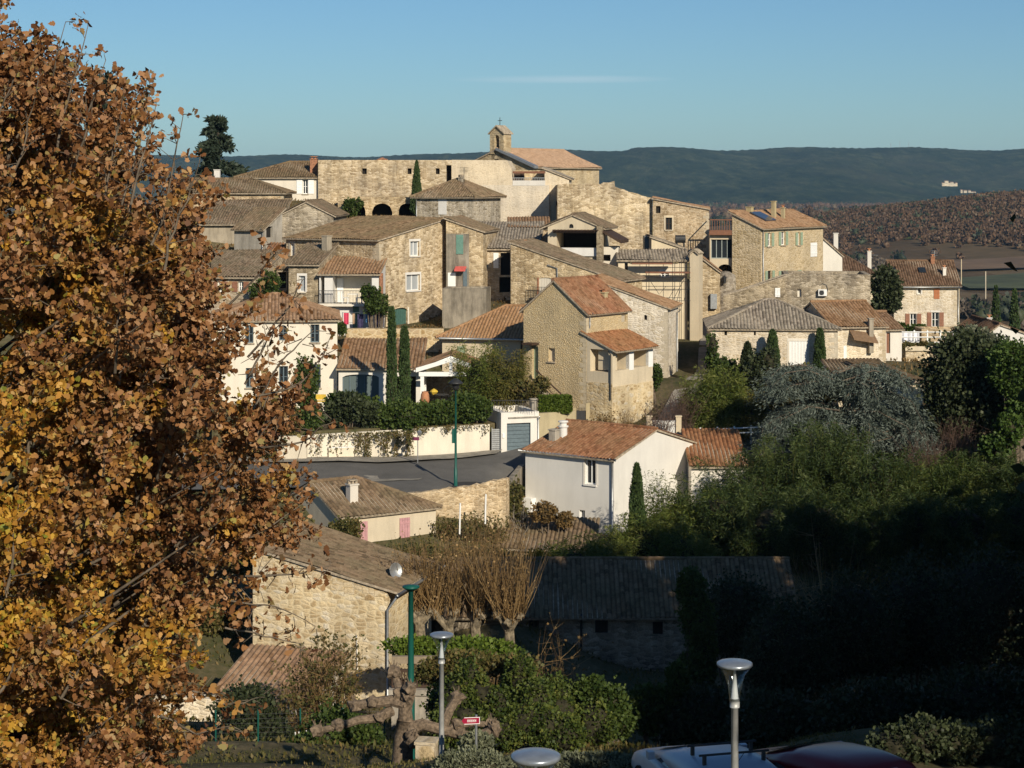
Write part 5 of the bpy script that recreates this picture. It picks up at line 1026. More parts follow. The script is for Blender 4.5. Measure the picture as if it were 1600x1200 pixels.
# ---------------------------------------------------------------- small things
def cloth_thing(name, label, x, Y, ztop, wd, hh, mat, cat='laundry'):
    t = empty(name, (x, Y, ztop-hh), 0, label, cat, None); m_ = MB(); k = 6; vs = []
    for i in range(k+1): a = -wd/2+wd*i/k; vs += [(a, 0.02*math.sin(i*2), hh), (a*0.95, 0.05*math.sin(i*1.7+1), 0)]
    m_.add(vs+[(v_[0], v_[1]+0.015, v_[2]) for v_ in vs], [(2*i, 2*i+2, 2*i+3, 2*i+1) for i in range(k)]+[(2*(k+1)+2*i, 2*(k+1)+2*i+1, 2*(k+1)+2*i+3, 2*(k+1)+2*i+2) for i in range(k)]); m_.build('fabric', mat, t); return t
YL = 142.0
for px_, py_, w_, h_, m__, lb, nm in ((541, 489, 8, 18, cloth_red, 'bright red shirt hanging on the line, leftmost of the washing', 'shirt'), (552.5, 490, 4, 16, cloth_tan, 'tan trousers hanging next to the red shirt', 'trousers'), (563, 491, 9, 21, cloth_dark, 'dark skirt hanging in front of the garden door', 'skirt'),
        (576, 490, 10, 14, cloth_blue, 'light blue shirt hanging on the line below the balcony shrub', 'shirt'), (594, 489, 12, 22, cloth_dark, 'dark patterned dress hanging at the right of the line', 'dress')):
    cloth_thing(nm, lb, X(px_, YL), YL, Z(py_, YL), w_/F*YL, h_/F*YL, m__)
t = empty('washing_line', (X(535, YL), YL, Z(489, YL)), 0, 'thin washing line strung below the balcony', 'washing line'); m_ = MB(); m_.tube([(0, 0, 0.02), (2.9, 0, 0.02)], 0.012, 4); m_.tube([(0, 0, 0.05), (0, 0, -1.7)], 0.03, 5); m_.tube([(2.9, 0, 0.05), (2.9, 0, -1.7)], 0.03, 5); m_.build('line', metal_grey, t)
t = empty('bench', P(498, 637, 125), 0, 'yellow garden bench in front of the two-storey white house', 'bench')
m_ = MB(); m_.box(-0.45, 0.45, -0.2, 0.2, 0.4, 0.46); m_.build('seat', yellow, t); m_ = MB(); m_.box(-0.45, 0.45, 0.2, 0.24, 0.5, 0.85); m_.build('backrest', yellow, t)
for x in (-0.4, 0.4): m_ = MB(); m_.box(x-0.03, x+0.03, -0.2, 0.24, 0, 0.42); m_.build('leg', wood_white, t)
t = empty('pot', P(664, 636, 124.5), 0, 'tall terracotta jar standing by the white pergola post', 'pot'); m_ = MB(); m_.lathe([(0.2, 0), (0.22, 0.1), (0.30, 0.5), (0.26, 0.85), (0.2, 0.95), (0.24, 1.0), (0.18, 1.0), (0.16, 0.9)], n=16); m_.build('jar', terracotta, t, True)
t = empty('pot', P(833, 632, 122.4), 0, 'pale stone planter on the corner of the garage roof', 'pot'); m_ = MB(); m_.lathe([(0.16, -0.35), (0.2, -0.1), (0.22, 0.3), (0.26, 0.4), (0.2, 0.4)], n=12); m_.build('jar', pl_grey, t, True)
t = empty('parasol', P(678, 612, 125.5), 0, 'small yellow sunshade beside the table under the pergola', 'sunshade'); m_ = MB(); m_.lathe([(0.0, 0.22), (0.2, 0.1), (0.27, 0), (0.12, -0.2), (0.0, -0.22)], n=6); m_.build('shade', yellow, t); m_ = MB(); m_.tube([(0, 0, -1.4), (0, 0, 0)], 0.03, 6); m_.build('pole', metal_dark, t)
t = empty('table', P(690, 634, 125), 0, 'dark round garden table under the pergola', 'table'); m_ = MB(); m_.lathe([(0, 0.72), (0.5, 0.72), (0.5, 0.75), (0, 0.75)], n=16); m_.build('tabletop', metal_dark, t); m_ = MB(); m_.tube([(0, 0, 0), (0, 0, 0.72)], 0.04, 6); m_.build('leg', metal_dark, t)
t = empty('garden_hoops', P(701, 630, 125.3), 0, 'black wire hoop ornament among the garden pots', 'ornament'); m_ = MB()
for c_, r_ in ((0, 0.33), (0.6, 0.25)): m_.tube([(c_+r_*math.cos(a), 0, 0.8+r_*math.sin(a)) for a in np.linspace(0, 2*math.pi, 18)], 0.015, 4)
m_.tube([(0, 0, 0), (0, 0, 0.47)], 0.015, 4); m_.tube([(0.6, 0, 0), (0.6, 0, 0.55)], 0.015, 4); m_.build('hoops', metal_dark, t)
# garage-roof railing
t = empty('railing', (X(768, 122), 121.8, Z(645, 122)), 0, 'dark iron railing on the garage roof', 'railing'); m_ = MB()
for i in range(18): m_.box(i*0.17, i*0.17+0.02, 0, 0.02, 0, 0.8)
m_.box(0, 17*0.17, -0.01, 0.03, 0.8, 0.84); m_.build('bars', metal_dark, t)

# lane lamp (teal) with traffic mirror-like box
def gz(x, y): return G(x, y)
x, y = X(712, 111), 111; t = empty('street_lamp', (x, y, -17.35), 0, 'slim dark green lamp post standing in the lane before the cream garden wall', 'street lamp'); Hh = Z(603, 111)+17.35
m_ = MB(); m_.tube([(0, 0, -0.3), (0, 0, 0.9), (0, 0, 0.95), (0, 0, Hh)], [0.11, 0.10, 0.075, 0.05], 10); m_.build('pole', metal_green, t, True)
m_ = MB(); m_.lathe([(0, 0.45), (0.12, 0.42), (0.42, 0.2), (0.44, 0.14), (0.2, 0.12), (0.22, -0.1), (0.1, -0.25), (0, -0.25)], (0, 0, Hh), 14); m_.build('lamp_head', metal_dark, t, True); m_ = MB(); m_.box(-0.22, -0.06, -0.08, 0.08, 2.4, 3.2); m_.build('control_box', metal_green, t)
x, y = X(653, 117.6), 117.4; t = empty('lamp_sign', (x, y, -17.2), 0, 'thin pole with a small dark red sign and glass lantern against the cream garden wall', 'sign post')
m_ = MB(); m_.tube([(0, 0, 0), (0, 0, 1.9)], 0.03, 6); m_.build('pole', metal_grey, t); m_ = MB(); m_.box(-0.32, 0.08, -0.04, 0, 1.55, 1.75); m_.build('sign_board', mat_plain('sign_purple', (0.16, 0.03, 0.07), 0.5), t)
m_ = MB(); m_.lathe([(0, 0.25), (0.18, 0.12), (0.05, -0.12), (0, -0.12)], (0.1, 0, 1.95), 8); m_.build('lamp_head', metal_grey, t)

# car park lamps: post, clear funnel and disc
gl_ = NB('clear_plastic'); tr = gl_.n('ShaderNodeBsdfTransparent'); tr.inputs[0].default_value = (0.85, 0.88, 0.9, 1); gs = gl_.n('ShaderNodeBsdfGlossy'); gs.inputs['Roughness'].default_value = 0.15; gs.inputs[0].default_value = (0.75, 0.8, 0.85, 1)
lw = gl_.n('ShaderNodeLayerWeight'); lw.inputs[0].default_value = 0.35; ms = gl_.n('ShaderNodeMixShader'); gl_.l(gl_.math('ADD', gl_.math('MULTIPLY', lw.outputs['Facing'], 0.8), 0.1, True), ms.inputs[0]); gl_.l(tr.outputs[0], ms.inputs[1]); gl_.l(gs.outputs[0], ms.inputs[2]); gl_.l(ms.outputs[0], gl_.out.inputs[0]); clear = gl_.m
disc_m = mat_plain('lamp_disc', (0.32, 0.35, 0.38), 0.3, 0.5); post_m = mat_plain('post_galvanised', (0.45, 0.45, 0.43), 0.5, 0.3)
def park_lamp(px_, py_, Y, label):
    x = X(px_, Y); g = gz(x, Y); H_ = Z(py_, Y)-g; t = empty('street_lamp', (x, Y, g), 0, label, 'street lamp', 'funnel lamps round the car park')
    m_ = MB(); m_.tube([(0, 0, -0.2), (0, 0, H_-0.68)], [0.075, 0.055], 12); m_.tube([(0, 0, H_-0.7), (0, 0, H_-0.56)], 0.078, 12); m_.build('post', post_m, t, True)
    m_ = MB(); m_.tube([(0, 0, H_-0.56), (0, 0, H_-0.1)], [0.06, 0.016], 12); m_.build('reflector_cone', wood_white, t, True)
    m_ = MB(); m_.lathe([(0.085, H_-0.6), (0.09, H_-0.5), (0.11, H_-0.36), (0.16, H_-0.2), (0.235, H_-0.08), (0.275, H_-0.04)], n=28); m_.build('funnel', clear, t, True)
    m_ = MB(); m_.lathe([(0.0, H_-0.05), (0.27, H_-0.05), (0.285, H_-0.03), (0.285, H_), (0.26, H_+0.015), (0.15, H_+0.04), (0, H_+0.05)], n=28); m_.build('disc', disc_m, t, True)
park_lamp(1148, 1036, 30.3, 'silver funnel-topped lamp standing behind the pale car'); park_lamp(690, 991, 46, 'silver funnel-topped lamp beside the pollarded plane tree'); park_lamp(837, 1180, 21.7, 'lamp of which only the wide disc top shows at the bottom edge')
# tall green post lamp
x, y = X(642, 58), 58; g = gz(x, y); t = empty('street_lamp', (x, y, g), 0, 'tall dark green lamp post with flat round head before the ochre house corner', 'street lamp'); Hh = Z(918, 58)-g
m_ = MB(); m_.tube([(0, 0, -0.3), (0, 0, Hh*0.45), (0, 0, Hh*0.46), (0, 0, Hh)], [0.13, 0.12, 0.10, 0.075], 10); m_.build('post', metal_green, t, True)
m_ = MB(); m_.lathe([(0, -0.1), (0.1, -0.1), (0.22, -0.02), (0.26, 0.0), (0.26, 0.05), (0, 0.09)], (0, 0, Hh), 18); m_.build('lamp_head', metal_green, t, True)
# direction sign
x, y = X(744, 44), 44; g = gz(x, y); t = empty('direction_sign', (x, y, g), R(8), 'small dark red arrow sign on a grey post behind the plane tree', 'sign'); zs = Z(1125, 44)-g
m_ = MB(); m_.tube([(0, 0, 0), (0, 0, zs+0.12)], 0.03, 8); m_.build('post', metal_grey, t)
sm = mat_plain('sign_crimson', (0.30, 0.01, 0.04), 0.4, var=0.03); m_ = MB(); m_.add([(-0.34, -0.045, zs), (-0.28, -0.045, zs-0.08), (0.08, -0.045, zs-0.08), (0.08, -0.045, zs+0.08), (-0.28, -0.045, zs+0.08)]+[(-0.34, -0.02, zs), (-0.28, -0.02, zs-0.08), (0.08, -0.02, zs-0.08), (0.08, -0.02, zs+0.08), (-0.28, -0.02, zs+0.08)], [(0, 1, 2, 3, 4), (9, 8, 7, 6, 5)]+[(i, i+5, (i+1) % 5+5, (i+1) % 5) for i in range(5)]); bd = m_.build('sign_board', sm, t)
m_ = MB(); m_.box(-0.28, 0.08, -0.05, -0.047, zs+0.066, zs+0.08); m_.box(-0.28, 0.08, -0.05, -0.047, zs-0.08, zs-0.066); m_.box(0.066, 0.08, -0.05, -0.0465, zs-0.066, zs+0.066)
for i in range(5):                                  # five letters too small to read in the photograph
    a = -0.21+i*0.043; m_.box(a, a+0.008, -0.05, -0.047, zs-0.032, zs+0.032); m_.box(a+0.022, a+0.03, -0.05, -0.047, zs-0.032, zs+0.032); m_.box(a+0.008, a+0.022, -0.05, -0.047, zs-0.006, zs+0.006)
m_.build('lettering', wood_white, bd)
# stone gate pillar, timber rails, hedge gate, wire fence
x, y = X(667, 52), 52; g = gz(x, y); t = empty('gate_pillar', (x, y, g-0.3), R(-10), 'square stone gate pillar right of the plane tree trunk', 'pillar'); m_ = MB(); zt_ = Z(1160, 52)-g+0.3; m_.box(-0.26, 0.26, -0.26, 0.26, 0, zt_); m_.box(-0.29, 0.29, -0.29, 0.29, zt_, zt_+0.08); m_.build('pillar_block', st_big, t)
x = X(612, 76); t = empty('timber_rail', (x, 76, Z(1036, 76)), 0, 'thick horizontal timber rail behind the green lamp post', 'rail'); m_ = MB(); m_.box(0, 1.9, -0.1, 0.1, 0, 0.28); m_.box(0.1, 0.3, -0.08, 0.08, -2.2, 0); m_.box(1.6, 1.8, -0.08, 0.08, -2.2, 0); m_.build('beam', wood_old, t)
x = X(612, 74); t = empty('slatted_bench', (x, 74, Z(1072, 74)), 0, 'dark slatted wooden panel with a stone ledge under the timber rail', 'bench'); m_ = MB()
for i in range(14): m_.box(i*0.12, i*0.12+0.05, -0.03, 0.03, 0, 0.6)
m_.box(0, 1.7, -0.05, 0.05, 0.55, 0.65); m_.box(0, 1.7, -0.05, 0.05, -0.05, 0.05); m_.build('slats', wood_dark, t); m_ = MB(); m_.box(-0.1, 1.9, -0.3, 0.3, -0.3, -0.08); m_.box(0, 1.8, -0.2, 0.2, -3, -0.3); m_.build('ledge', pl_grey, t)
# wire fence at the left bottom
t = empty('wire_fence', (X(337, 66), 66, Z(1200, 66)-1.2), R(4), 'dark green wire mesh fence before the crumbling stone wall', 'fence'); m_ = MB(); Lf = X(600, 66)-X(337, 66)
for i in range(5): m_ = MB(); m_.tube([(Lf*i/4, 0, -0.5), (Lf*i/4, 0, 3.2)], 0.03, 6); m_.build('post', metal_green, t)
m_ = MB()
for i in range(20): m_.tube([(0, 0, i*0.16), (Lf, 0, i*0.16)], 0.0035, 3, False)
for i in range(48): m_.tube([(Lf*i/48, 0, 0), (Lf*i/48, 0, 3.1)], 0.0035, 3, False)
m_.build('mesh', metal_dark, t)
t = empty('garden_chair', (X(477, 69), 69, Z(1190, 69)), R(30), 'tipped white garden chair by the wire fence', 'chair')
m_ = MB(); m_.box(-0.25, 0.25, -0.25, 0.25, 0.42, 0.46); m_.build('seat', wood_white, t); m_ = MB(); [m_.tube([(x_, 0.25, 0.4), (x_, 0.4, 1.0)], 0.02, 5) for x_ in (-0.22, -0.08, 0.08, 0.22)]; m_.build('backrest', wood_white, t)
for sx_ in (-1, 1): m_ = MB(); m_.tube([(sx_*0.24, -0.28, 0), (sx_*0.24, 0.2, 0.45)], 0.02, 5); m_.build('leg', wood_white, t); m_ = MB(); m_.tube([(sx_*0.24, 0.28, 0), (sx_*0.24, -0.2, 0.45)], 0.02, 5); m_.build('leg', wood_white, t)

# ---------------------------------------------------------------- cars
def car_body(profile, widths, L):
    """profile: list of (y along, z bottom, z top, half width bottom, half width top)"""
    m_ = MB(); rings = []
    for (y, zb_, zt_, wb, wt) in profile:
        zm = zb_+(zt_-zb_)*0.55
        rings.append([(-wb*0.92, y, zb_), (-wb, y, zb_+(zm-zb_)*0.5), (-wb*0.99, y, zm), (-(wb+wt)/2, y, zt_-(zt_-zm)*0.35), (-wt, y, zt_-0.03), (-wt*0.75, y, zt_), (0, y, zt_+0.015), (wt*0.75, y, zt_), (wt, y, zt_-0.03), ((wb+wt)/2, y, zt_-(zt_-zm)*0.35), (wb*0.99, y, zm), (wb, y, zb_+(zm-zb_)*0.5), (wb*0.92, y, zb_)])
    n = 13; vs = [p for r in rings for p in r]
    fs = [(i*n+k, i*n+k+1, (i+1)*n+k+1, (i+1)*n+k) for i in range(len(rings)-1) for k in range(n-1)]+[(i*n+n-1, i*n, (i+1)*n, (i+1)*n+n-1) for i in range(len(rings)-1)]
    fs += [tuple(range(n-1, -1, -1)), tuple((len(rings)-1)*n+k for k in range(n))]
    m_.add(vs, fs); return m_
def make_car(x, y, rz, paint, label, tall, rack):
    g = gz(x, y); t = empty('parked_car', (x, y, g-0.12), rz, label, 'car')
    # y=0 is the rear bumper, the nose points to +y
    lower = [(0.0, 0.35, 0.80, 0.78, 0.74), (0.06, 0.28, 0.95, 0.85, 0.78), (0.6, 0.25, 0.98, 0.88, 0.80), (2.0, 0.22, 0.97, 0.89, 0.81), (3.2, 0.25, 0.94, 0.88, 0.80), (3.8, 0.28, 0.80, 0.85, 0.74), (4.15, 0.32, 0.70, 0.78, 0.66), (4.2, 0.38, 0.6, 0.70, 0.6)]
    o = car_body(lower, None, 4.2).build('body', paint, t, True)
    T = tall
    cab = [(0.10, 0.94, 1.00, 0.80, 0.72), (0.30, 0.92, T-0.10, 0.80, 0.60), (0.42, 0.92, T-0.02, 0.81, 0.58), (1.1, 0.92, T-0.01, 0.82, 0.60), (1.9, 0.92, T-0.09, 0.82, 0.59), (2.25, 0.92, T-0.16, 0.81, 0.58), (3.15, 0.92, 1.0, 0.78, 0.66)]
    car_body(cab, None, 4).build('cabin', paint, t, True)
    gm = MB()
    # rear screen, windscreen, side glass slightly proud of the cabin
    gm.add([(-0.62, 0.09, 1.02), (0.62, 0.09, 1.02), (0.52, 0.265, T-0.14), (-0.52, 0.265, T-0.14)], [(0, 1, 2, 3)]); o = gm.build('rear_window', glass, t)
    gm = MB(); gm.add([(-0.66, 3.12, 1.04), (0.66, 3.12, 1.04), (0.52, 2.3, T-0.14), (-0.52, 2.3, T-0.14)], [(3, 2, 1, 0)]); gm.build('windscreen', glass, t)
    for s_ in (-1, 1):
        gm = MB()
        for a, b_ in ((0.45, 1.25), (1.33, 2.15)):
            gm.add([(s_*0.835, a, 1.0), (s_*0.835, b_+(0.35 if b_ > 2 else 0), 1.0), (s_*0.71, b_-0.1, T-0.2), (s_*0.71, a, T-0.16)], [(0, 1, 2, 3)])
        gm.build('side_window', glass, t)
        gm = MB(); gm.box(min(s_*0.86, s_*0.98), max(s_*0.86, s_*0.98), 2.55, 2.7, 0.98, 1.12); gm.build('mirror', paint, t)
        gm = MB(); gm.box(min(s_*0.55, s_*0.8), max(s_*0.55, s_*0.8), -0.01, 0.06, 0.72, 0.92); gm.build('tail_light', mat_red, t)
        for yy in (0.75, 3.35):
            w_ = MB(); w_.tube([(s_*0.70, yy, 0.32), (s_*0.90, yy, 0.32)], 0.31, 20); q = w_.build('wheel', rubber, t, True); w_ = MB(); w_.tube([(s_*0.89, yy, 0.32), (s_*0.915, yy, 0.32)], 0.19, 16); w_.build('rim', metal_grey, q)
    gm = MB(); gm.box(-0.2, 0.2, 0.20, 0.24, T-0.12, T-0.07); gm.build('brake_light', mat_red, t)
    if rack:
        for yy in (0.75, 1.35):
            gm = MB(); gm.tube([(-0.66, yy, T+0.13), (0.66, yy, T+0.13)], 0.022, 6)
            for s_ in (-1, 1): gm.box(s_*0.56-0.03, s_*0.56+0.03, yy-0.03, yy+0.03, T-0.04, T+0.13)
            gm.build('roof_bar', metal_dark, t)
        gm = MB(); gm.tube([(0, 0.6, T), (0, 0.3, T+0.25)], 0.008, 4); gm.build('aerial', metal_dark, t)
    return t
mat_red = mat_plain('lamp_red', (0.4, 0.02, 0.02), 0.3); rubber = mat_plain('rubber', (0.03, 0.03, 0.03), 0.9)
paint_w = mat_plain('car_paint_silver', (0.34, 0.37, 0.42), 0.35, 0.1, 0.02, spec=0.35); paint_r = mat_plain('car_paint_red', (0.17, 0.007, 0.012), 0.3, 0.0, 0.02, spec=0.3)
make_car(X(1172, 33.2), 33.2, R(15), paint_w, 'pale silver hatchback with roof bars parked under the funnel lamp', 1.42, True)
make_car(X(1402, 33.3), 33.3, R(30), paint_r, 'dark red car parked in the shade right of the pale car', 1.46, False)

# ---------------------------------------------------------------- vegetation
lf_cyp = mat_leaf('leaf_cypress', [(0.022, 0.042, 0.012), (0.05, 0.08, 0.025), (0.085, 0.12, 0.04)], 0.1, 1.2)
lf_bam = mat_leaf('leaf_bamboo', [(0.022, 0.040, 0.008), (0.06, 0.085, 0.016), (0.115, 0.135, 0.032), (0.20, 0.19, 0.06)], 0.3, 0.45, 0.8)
lf_baml = mat_leaf('leaf_bamboo_sunny', [(0.05, 0.075, 0.012), (0.11, 0.14, 0.025), (0.19, 0.20, 0.05), (0.26, 0.24, 0.08)], 0.35, 0.45, 0.8)  # brighter copy of the bamboo leaf, sunlight put into its colour
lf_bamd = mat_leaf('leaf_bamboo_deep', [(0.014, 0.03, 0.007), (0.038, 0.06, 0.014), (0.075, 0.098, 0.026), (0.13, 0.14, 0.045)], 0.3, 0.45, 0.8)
lf_bamy = mat_leaf('leaf_bamboo_yellowing', [(0.06, 0.075, 0.012), (0.14, 0.13, 0.03), (0.24, 0.17, 0.05)], 0.35, 0.5)
lf_ced = mat_leaf('leaf_blue_cedar', [(0.035, 0.048, 0.038), (0.095, 0.118, 0.095), (0.18, 0.205, 0.17)], 0.1, 0.6)
lf_holm = mat_leaf('leaf_holm_oak', [(0.015, 0.022, 0.009), (0.04, 0.052, 0.02), (0.08, 0.09, 0.045)], 0.1, 0.5)
lf_pine = mat_leaf('leaf_pine', [(0.022, 0.045, 0.010), (0.055, 0.095, 0.016), (0.10, 0.145, 0.03)], 0.2, 0.5)
lf_hedge = mat_leaf('leaf_hedge', [(0.02, 0.04, 0.008), (0.055, 0.085, 0.016), (0.10, 0.13, 0.03)], 0.25, 0.7)
lf_hedge2 = mat_leaf('leaf_mixed_hedge', [(0.018, 0.036, 0.008), (0.055, 0.08, 0.014), (0.10, 0.125, 0.025), (0.16, 0.15, 0.03)], 0.25, 1.6, 0.7)
lf_bright = mat_leaf('leaf_clipped', [(0.05, 0.09, 0.010), (0.11, 0.16, 0.02), (0.16, 0.20, 0.035)], 0.25, 1.0)
lf_yel = mat_leaf('leaf_yellow', [(0.10, 0.09, 0.015), (0.28, 0.21, 0.02), (0.42, 0.32, 0.04)], 0.35, 0.8)
lf_lav = mat_leaf('leaf_grey_santolina', [(0.07, 0.08, 0.045), (0.16, 0.17, 0.10), (0.26, 0.27, 0.18)], 0.15, 1.0)
lf_brown = mat_leaf('leaf_dry_brown', [(0.07, 0.05, 0.02), (0.16, 0.10, 0.035), (0.26, 0.17, 0.07)], 0.2, 0.7)
lf_mix = mat_leaf('leaf_olive_brown', [(0.05, 0.06, 0.015), (0.11, 0.10, 0.03), (0.20, 0.13, 0.05)], 0.25, 0.7)
lf_fir = mat_leaf('leaf_fir', [(0.012, 0.022, 0.014), (0.035, 0.05, 0.03), (0.06, 0.075, 0.045)], 0.1, 0.4)

def place(name, px_, Y, label, cat, group=None, z=None, dz=0.0):
    x = X(px_, Y); return empty(name, (x, Y, (gz(x, Y) if z is None else z)+dz), 0, label, cat, group)
def trunk(t, H_, r=0.15, limbs=5, mat=None, lean=(0, 0), spread=0.6):
    m_ = MB(); pts = [(lean[0]*k/4+random.uniform(-0.05, 0.05)*k, lean[1]*k/4, H_*k/4-0.2) for k in range(5)]
    m_.tube(pts, [r*(1-0.17*k) for k in range(5)], 8)
    for i in range(limbs):
        a = random.uniform(0, 6.28); k = random.uniform(0.35, 0.8); p = Vector(pts[int(k*4)]); L = H_*spread*random.uniform(0.5, 0.9)
        m_.tube([p, p+Vector((math.cos(a)*L*0.5, math.sin(a)*L*0.5, L*0.4)), p+Vector((math.cos(a)*L, math.sin(a)*L, L*0.9))], [r*0.45, r*0.28, r*0.08], 5)
    return m_.build('trunk', mat or bark, t, True)
def cypress(px_, Y, py_top, wpx, label, base=None, group=None, n=5200, mat=None, bulge=0.45, cat='cypress', leaf=0.17):
    zt_ = Z(py_top, Y); t = place('cypress', px_, Y, label, cat, group, base); H_ = zt_-t.location.z; r0 = wpx/2/F*Y
    m_ = MB(); m_.tube([(0, 0, -0.3), (0, 0, H_*0.5)], [0.10, 0.04], 7); m_.build('trunk', bark, t, True)
    h_ = rng.random(n)**0.85; prof = lambda q: r0*np.minimum(1, (q/0.12))**0.6*np.clip(1-q, 0, 1)**bulge*(1.25 if bulge > 0.4 else 1.1)
    a = rng.random(n)*2*np.pi; rr = prof(h_)*(1-np.abs(rng.normal(0, 0.13, n)))*(1+0.10*np.sin(a*3+h_*17)+0.07*np.sin(a*7-h_*31))
    p = np.stack([rr*np.cos(a), rr*np.sin(a), 0.1+h_*(H_-0.25)], -1); d = np.stack([np.cos(a)*0.35, np.sin(a)*0.35, np.ones(n)], -1)
    parts = [leaves(p, d, leaf, aspect=0.35, spread=0.25)]
    vs = np.array(ICO[3][0]); q = (vs[:, 2]+1)/2; rad = prof(np.clip(q, 0.02, 0.985))*0.86/np.maximum(np.hypot(vs[:, 0], vs[:, 1]), 1e-3)
    cv = np.stack([vs[:, 0]*rad, vs[:, 1]*rad, 0.1+q*(H_-0.5)], -1); parts.append((cv, np.array(ICO[3][1])))
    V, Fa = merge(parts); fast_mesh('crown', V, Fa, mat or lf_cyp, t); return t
cypress(612, 123, 478, 14, 'tall slim dark cypress, taller left one of the pair before the garden annex', -15.2, bulge=0.25)
cypress(632, 123.4, 508, 17, 'slim cypress, shorter right one of the pair before the garden annex', -15.2, bulge=0.28)
cypress(651, 177, 250, 17, 'pointed cypress standing against the long castle wall', bulge=0.7)
cypress(1207, 136, 514, 20, 'cypress left of the white barn doors', bulge=0.45); cypress(1281, 136.2, 512, 18, 'cypress right of the white barn doors', bulge=0.4)
cypress(1168, 132, 533, 26, 'dark ragged juniper before the barn, leftmost of its evergreens', bulge=0.6, mat=lf_holm)
cypress(995, 104, 723, 26, 'dark cypress in front of the bright gable of the big white house', bulge=0.55, n=6500)
for px_, Y, tp in ((1556, 230, 447), (1585, 225, 452)): cypress(px_, Y, tp, 16, 'cypress beyond the '+('rust-shuttered house, left' if px_ < 1560 else 'low white gable, right')+' of the two against the brown valley', bulge=0.6, n=1800, leaf=0.3)

def conifer(px_, Y, py_top, py_base, wpx, label, mat, z=None, tiers=12, n=7000, seed=1, cat='conifer', size=0.5):
    r_ = random.Random(seed); zt_ = Z(py_top, Y); t = place('conifer', px_, Y, label, cat, None, Z(py_base, Y)-2); H_ = zt_-t.location.z; W_2 = wpx/2/F*Y
    m_ = MB(); m_.tube([(0, 0, 0), (0.1, 0, H_*0.6), (0, 0, H_)], [0.35, 0.2, 0.03], 8); P_, D_ = [], []
    for i in range(tiers*3):
        q = r_.uniform(0.15, 0.98); a = r_.uniform(0, 6.28); L = W_2*(1.05-q)**0.7*r_.uniform(0.45, 1.1)
        z = q*H_; e = Vector((math.cos(a)*L, math.sin(a)*L, z-L*0.1)); m_.tube([(0, 0, z), tuple(e)], [0.06, 0.02], 4)
        k = int(n/tiers/3*(0.5+L/W_2)); s_ = rng.random(k)**0.7
        P_.append(np.stack([e.x*s_, e.y*s_, z+(e.z-z)*s_], -1)+rng.normal(0, 0.11*L+0.05, (k, 3))*np.array([1, 1, 0.4])-np.outer(s_**2*L*0.18, [0, 0, 1])); D_.append(np.tile([math.cos(a), math.sin(a), -0.15], (k, 1)))
    m_.build('trunk', bark, t, True); V, Fa = leaves(np.concatenate(P_), np.concatenate(D_), size, aspect=0.3, spread=0.6); fast_mesh('crown', V, Fa, mat, t)
conifer(340, 190, 180, 275, 100, 'dark fir with gaps in its crown rising on the skyline left of the white house', lf_fir, seed=3, n=12000, tiers=15)
conifer(165, 150, 110, 330, 90, 'dark fir mostly hidden behind the top of the autumn oak', lf_fir, seed=5, n=5000)

def bush(name, blobs_px, Y, n, size, mat, label, cat='shrub', corek=0.75, group=None, z=None, stems=True, depth=None, **kw):
    """blobs in image space: (px,py,rx_px,ry_px[,dY])"""
    px0 = sum(b_[0] for b_ in blobs_px)/len(blobs_px); t = place(name, px0, Y, label, cat, group, z)
    o = t.location; bl = []
    for b_ in blobs_px:
        y_ = Y+(b_[4] if len(b_) > 4 else 0); rx = b_[2]/F*y_; rz = b_[3]/F*y_
        bl.append(((X(b_[0], y_)-o.x, y_-o.y, Z(b_[1], y_)-o.z), (rx, (depth or min(rx, 1.6*rz)), rz)))
    if stems:
        m_ = MB()
        for c_, r_ in bl[:6]:
            for k in range(3): a = random.uniform(0, 6.28); m_.tube([(c_[0]*0.5, c_[1]*0.5, -0.3), (c_[0]*0.8+0.2*math.cos(a), c_[1]*0.8, max(0.1, c_[2]*0.5)), (c_[0]+r_[0]*0.4*math.cos(a), c_[1]+0.3*math.sin(a), c_[2]+r_[2]*0.4)], [0.07, 0.05, 0.02], 5)
        m_.build('trunk', bark, t, True)
    crown(t, bl, n, size, mat, corek, **kw); return t
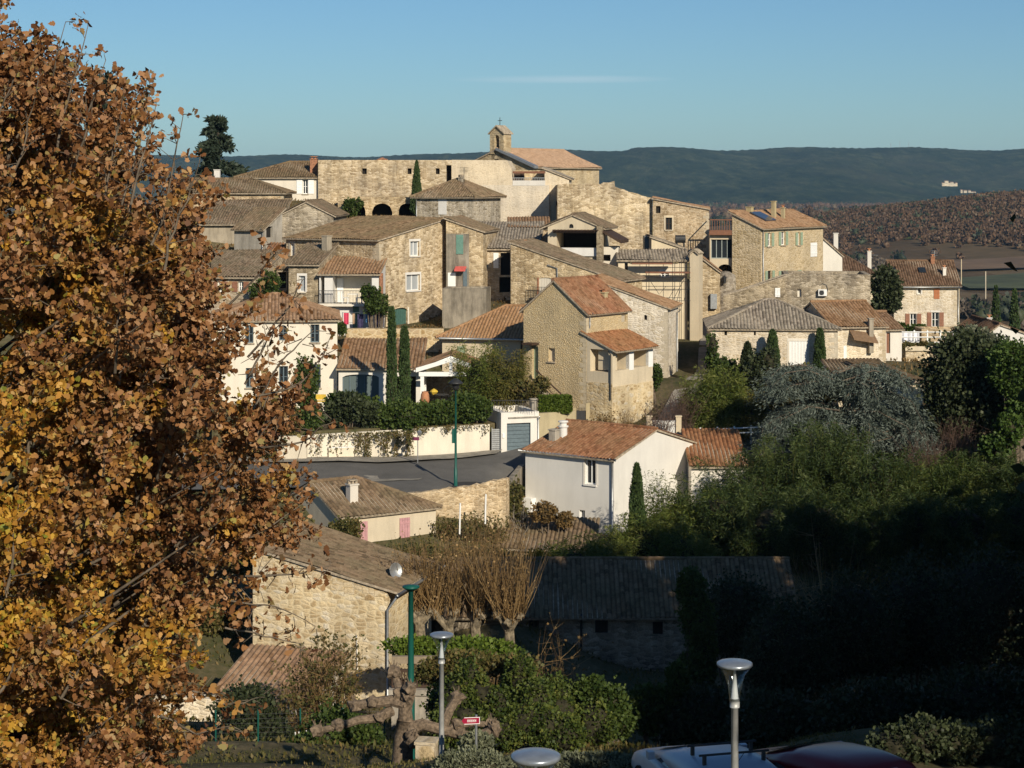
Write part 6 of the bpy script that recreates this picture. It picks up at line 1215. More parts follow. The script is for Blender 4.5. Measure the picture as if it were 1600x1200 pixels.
def culms(name, px_, Y, label, mat, n, h, rad, nl, size=0.28, cat='bamboo', z=None, arch=0.8, stem=lf_bamy, lo=0.15, corek=0.0, r=0.016, aspect=0.13, sx=1.0, pl_=0.28):
    t = place(name, px_, Y, label, cat, None, z); a = rng.random(n)*2*np.pi; q = np.sqrt(rng.random(n))*rad; bx, by = q*np.cos(a)*sx, q*np.sin(a); H_ = h*(0.55+0.45*rng.random(n)**1.5); k = 6
    f = np.linspace(0, 1, k); out = rng.normal(0, 1, (n, 2))*0.4+np.stack([bx, by], -1)/max(rad, 0.1)*0.6
    paths = [np.stack([bx[i]+out[i, 0]*arch*f**2.2, by[i]+out[i, 1]*arch*f**2.2, -0.3+H_[i]*(f-0.10*arch*f**3)], -1) for i in range(n)]
    V, Fa = tubes_np(paths, [r*(1.05-f) + 0.003 for _ in range(n)]); fast_mesh('stems', V, Fa, stem, t)
    if nl:
        i = rng.integers(0, n, nl); s_ = lo+(1-lo)*rng.random(nl)**0.8; idx = s_*(k-1); i0 = np.minimum(idx.astype(int), k-2); fr = (idx-i0)[:, None]; PA = np.array(paths)
        p = PA[i, i0]*(1-fr)+PA[i, i0+1]*fr; off = rng.normal(0, 1, (nl, 3))*np.array([pl_, pl_, 0.12])*(0.35+1.0*(1-s_[:, None])); p = p+off
        parts = [leaves(p, unit(off+1e-6)+np.array([0, 0, 0.15]), size, aspect=aspect, droop=0.45, spread=0.55)]
        if corek: parts += core([((0, 0, h*0.34), (rad*sx, rad, h*0.40))], corek, jit=0.12)
        V, Fa = merge(parts); fast_mesh('crown', V, Fa, mat, t)
    return t
# bamboo thicket on the right, clump by clump
clumps = [(1120, 107, 740, 8.2), (1175, 110, 700, 6.8), (1235, 111, 665, 5.8), (1300, 112, 655, 6.5), (1365, 110, 690, 6), (1420, 111, 715, 6), (1480, 110, 705, 6), (1540, 112, 690, 6), (1600, 110, 712, 6),
          (1205, 103, 760, 6), (1280, 104, 745, 6), (1350, 103, 760, 6), (1430, 104, 765, 6), (1510, 103, 755, 6), (1590, 104, 760, 6)]
words = ['tall bamboo clump leaning over the white annex', 'bamboo clump just right of the white annex roof', 'bamboo clump below the left skirt of the blue cedar', 'bamboo clump under the middle of the blue cedar', 'bamboo clump under the right side of the blue cedar',
         'bamboo clump between blue cedar and bare purple scrub', 'bamboo clump under the holm oak trunk', 'bamboo clump below the bright green pine', 'bamboo clump at the right picture edge, upper row', 'half shaded bamboo clump nearest the white annex, lower row',
         'half shaded bamboo clump, second from left in the lower row', 'half shaded bamboo clump, third from left in the lower row', 'half shaded bamboo clump, third from right in the lower row', 'half shaded bamboo clump, second from right in the lower row', 'half shaded bamboo clump at the right picture edge, lower row']
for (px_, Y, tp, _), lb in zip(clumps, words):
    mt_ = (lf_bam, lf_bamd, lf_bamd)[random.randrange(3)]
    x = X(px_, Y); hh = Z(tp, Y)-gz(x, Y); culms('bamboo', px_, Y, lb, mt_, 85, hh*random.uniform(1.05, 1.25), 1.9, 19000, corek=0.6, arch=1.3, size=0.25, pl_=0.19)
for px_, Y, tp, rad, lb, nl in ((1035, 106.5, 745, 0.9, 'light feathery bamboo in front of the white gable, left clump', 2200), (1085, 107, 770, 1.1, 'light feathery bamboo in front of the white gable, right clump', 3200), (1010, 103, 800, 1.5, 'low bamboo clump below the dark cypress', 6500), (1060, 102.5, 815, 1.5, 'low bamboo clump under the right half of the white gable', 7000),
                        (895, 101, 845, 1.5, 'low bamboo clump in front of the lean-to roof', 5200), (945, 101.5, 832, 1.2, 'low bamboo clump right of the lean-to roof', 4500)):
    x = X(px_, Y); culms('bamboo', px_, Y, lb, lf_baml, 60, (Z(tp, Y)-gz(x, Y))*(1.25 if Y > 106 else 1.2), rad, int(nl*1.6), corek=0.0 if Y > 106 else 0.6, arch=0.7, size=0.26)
for px_, tp, lb, mt in ((748, 540, 'bushy bamboo clump left, in front of the orange-roofed house', lf_baml), (785, 548, 'yellowing bamboo clump right, in front of the orange-roofed house', lf_bamy)):
    culms('bamboo', px_, 126.5, lb, mt, 70, (Z(tp, 126.5)+15.3)*1.25, 1.15, 15000, z=-15.3, corek=0.78, arch=0.8, size=0.24)
for px_, tp, lb, mt in ((1100, 590, 'tall green bamboo behind the white rails, left clump', lf_baml), (1130, 575, 'tall green bamboo behind the white rails, middle clump', lf_baml), (1162, 610, 'tall yellowing bamboo behind the white rails, right clump', lf_bamy)):
    x = X(px_, 125); culms('bamboo', px_, 125, lb, mt, 80, (Z(tp, 125)-gz(x, 125))*1.22, 1.25, 17000, corek=0.75, arch=0.6, size=0.26)
bush('climbing_shrub', [(1120, 570, 18, 14), (1135, 585, 26, 20), (1113, 545, 8, 26)], 134, 3500, 0.2, lf_hedge, 'green ivy climbing the left corner of the barn', 'ivy')
bush('shrub', [(1250, 600, 30, 26), (1285, 610, 30, 24), (1225, 625, 24, 20)], 124, 5500, 0.22, lf_mix, 'brownish grass-like shrub showing between the cedar limbs')
bush('shrub', [(1180, 590, 14, 36), (1200, 570, 14, 24)], 129, 3000, 0.2, lf_holm, 'dark evergreen shrub between juniper and bamboo')
# blue weeping cedar
def cedar():
    Y = 118; t = place('blue_cedar', 1330, Y, 'wide blue-grey weeping cedar with drooping layered limbs, right of the white rails', 'cedar'); o = t.location
    m_ = MB(); tip = Vector((X(1300, Y)-o.x, 0, Z(580, Y)-o.z)); m_.tube([(0, 0, -0.4), (0.2, 0, tip.z*0.4), tuple(tip)], [0.35, 0.25, 0.08], 8)
    paths = [[(1305, 592), (1260, 575), (1225, 578), (1200, 600)], [(1305, 590), (1350, 572), (1385, 580), (1405, 600)], [(1310, 610), (1265, 600), (1225, 605), (1205, 622)], [(1320, 620), (1370, 605), (1415, 625), (1432, 660)],
             [(1320, 640), (1360, 635), (1400, 655), (1428, 690)], [(1310, 640), (1260, 632), (1215, 650), (1200, 690)], [(1320, 660), (1350, 665), (1390, 690), (1420, 720)], [(1315, 655), (1290, 650), (1270, 665), (1262, 700)], [(1325, 670), (1340, 680), (1360, 705), (1370, 725)],
             [(1305, 600), (1325, 590), (1345, 600), (1355, 625)], [(1310, 640), (1330, 640), (1335, 660), (1330, 690)], [(1260, 640), (1225, 655), (1205, 668), (1195, 700)], [(1330, 690), (1390, 672), (1425, 660), (1440, 690)]]
    P_, D_ = [], []
    for j, pa in enumerate(paths):
        for dy in (-2.2, -0.9, 0.6, 2.0):
            off = rng.normal(0, 0.25, 3); pts = np.array([(X(a, Y)-o.x+off[0], dy*(0.3+0.3*i)+off[1], Z(b_, Y)-o.z+off[2]*0.6) for i, (a, b_) in enumerate(pa)])
            m_.tube([tuple(p) for p in pts], [0.06, 0.04, 0.025, 0.01], 5)
            k = 1500; s_ = rng.random(k)*0.97*(len(pa)-1); i0 = s_.astype(int); fr = (s_-i0)[:, None]; p = pts[i0]*(1-fr)+pts[i0+1]*fr
            # branchlets: short sprays hanging from the limb
            nc = 34; ci = rng.integers(0, nc, k); cs = rng.random(nc)*0.97*(len(pa)-1); s_ = np.clip(cs[ci]+rng.normal(0, 0.03, k), 0, len(pa)-1.01); i0 = s_.astype(int); fr = (s_-i0)[:, None]; p = pts[i0]*(1-fr)+pts[i0+1]*fr; lat = rng.normal(0, 0.6, (nc, 2))[ci]*rng.random((k, 1))+rng.normal(0, 0.08, (k, 2)); hang = np.abs(lat).sum(1)*0.5*rng.random(k)+np.abs(rng.normal(0, 0.12, k))
            p = p+np.stack([lat[:, 0], lat[:, 1], 0.12*rng.normal(0, 1, k)-hang*0.9], -1); P_.append(p); D_.append(np.stack([lat[:, 0]*1.6, lat[:, 1]*0.8, -0.5-hang*0.6], -1))
    m_.build('trunk', bark, t, True); V, Fa = leaves(np.concatenate(P_), np.concatenate(D_), 0.22, aspect=0.16, spread=0.5); fast_mesh('crown', V, Fa, lf_ced, t)
cedar()
# right-hand trees
bush('holm_oak', [(1500, 590, 52, 58), (1545, 600, 45, 60, -1), (1480, 630, 32, 45), (1525, 640, 55, 40), (1510, 550, 38, 28), (1560, 570, 30, 38)], 118, 26000, 0.22, lf_holm, 'dark round holm oak in front of the low white gable', 'tree', corek=0.7, clump=0.2, per=30)
bush('olive_tree', [(1520, 535, 34, 22), (1545, 545, 25, 20)], 124, 5000, 0.2, mat_leaf('leaf_olive', [(0.05, 0.06, 0.035), (0.12, 0.13, 0.08), (0.2, 0.2, 0.13)], 0.1), 'grey-green olive tree behind the top of the holm oak', 'tree', corek=0.6)
bush('pine_tree', [(1590, 560, 38, 24), (1575, 590, 24, 20), (1600, 625, 26, 36), (1600, 580, 24, 22)], 114, 15000, 0.22, lf_pine, 'bright green umbrella pine at the right picture edge', 'pine', corek=0.72, aspect=0.35, clump=0.2)
bush('shrub', [(1575, 672, 20, 24), (1555, 700, 20, 16)], 112, 3500, 0.2, lf_pine, 'small bright green shrub under the pine')
bush('tree', [(1383, 445, 20, 24), (1392, 465, 16, 22), (1376, 480, 14, 16)], 165, 6500, 0.26, lf_holm, 'dark bushy tree at the left end of the rust-shuttered house', 'tree', corek=0.7)
bush('shrub', [(1400, 508, 12, 4), (1430, 512, 20, 4)], 183, 1500, 0.2, lf_hedge, 'low green planting at the foot of the rust-shuttered house', stems=False)
bush('shrub', [(1418, 541, 12, 5), (1450, 539, 20, 4)], 144.2, 1600, 0.16, lf_mix, 'trailing plants along the white rail fence on the terrace', stems=False)
# garden planting
hl = [(520, 650, 'leftmost'), (560, 655, 'second from left')]
bush('shrub', [(515, 650, 22, 18), (545, 636, 26, 20), (575, 650, 20, 16)], 120.2, 6500, 0.2, lf_holm, 'dark loose shrub at the left end of the cream garden wall', corek=0.5)
bush('oleander', [(540, 632, 30, 16), (570, 640, 20, 18)], 121, 3500, 0.22, lf_hedge, 'green oleander in front of the sliding doors')
bush('hedge', [(600, 654, 22, 18), (630, 651, 26, 20)], 120.6, 8000, 0.2, lf_hedge, 'overhanging green hedge under the two cypresses', 'hedge', corek=0.85)
bush('hedge', [(665, 648, 20, 16), (690, 645, 22, 15)], 121.4, 7000, 0.2, lf_hedge, 'rounded green hedge below the white pergola', 'hedge', corek=0.85)
bush('hedge', [(730, 637, 24, 18), (752, 640, 14, 15)], 122.2, 7000, 0.2, lf_hedge, 'rounded green hedge beside the garage', 'hedge', corek=0.85)
def trailing(xa, xb, Ya, Yb, za, label, n, L):
    t = empty('trailing_plant', (X(xa, Ya), Ya, Z(za, Ya)), 0, label, 'creeper'); P_, D_ = [], []; paths = []
    dx = X(xb, Yb)-X(xa, Ya)
    for i in range(n):
        s_ = rng.random(); l_ = L*rng.random()**1.5*(0.4+0.9*abs(math.sin(s_*7+1))); x0 = dx*s_; y0 = (Yb-Ya)*s_-0.12; f = np.linspace(0, 1, 6); wob = rng.normal(0, 0.05, 6).cumsum()
        pa = np.stack([x0+wob, np.full(6, y0-0.06)-0.05*rng.random(), 0.15-l_*f], -1); paths.append(pa); k = int(26*l_)+4; j = rng.integers(0, 6, k); P_.append(pa[j]+rng.normal(0, 0.05, (k, 3))*np.array([1, 0.5, 1])); D_.append(np.tile([0, -0.4, -0.6], (k, 1)))
    V, Fa = tubes_np(paths, [np.full(6, 0.008) for _ in paths]); fast_mesh('stems', V, Fa, twig, t); V, Fa = leaves(np.concatenate(P_), np.concatenate(D_), 0.11, aspect=0.5, spread=0.6); fast_mesh('foliage', V, Fa, lf_mix, t)
trailing(560, 648, 118.9, 119.9, 680, 'thick curtain of creeper hanging over the middle of the cream garden wall', 90, 1.9); trailing(490, 560, 118.0, 118.9, 682, 'thin creeper strands over the left part of the cream garden wall', 26, 1.3); trailing(648, 760, 120.0, 121.5, 670, 'short creeper fringe along the right part of the cream garden wall', 50, 0.5)
t = empty('clipped_hedge', (X(842, 124), 124.4, Z(646, 124)), R(8), 'box-clipped bright green hedge on the low wall right of the garage', 'hedge'); Lh = X(893, 124)-X(842, 124); nh = 6000
p = rng.random((nh, 3))*np.array([Lh, 0.7, 1.0]); f = rng.integers(0, 4, nh); p[f == 0, 1] = 0; p[f == 1, 2] = 1.0; p[f == 2, 0] = Lh; p += rng.normal(0, 0.035, p.shape); d = np.zeros_like(p); d[:, 1] = -1; d[:, 2] = 0.6
mm = MB(); mm.box(0.06, Lh-0.06, 0.06, 0.66, -0.1, 0.94); V, Fa = merge([leaves(p, d, 0.11, spread=0.7), (np.array(mm.v), np.array(mm.f))]); fast_mesh('foliage', V, Fa, lf_bright, t)
bush('shrub', [(576, 460, 11, 14), (594, 472, 12, 12), (583, 480, 13, 10), (600, 484, 9, 9), (586, 466, 9, 16)], 141.4, 4500, 0.17, lf_hedge, 'leafy orange-tree-like shrub at the right of the balcony', z=None, corek=0.45, inner=0.35)
bush('shrub', [(822, 610, 20, 14), (845, 600, 12, 10)], 125.5, 2600, 0.17, lf_mix, 'dark shrub behind the garage roof railing')
bush('shrub', [(531, 514, 9, 9), (1024, 592, 8, 14)][:1], 139, 900, 0.14, lf_hedge, 'potted green plant with flowers beside the stone retaining wall', stems=False)
bush('shrub', [(1025, 588, 8, 16)], 131, 1200, 0.16, lf_hedge, 'small evergreen shrub at the corner of the loggia')
bush('ivy', [(548, 325, 12, 12), (556, 318, 10, 6), (543, 333, 7, 8)], 177, 2600, 0.2, lf_hedge, 'green ivy covering the left arch of the arcade', 'ivy', stems=False)
bush('shrub', [(430, 690, 30, 26), (455, 660, 20, 20), (405, 670, 22, 24)], 118.5, 5000, 0.2, lf_mix, 'mixed shrub at the left of the cream garden wall behind the oak')
bush('shrub', [(420, 440, 16, 14), (408, 455, 16, 14), (425, 462, 14, 12)], 141, 3000, 0.17, lf_hedge, 'small green tree in the gap behind the two-storey white house', corek=0.5)
bush('fig_shrub', [(478, 600, 16, 40), (485, 650, 14, 30)], 118.6, 3500, 0.2, lf_hedge, 'dark climbing shrub between autumn oak and two-storey white house')

def bare(name, px_, Y, label, h, rad, n, mat=twig_red, z=None, lv=None, nl=0, r=0.02, cat='shrub', sx=1.0, cl=0.0):
    """bare twiggy shrub: stems that fork twice"""
    t = place(name, px_, Y, label, cat, None, z); paths, rr = [], []
    for i in range(n):
        a = rng.random()*6.28; L = h*(0.6+0.4*rng.random()); sp_ = rad*math.sqrt(rng.random()); f = np.linspace(0, 1, 5)
        b0 = np.array([rng.normal(0, rad*0.25)*sx, rng.normal(0, rad*0.25), -0.2])
        pa = b0+np.stack([math.cos(a)*sp_*f**1.4*sx, math.sin(a)*sp_*f**1.4, L*f], -1)+np.cumsum(rng.normal(0, 0.04, (5, 3)), 0); paths.append(pa); rr.append(r*(1.1-f))
        for j in range(4):
            s_ = rng.integers(1, 4); l2 = L*(0.2+0.25*rng.random()); d = unit(rng.normal(0, 1, (1, 3))+np.array([[0, 0, 0.9]]))[0]; g_ = np.linspace(0, 1, 4)[:, None]
            pb = pa[s_]+d*l2*g_+np.cumsum(rng.normal(0, 0.03, (4, 3)), 0); paths.append(pb); rr.append(r*0.5*(1.1-g_[:, 0]))
            for k in range(2): d2 = unit(d[None]+rng.normal(0, 0.7, (1, 3)))[0]; pc = pb[2]+d2*l2*0.5*g_[:3]; paths.append(pc); rr.append(np.array([0.25, 0.2, 0.1])*r)
    V, Fa = tubes_np(paths, rr); fast_mesh('stems', V, Fa, mat, t)
    if nl:
        E = np.concatenate([p_[-2:] for p_ in paths]); q = E[rng.integers(0, len(E), nl)]+rng.normal(0, 0.05, (nl, 3)); V, Fa = leaves(q, rng.normal(0, 1, (nl, 3)), 0.12, aspect=0.6); fast_mesh('foliage', V, Fa, lv or lf_brown, t)
    return t
bare('bare_shrub', 1062, 124, 'bare purplish shrub right of the loggia', 3.6, 1.8, 90); bare('bare_shrub', 1030, 121.5, 'bare reddish shrub overhanging the white sliding gate', 2.8, 1.2, 50, r=0.03); bare('bare_shrub', 945, 124, 'bare grey shrub against the stone base of the loggia', 1.8, 0.9, 50, mat=twig, lv=lf_brown, nl=600); bare('bare_shrub', 978, 124.5, 'small bare shrub right of the grey one at the loggia foot', 2.0, 0.8, 35, mat=twig)
bare('bare_shrub', 815, 108.5, 'bare pale branches at the left corner of the big white house', 2.6, 1.0, 18, mat=mat_leaf('twig_pale', [(0.2, 0.17, 0.13), (0.34, 0.3, 0.24)], 0), r=0.03)
bush('shrub', [(800, 775, 16, 22), (785, 800, 18, 16), (812, 805, 12, 14)], 110, 3800, 0.15, lf_mix, 'olive-brown bush on the bank left of the big white house', corek=0.5)
bush('shrub', [(850, 800, 20, 14), (880, 812, 16, 10)], 107.5, 2400, 0.14, lf_brown, 'dry low bush between the big white house and the lean-to roof', corek=0.4)
bare('bare_scrub', 1450, 113, 'purple-brown bare scrub between cedar and holm oak', 3.6, 1.8, 90); bare('bare_scrub', 1500, 116, 'purple-brown bare scrub below the holm oak', 3.0, 1.5, 60)
for px_, lb in ((660, 'dry brush round the feet of the pollards, left part'), (720, 'dry brush round the feet of the pollards, middle part'), (780, 'dry brush round the feet of the pollards, right part')): bare('brush', px_, 85.5, lb, 2.2, 1.1, 60, mat=twig, lv=lf_brown, nl=500)
for px_, Y, h_, lb in ((740, 106, 2.0, 'dry bramble on the ruined stone wall, left'), (700, 106, 1.6, 'dry bramble beside the cream house corner'), (775, 106.4, 2.0, 'dry bramble on the ruined stone wall, right end')): bare('bramble', px_, Y, lb, h_, 0.8, 30, mat=twig, lv=lf_mix, nl=700)
bush('shrub', [(540, 830, 22, 18), (520, 835, 16, 14)], 100.5, 2600, 0.16, lf_mix, 'green-brown shrub at the left end of the cream house', corek=0.3)
# strip of dry coppice between the two lower houses
for i, (px_, Y, tp, mt, lb) in enumerate(((630, 99, 850, lf_mix, 'olive-brown coppice under the pink shutters'), (675, 99.5, 838, lf_mix, 'olive-brown coppice at the corner of the cream house'), (715, 100, 845, lf_brown, 'reddish-brown coppice left of the yellow shrub'), (760, 100, 848, lf_mix, 'olive coppice below the lean-to roof'), (800, 99.5, 862, lf_mix, 'olive coppice just left of the yellow shrub'))):
    x = X(px_, Y); culms('coppice', px_, Y, lb, mt, 80, (Z(tp, Y)-gz(x, Y))*1.05, 1.3, 4200, size=0.16, cat='shrub', arch=0.5, stem=twig, aspect=0.45, corek=0.45)
bush('yellow_shrub', [(838, 880, 22, 16), (815, 890, 14, 12)], 99, 2600, 0.15, lf_yel, 'bright yellow-leaved shrub in front of the ribbed lean-to roof', corek=0.3)
# pollarded trees with upright shoots
for px_, Y, tp, base_py, lb in ((655, 88, 870, 962, 'leftmost of the row of pollards, beside the ochre stone house'), (700, 88.5, 862, 968, 'second pollard from the ochre stone house'), (742, 88, 852, 968, 'third pollard from the ochre stone house'), (795, 87, 852, 972, 'rightmost pollard of the row, before the dark long house')):
    t = place('pollard_tree', px_, Y, lb+', with upright brown shoots', 'tree', 'pollarded trees with upright shoots'); o = t.location; zh = Z(base_py, Y)-o.z
    m_ = MB(); m_.tube([(0, 0, -0.4), (0.1, 0, zh*0.5), (0, 0, zh)], [0.32, 0.26, 0.22], 9)
    heads = []
    for k in range(5):
        a = random.uniform(0, 6.28); e = (math.cos(a)*0.6, math.sin(a)*0.5, zh+random.uniform(0.0, 0.5)); m_.tube([(0, 0, zh-0.4), e], [0.19, 0.13], 7); m_.ico(e, (0.24, 0.22, 0.2), 2, 0.3); heads.append(e)
    m_.build('trunk', bark_light, t); n = 260; paths, rr = [], []; f = np.linspace(0, 1, 5); LL = Z(tp, Y)-o.z-zh
    for k in range(n):
        hd = np.array(heads[k % 5])+rng.normal(0, 0.12, 3); l_ = LL*(0.3+0.9*rng.random()); dd = rng.normal(0, 0.75, 2)
        paths.append(hd+np.stack([dd[0]*f**0.8*l_*0.35, dd[1]*f*l_*0.35, l_*f], -1)+np.cumsum(rng.normal(0, 0.02, (5, 3)), 0)); rr.append(0.017*(1.1-f)+0.003)
    V, Fa = tubes_np(paths, rr); E = np.concatenate([p_[1:] for p_ in paths]); q = E[rng.integers(0, len(E), 500)]+rng.normal(0, 0.05, (500, 3)); V2, F2 = leaves(q, rng.normal(0, 1, (500, 3)), 0.1)
    V, Fa = merge([(V, Fa), (V2, F2)]); fast_mesh('shoots', V, Fa, twig, t)
# old plane tree pollard by the green lamp
t = place('plane_tree', 628, 53, 'pollarded plane tree with knobbly spreading limbs in front of the green lamp post', 'tree'); o = t.location
def L3(px_, py_, Y=53): p = P(px_, py_, Y); return (p.x-o.x, p.y-o.y, p.z-o.z)
m_ = MB(); m_.tube([(0, 0, -0.4), L3(629, 1180), L3(631, 1150), L3(634, 1125)], [0.34, 0.29, 0.27, 0.25], 12); m_.build('trunk', bark_plane, t, True)
limbs = [([(634, 1128), (632, 1100), (612, 1095), (585, 1098), (555, 1102)], [0.22, 0.2, 0.16, 0.15, 0.12], 0), ([(612, 1110), (590, 1122), (560, 1125), (530, 1135), (495, 1142)], [0.16, 0.13, 0.12, 0.10, 0.08], -0.8), ([(634, 1110), (628, 1085), (620, 1065), (615, 1050)], [0.2, 0.14, 0.11, 0.08], 0.4),
         ([(634, 1110), (641, 1090), (642, 1075)], [0.16, 0.13, 0.09], -0.4), ([(636, 1140), (660, 1132), (690, 1140), (720, 1148), (745, 1150), (772, 1140)], [0.2, 0.17, 0.15, 0.13, 0.12, 0.12], 0), ([(700, 1145), (712, 1133), (740, 1130), (768, 1133)], [0.14, 0.11, 0.09, 0.08], 0.5), ([(690, 1140), (702, 1110), (715, 1090)], [0.15, 0.13, 0.12], 1.0), ([(640, 1130), (645, 1150), (645, 1160)], [0.15, 0.12, 0.08], -0.9)]
for pa, rr, dy in limbs:
    m_ = MB(); pts = [L3(a, b_, 53+dy*i/len(pa)+random.uniform(-0.05, 0.05)) for i, (a, b_) in enumerate(pa)]; m_.tube(pts, rr, 9)
    e = pts[-1]; m_.ico(e, (0.2, 0.2, 0.18), 2, 0.35)
    for q in pts[1:-1]:
        if random.random() < 0.6: m_.ico((q[0]+random.uniform(-0.08, 0.08), q[1]-0.08, q[2]+0.06), (0.17, 0.17, 0.15), 2, 0.35)
    for k in range(5): m_.tube([e, (e[0]+random.uniform(-0.15, 0.15), e[1], e[2]+random.uniform(0.15, 0.35))], [0.03, 0.01], 4)
    m_.build('limb', bark_plane, t)
# foreground hedge and greenery
bush('hedge', [(690+i*21+random.uniform(-8, 8), 1085+18*math.sin(i*1.9)+random.uniform(-16, 16)+(38 if i > 8 else 0), random.uniform(20, 36), random.uniform(18, 46), random.uniform(-1.6, 1.2)) for i in range(12)]+[(700+i*30, 1135+random.uniform(-8, 12), 32, 30, -1.5) for i in range(7)], 62, 46000, 0.10, lf_hedge2, 'big rounded evergreen hedge behind the plane tree and red arrow sign', 'hedge', corek=0.85, per=30)
bush('creeper', [(720, 1035, 50, 14), (790, 1040, 45, 14), (690, 1050, 40, 16)], 64, 7000, 0.12, lf_mix, 'rust and green creeper along the top of the big hedge', 'creeper', corek=0.5)
bush('shrub', [(650, 1010, 45, 12), (740, 1015, 60, 14)], 80, 5000, 0.16, lf_bright, 'strip of fresh green growth below the pollard trunks', corek=0.35, stems=False)
bush('shrub', [(950, 1110, 30, 36), (925, 1080, 22, 22), (968, 1130, 20, 24)], 63, 9000, 0.12, lf_hedge, 'feathery light green shrub at the right end of the big hedge', corek=0.75)
bush('shrub', [(1010, 1110, 26, 34), (1035, 1095, 22, 20), (1060, 1065, 16, 26)], 66, 6500, 0.14, lf_hedge, 'green shrub catching the last sun before the dark bushes', corek=0.7)
bush('laurel', [(1080, 920, 20, 28), (1090, 965, 24, 36), (1098, 1010, 20, 30), (1088, 1050, 26, 30)], 82, 15000, 0.13, lf_hedge, 'tall sunlit laurel column standing before the dark long house', corek=0.7, cat='tree')
for px_, Y, wd_, hh_, lb in ((740, 38.2, 60, 17, 'grey santolina hedge left of the wide lamp disc'), (945, 38.6, 95, 14, 'grey santolina hedge between lamp disc and pale car'), (860, 38.8, 60, 14, 'grey santolina hedge behind the wide lamp disc')):
    bush('santolina_hedge', [(px_-wd_/2, 1196, wd_*0.45, hh_), (px_, 1194, wd_*0.45, hh_), (px_+wd_/2, 1197, wd_*0.45, hh_)], Y, 7000, 0.09, lf_lav, lb, 'hedge', corek=0.85, aspect=0.3, stems=False)
bush('grey_shrub', [(745, 1165, 22, 16)], 45, 3000, 0.09, lf_lav, 'blue-grey shrub at the foot of the red arrow sign', corek=0.5, stems=False)
bush('shrub', [(385, 1110, 42, 34), (400, 1150, 50, 40), (430, 1165, 30, 30)], 70, 12000, 0.14, lf_holm, 'dark evergreen bush in front of the stone lean-to', corek=0.8)
bush('shrub', [(520, 1150, 40, 40), (560, 1165, 34, 40), (480, 1175, 30, 25)], 64, 9000, 0.13, lf_hedge, 'green shrub behind the tipped white chair', corek=0.7)
bare('bare_shrub', 515, 72, 'brown twiggy shrub in front of the ochre gable wall', 4.2, 1.3, 70, mat=twig, lv=lf_mix, nl=2500, r=0.025)
bare('bare_shrub', 470, 72, 'thin twiggy shrub beside the lean-to wall', 3.0, 1.0, 40, mat=twig, lv=lf_mix, nl=900)
for px_, Y, h_, lb in ((830, 72, 3.2, 'thin bare sapling stems above the hedge, left group'), (875, 73, 2.8, 'thin bare sapling stems above the hedge, right group')): bare('sapling', px_, Y, lb, h_+1.5, 1.0, 14, mat=twig, nl=100)
# dark bushes filling the shaded corner
for i, (px_, py_, rx, ry, Y, lb) in enumerate(((1150, 960, 60, 70, 86, 'dark bush right behind the sunlit laurel'), (1230, 1010, 70, 90, 80, 'dark bush in the shade above the funnel lamp'), (1330, 980, 80, 100, 82, 'dark bush with bare twigs in the middle of the shade'), (1430, 960, 80, 100, 84, 'dark bush deep in the shade, second from the right edge'),
        (1540, 950, 90, 110, 82, 'dark bush deep in the shade at the right edge'), (1100, 1120, 70, 50, 66, 'low dark bush left of the funnel lamp'), (1220, 1130, 80, 50, 62, 'low dark bush behind the two cars'), (1370, 1120, 100, 60, 60, 'low dark bush behind the red car'), (1530, 1110, 110, 70, 60, 'low dark bush at the lower right corner'))):
    bush('dark_bush', [(px_, py_, rx*0.8, ry*0.8), (px_-rx*0.4, py_+ry*0.3, rx*0.6, ry*0.6), (px_+rx*0.45, py_+ry*0.25, rx*0.6, ry*0.7)], Y, 15000, 0.13, lf_holm, lb, corek=0.8)
for px_, lb in ((1445, 'dark low hedge right of the red car'), (1560, 'dark low hedge in the lower right corner of the picture')): bush('dark_hedge', [(px_-45, 1168, 38, 30), (px_, 1160, 40, 34), (px_+45, 1166, 38, 32)], 40.5, 7000, 0.09, lf_holm, lb, 'hedge', corek=0.85, stems=False)
for px_, py_, lb in ((330, 960, 'dull shrub behind the oak branches left of the ochre stone house'), (375, 870, 'dull shrub behind the oak branches above the ochre stone house')): bush('shrub', [(px_, py_, 30, 24), (px_+30, py_+12, 22, 18), (px_-28, py_+10, 22, 18)], 92, 5000, 0.15, lf_mix, lb, corek=0.5)
bare('bare_tree', 1290, 84, 'leafless fan-shaped shrub rising in the shade above the dark bushes', 8.5, 2.4, 40, mat=twig, r=0.04, nl=200, cat='tree')
# unseen trees added outside the right edge, placed and sized to throw the big shadow
SHADE_GROVE = [(21, 50.5, 22, 3.7), (20.3, 62, 19.5, 3.4), (24.5, 66, 18.5, 4.0), (28.8, 71, 17.3, 4.4), (32.8, 77, 16.6, 4.7), (37, 83, 15.8, 4.7), (42, 89, 14.5, 5), (18.3, 52, 11.5, 3.4), (17, 43.5, 11, 3.4), (21, 36, 9.5, 4), (18.5, 29, 9.5, 4), (12.3, 18.3, 11.5, 3.4), (22, 56, 14, 4.2), (20, 10, 11, 4), (25, 48, 12, 4)]
for i, (x, y, h_, r_) in enumerate(SHADE_GROVE):
    g = gz(x, y); t = empty('shade_tree', (x, y, g), 0, 'unseen evergreen tree added beyond the right picture edge for its shadow', 'tree', 'unseen evergreen grove added for its shadow'); m_ = MB(); m_.tube([(0, 0, -0.5), (0, 0, h_*0.6)], [0.35, 0.2], 8); m_.build('trunk', bark, t)
    crown(t, [((0, 0, h_*0.55), (r_*0.85, r_, h_*0.46)), ((0.2, 0.5, h_*0.82), (r_*0.7, r_*0.8, h_*0.2)), ((0, -1.5, h_*0.4), (r_*0.5, r_*0.7, h_*0.35))], 5000, 0.45, lf_holm, 0.85)

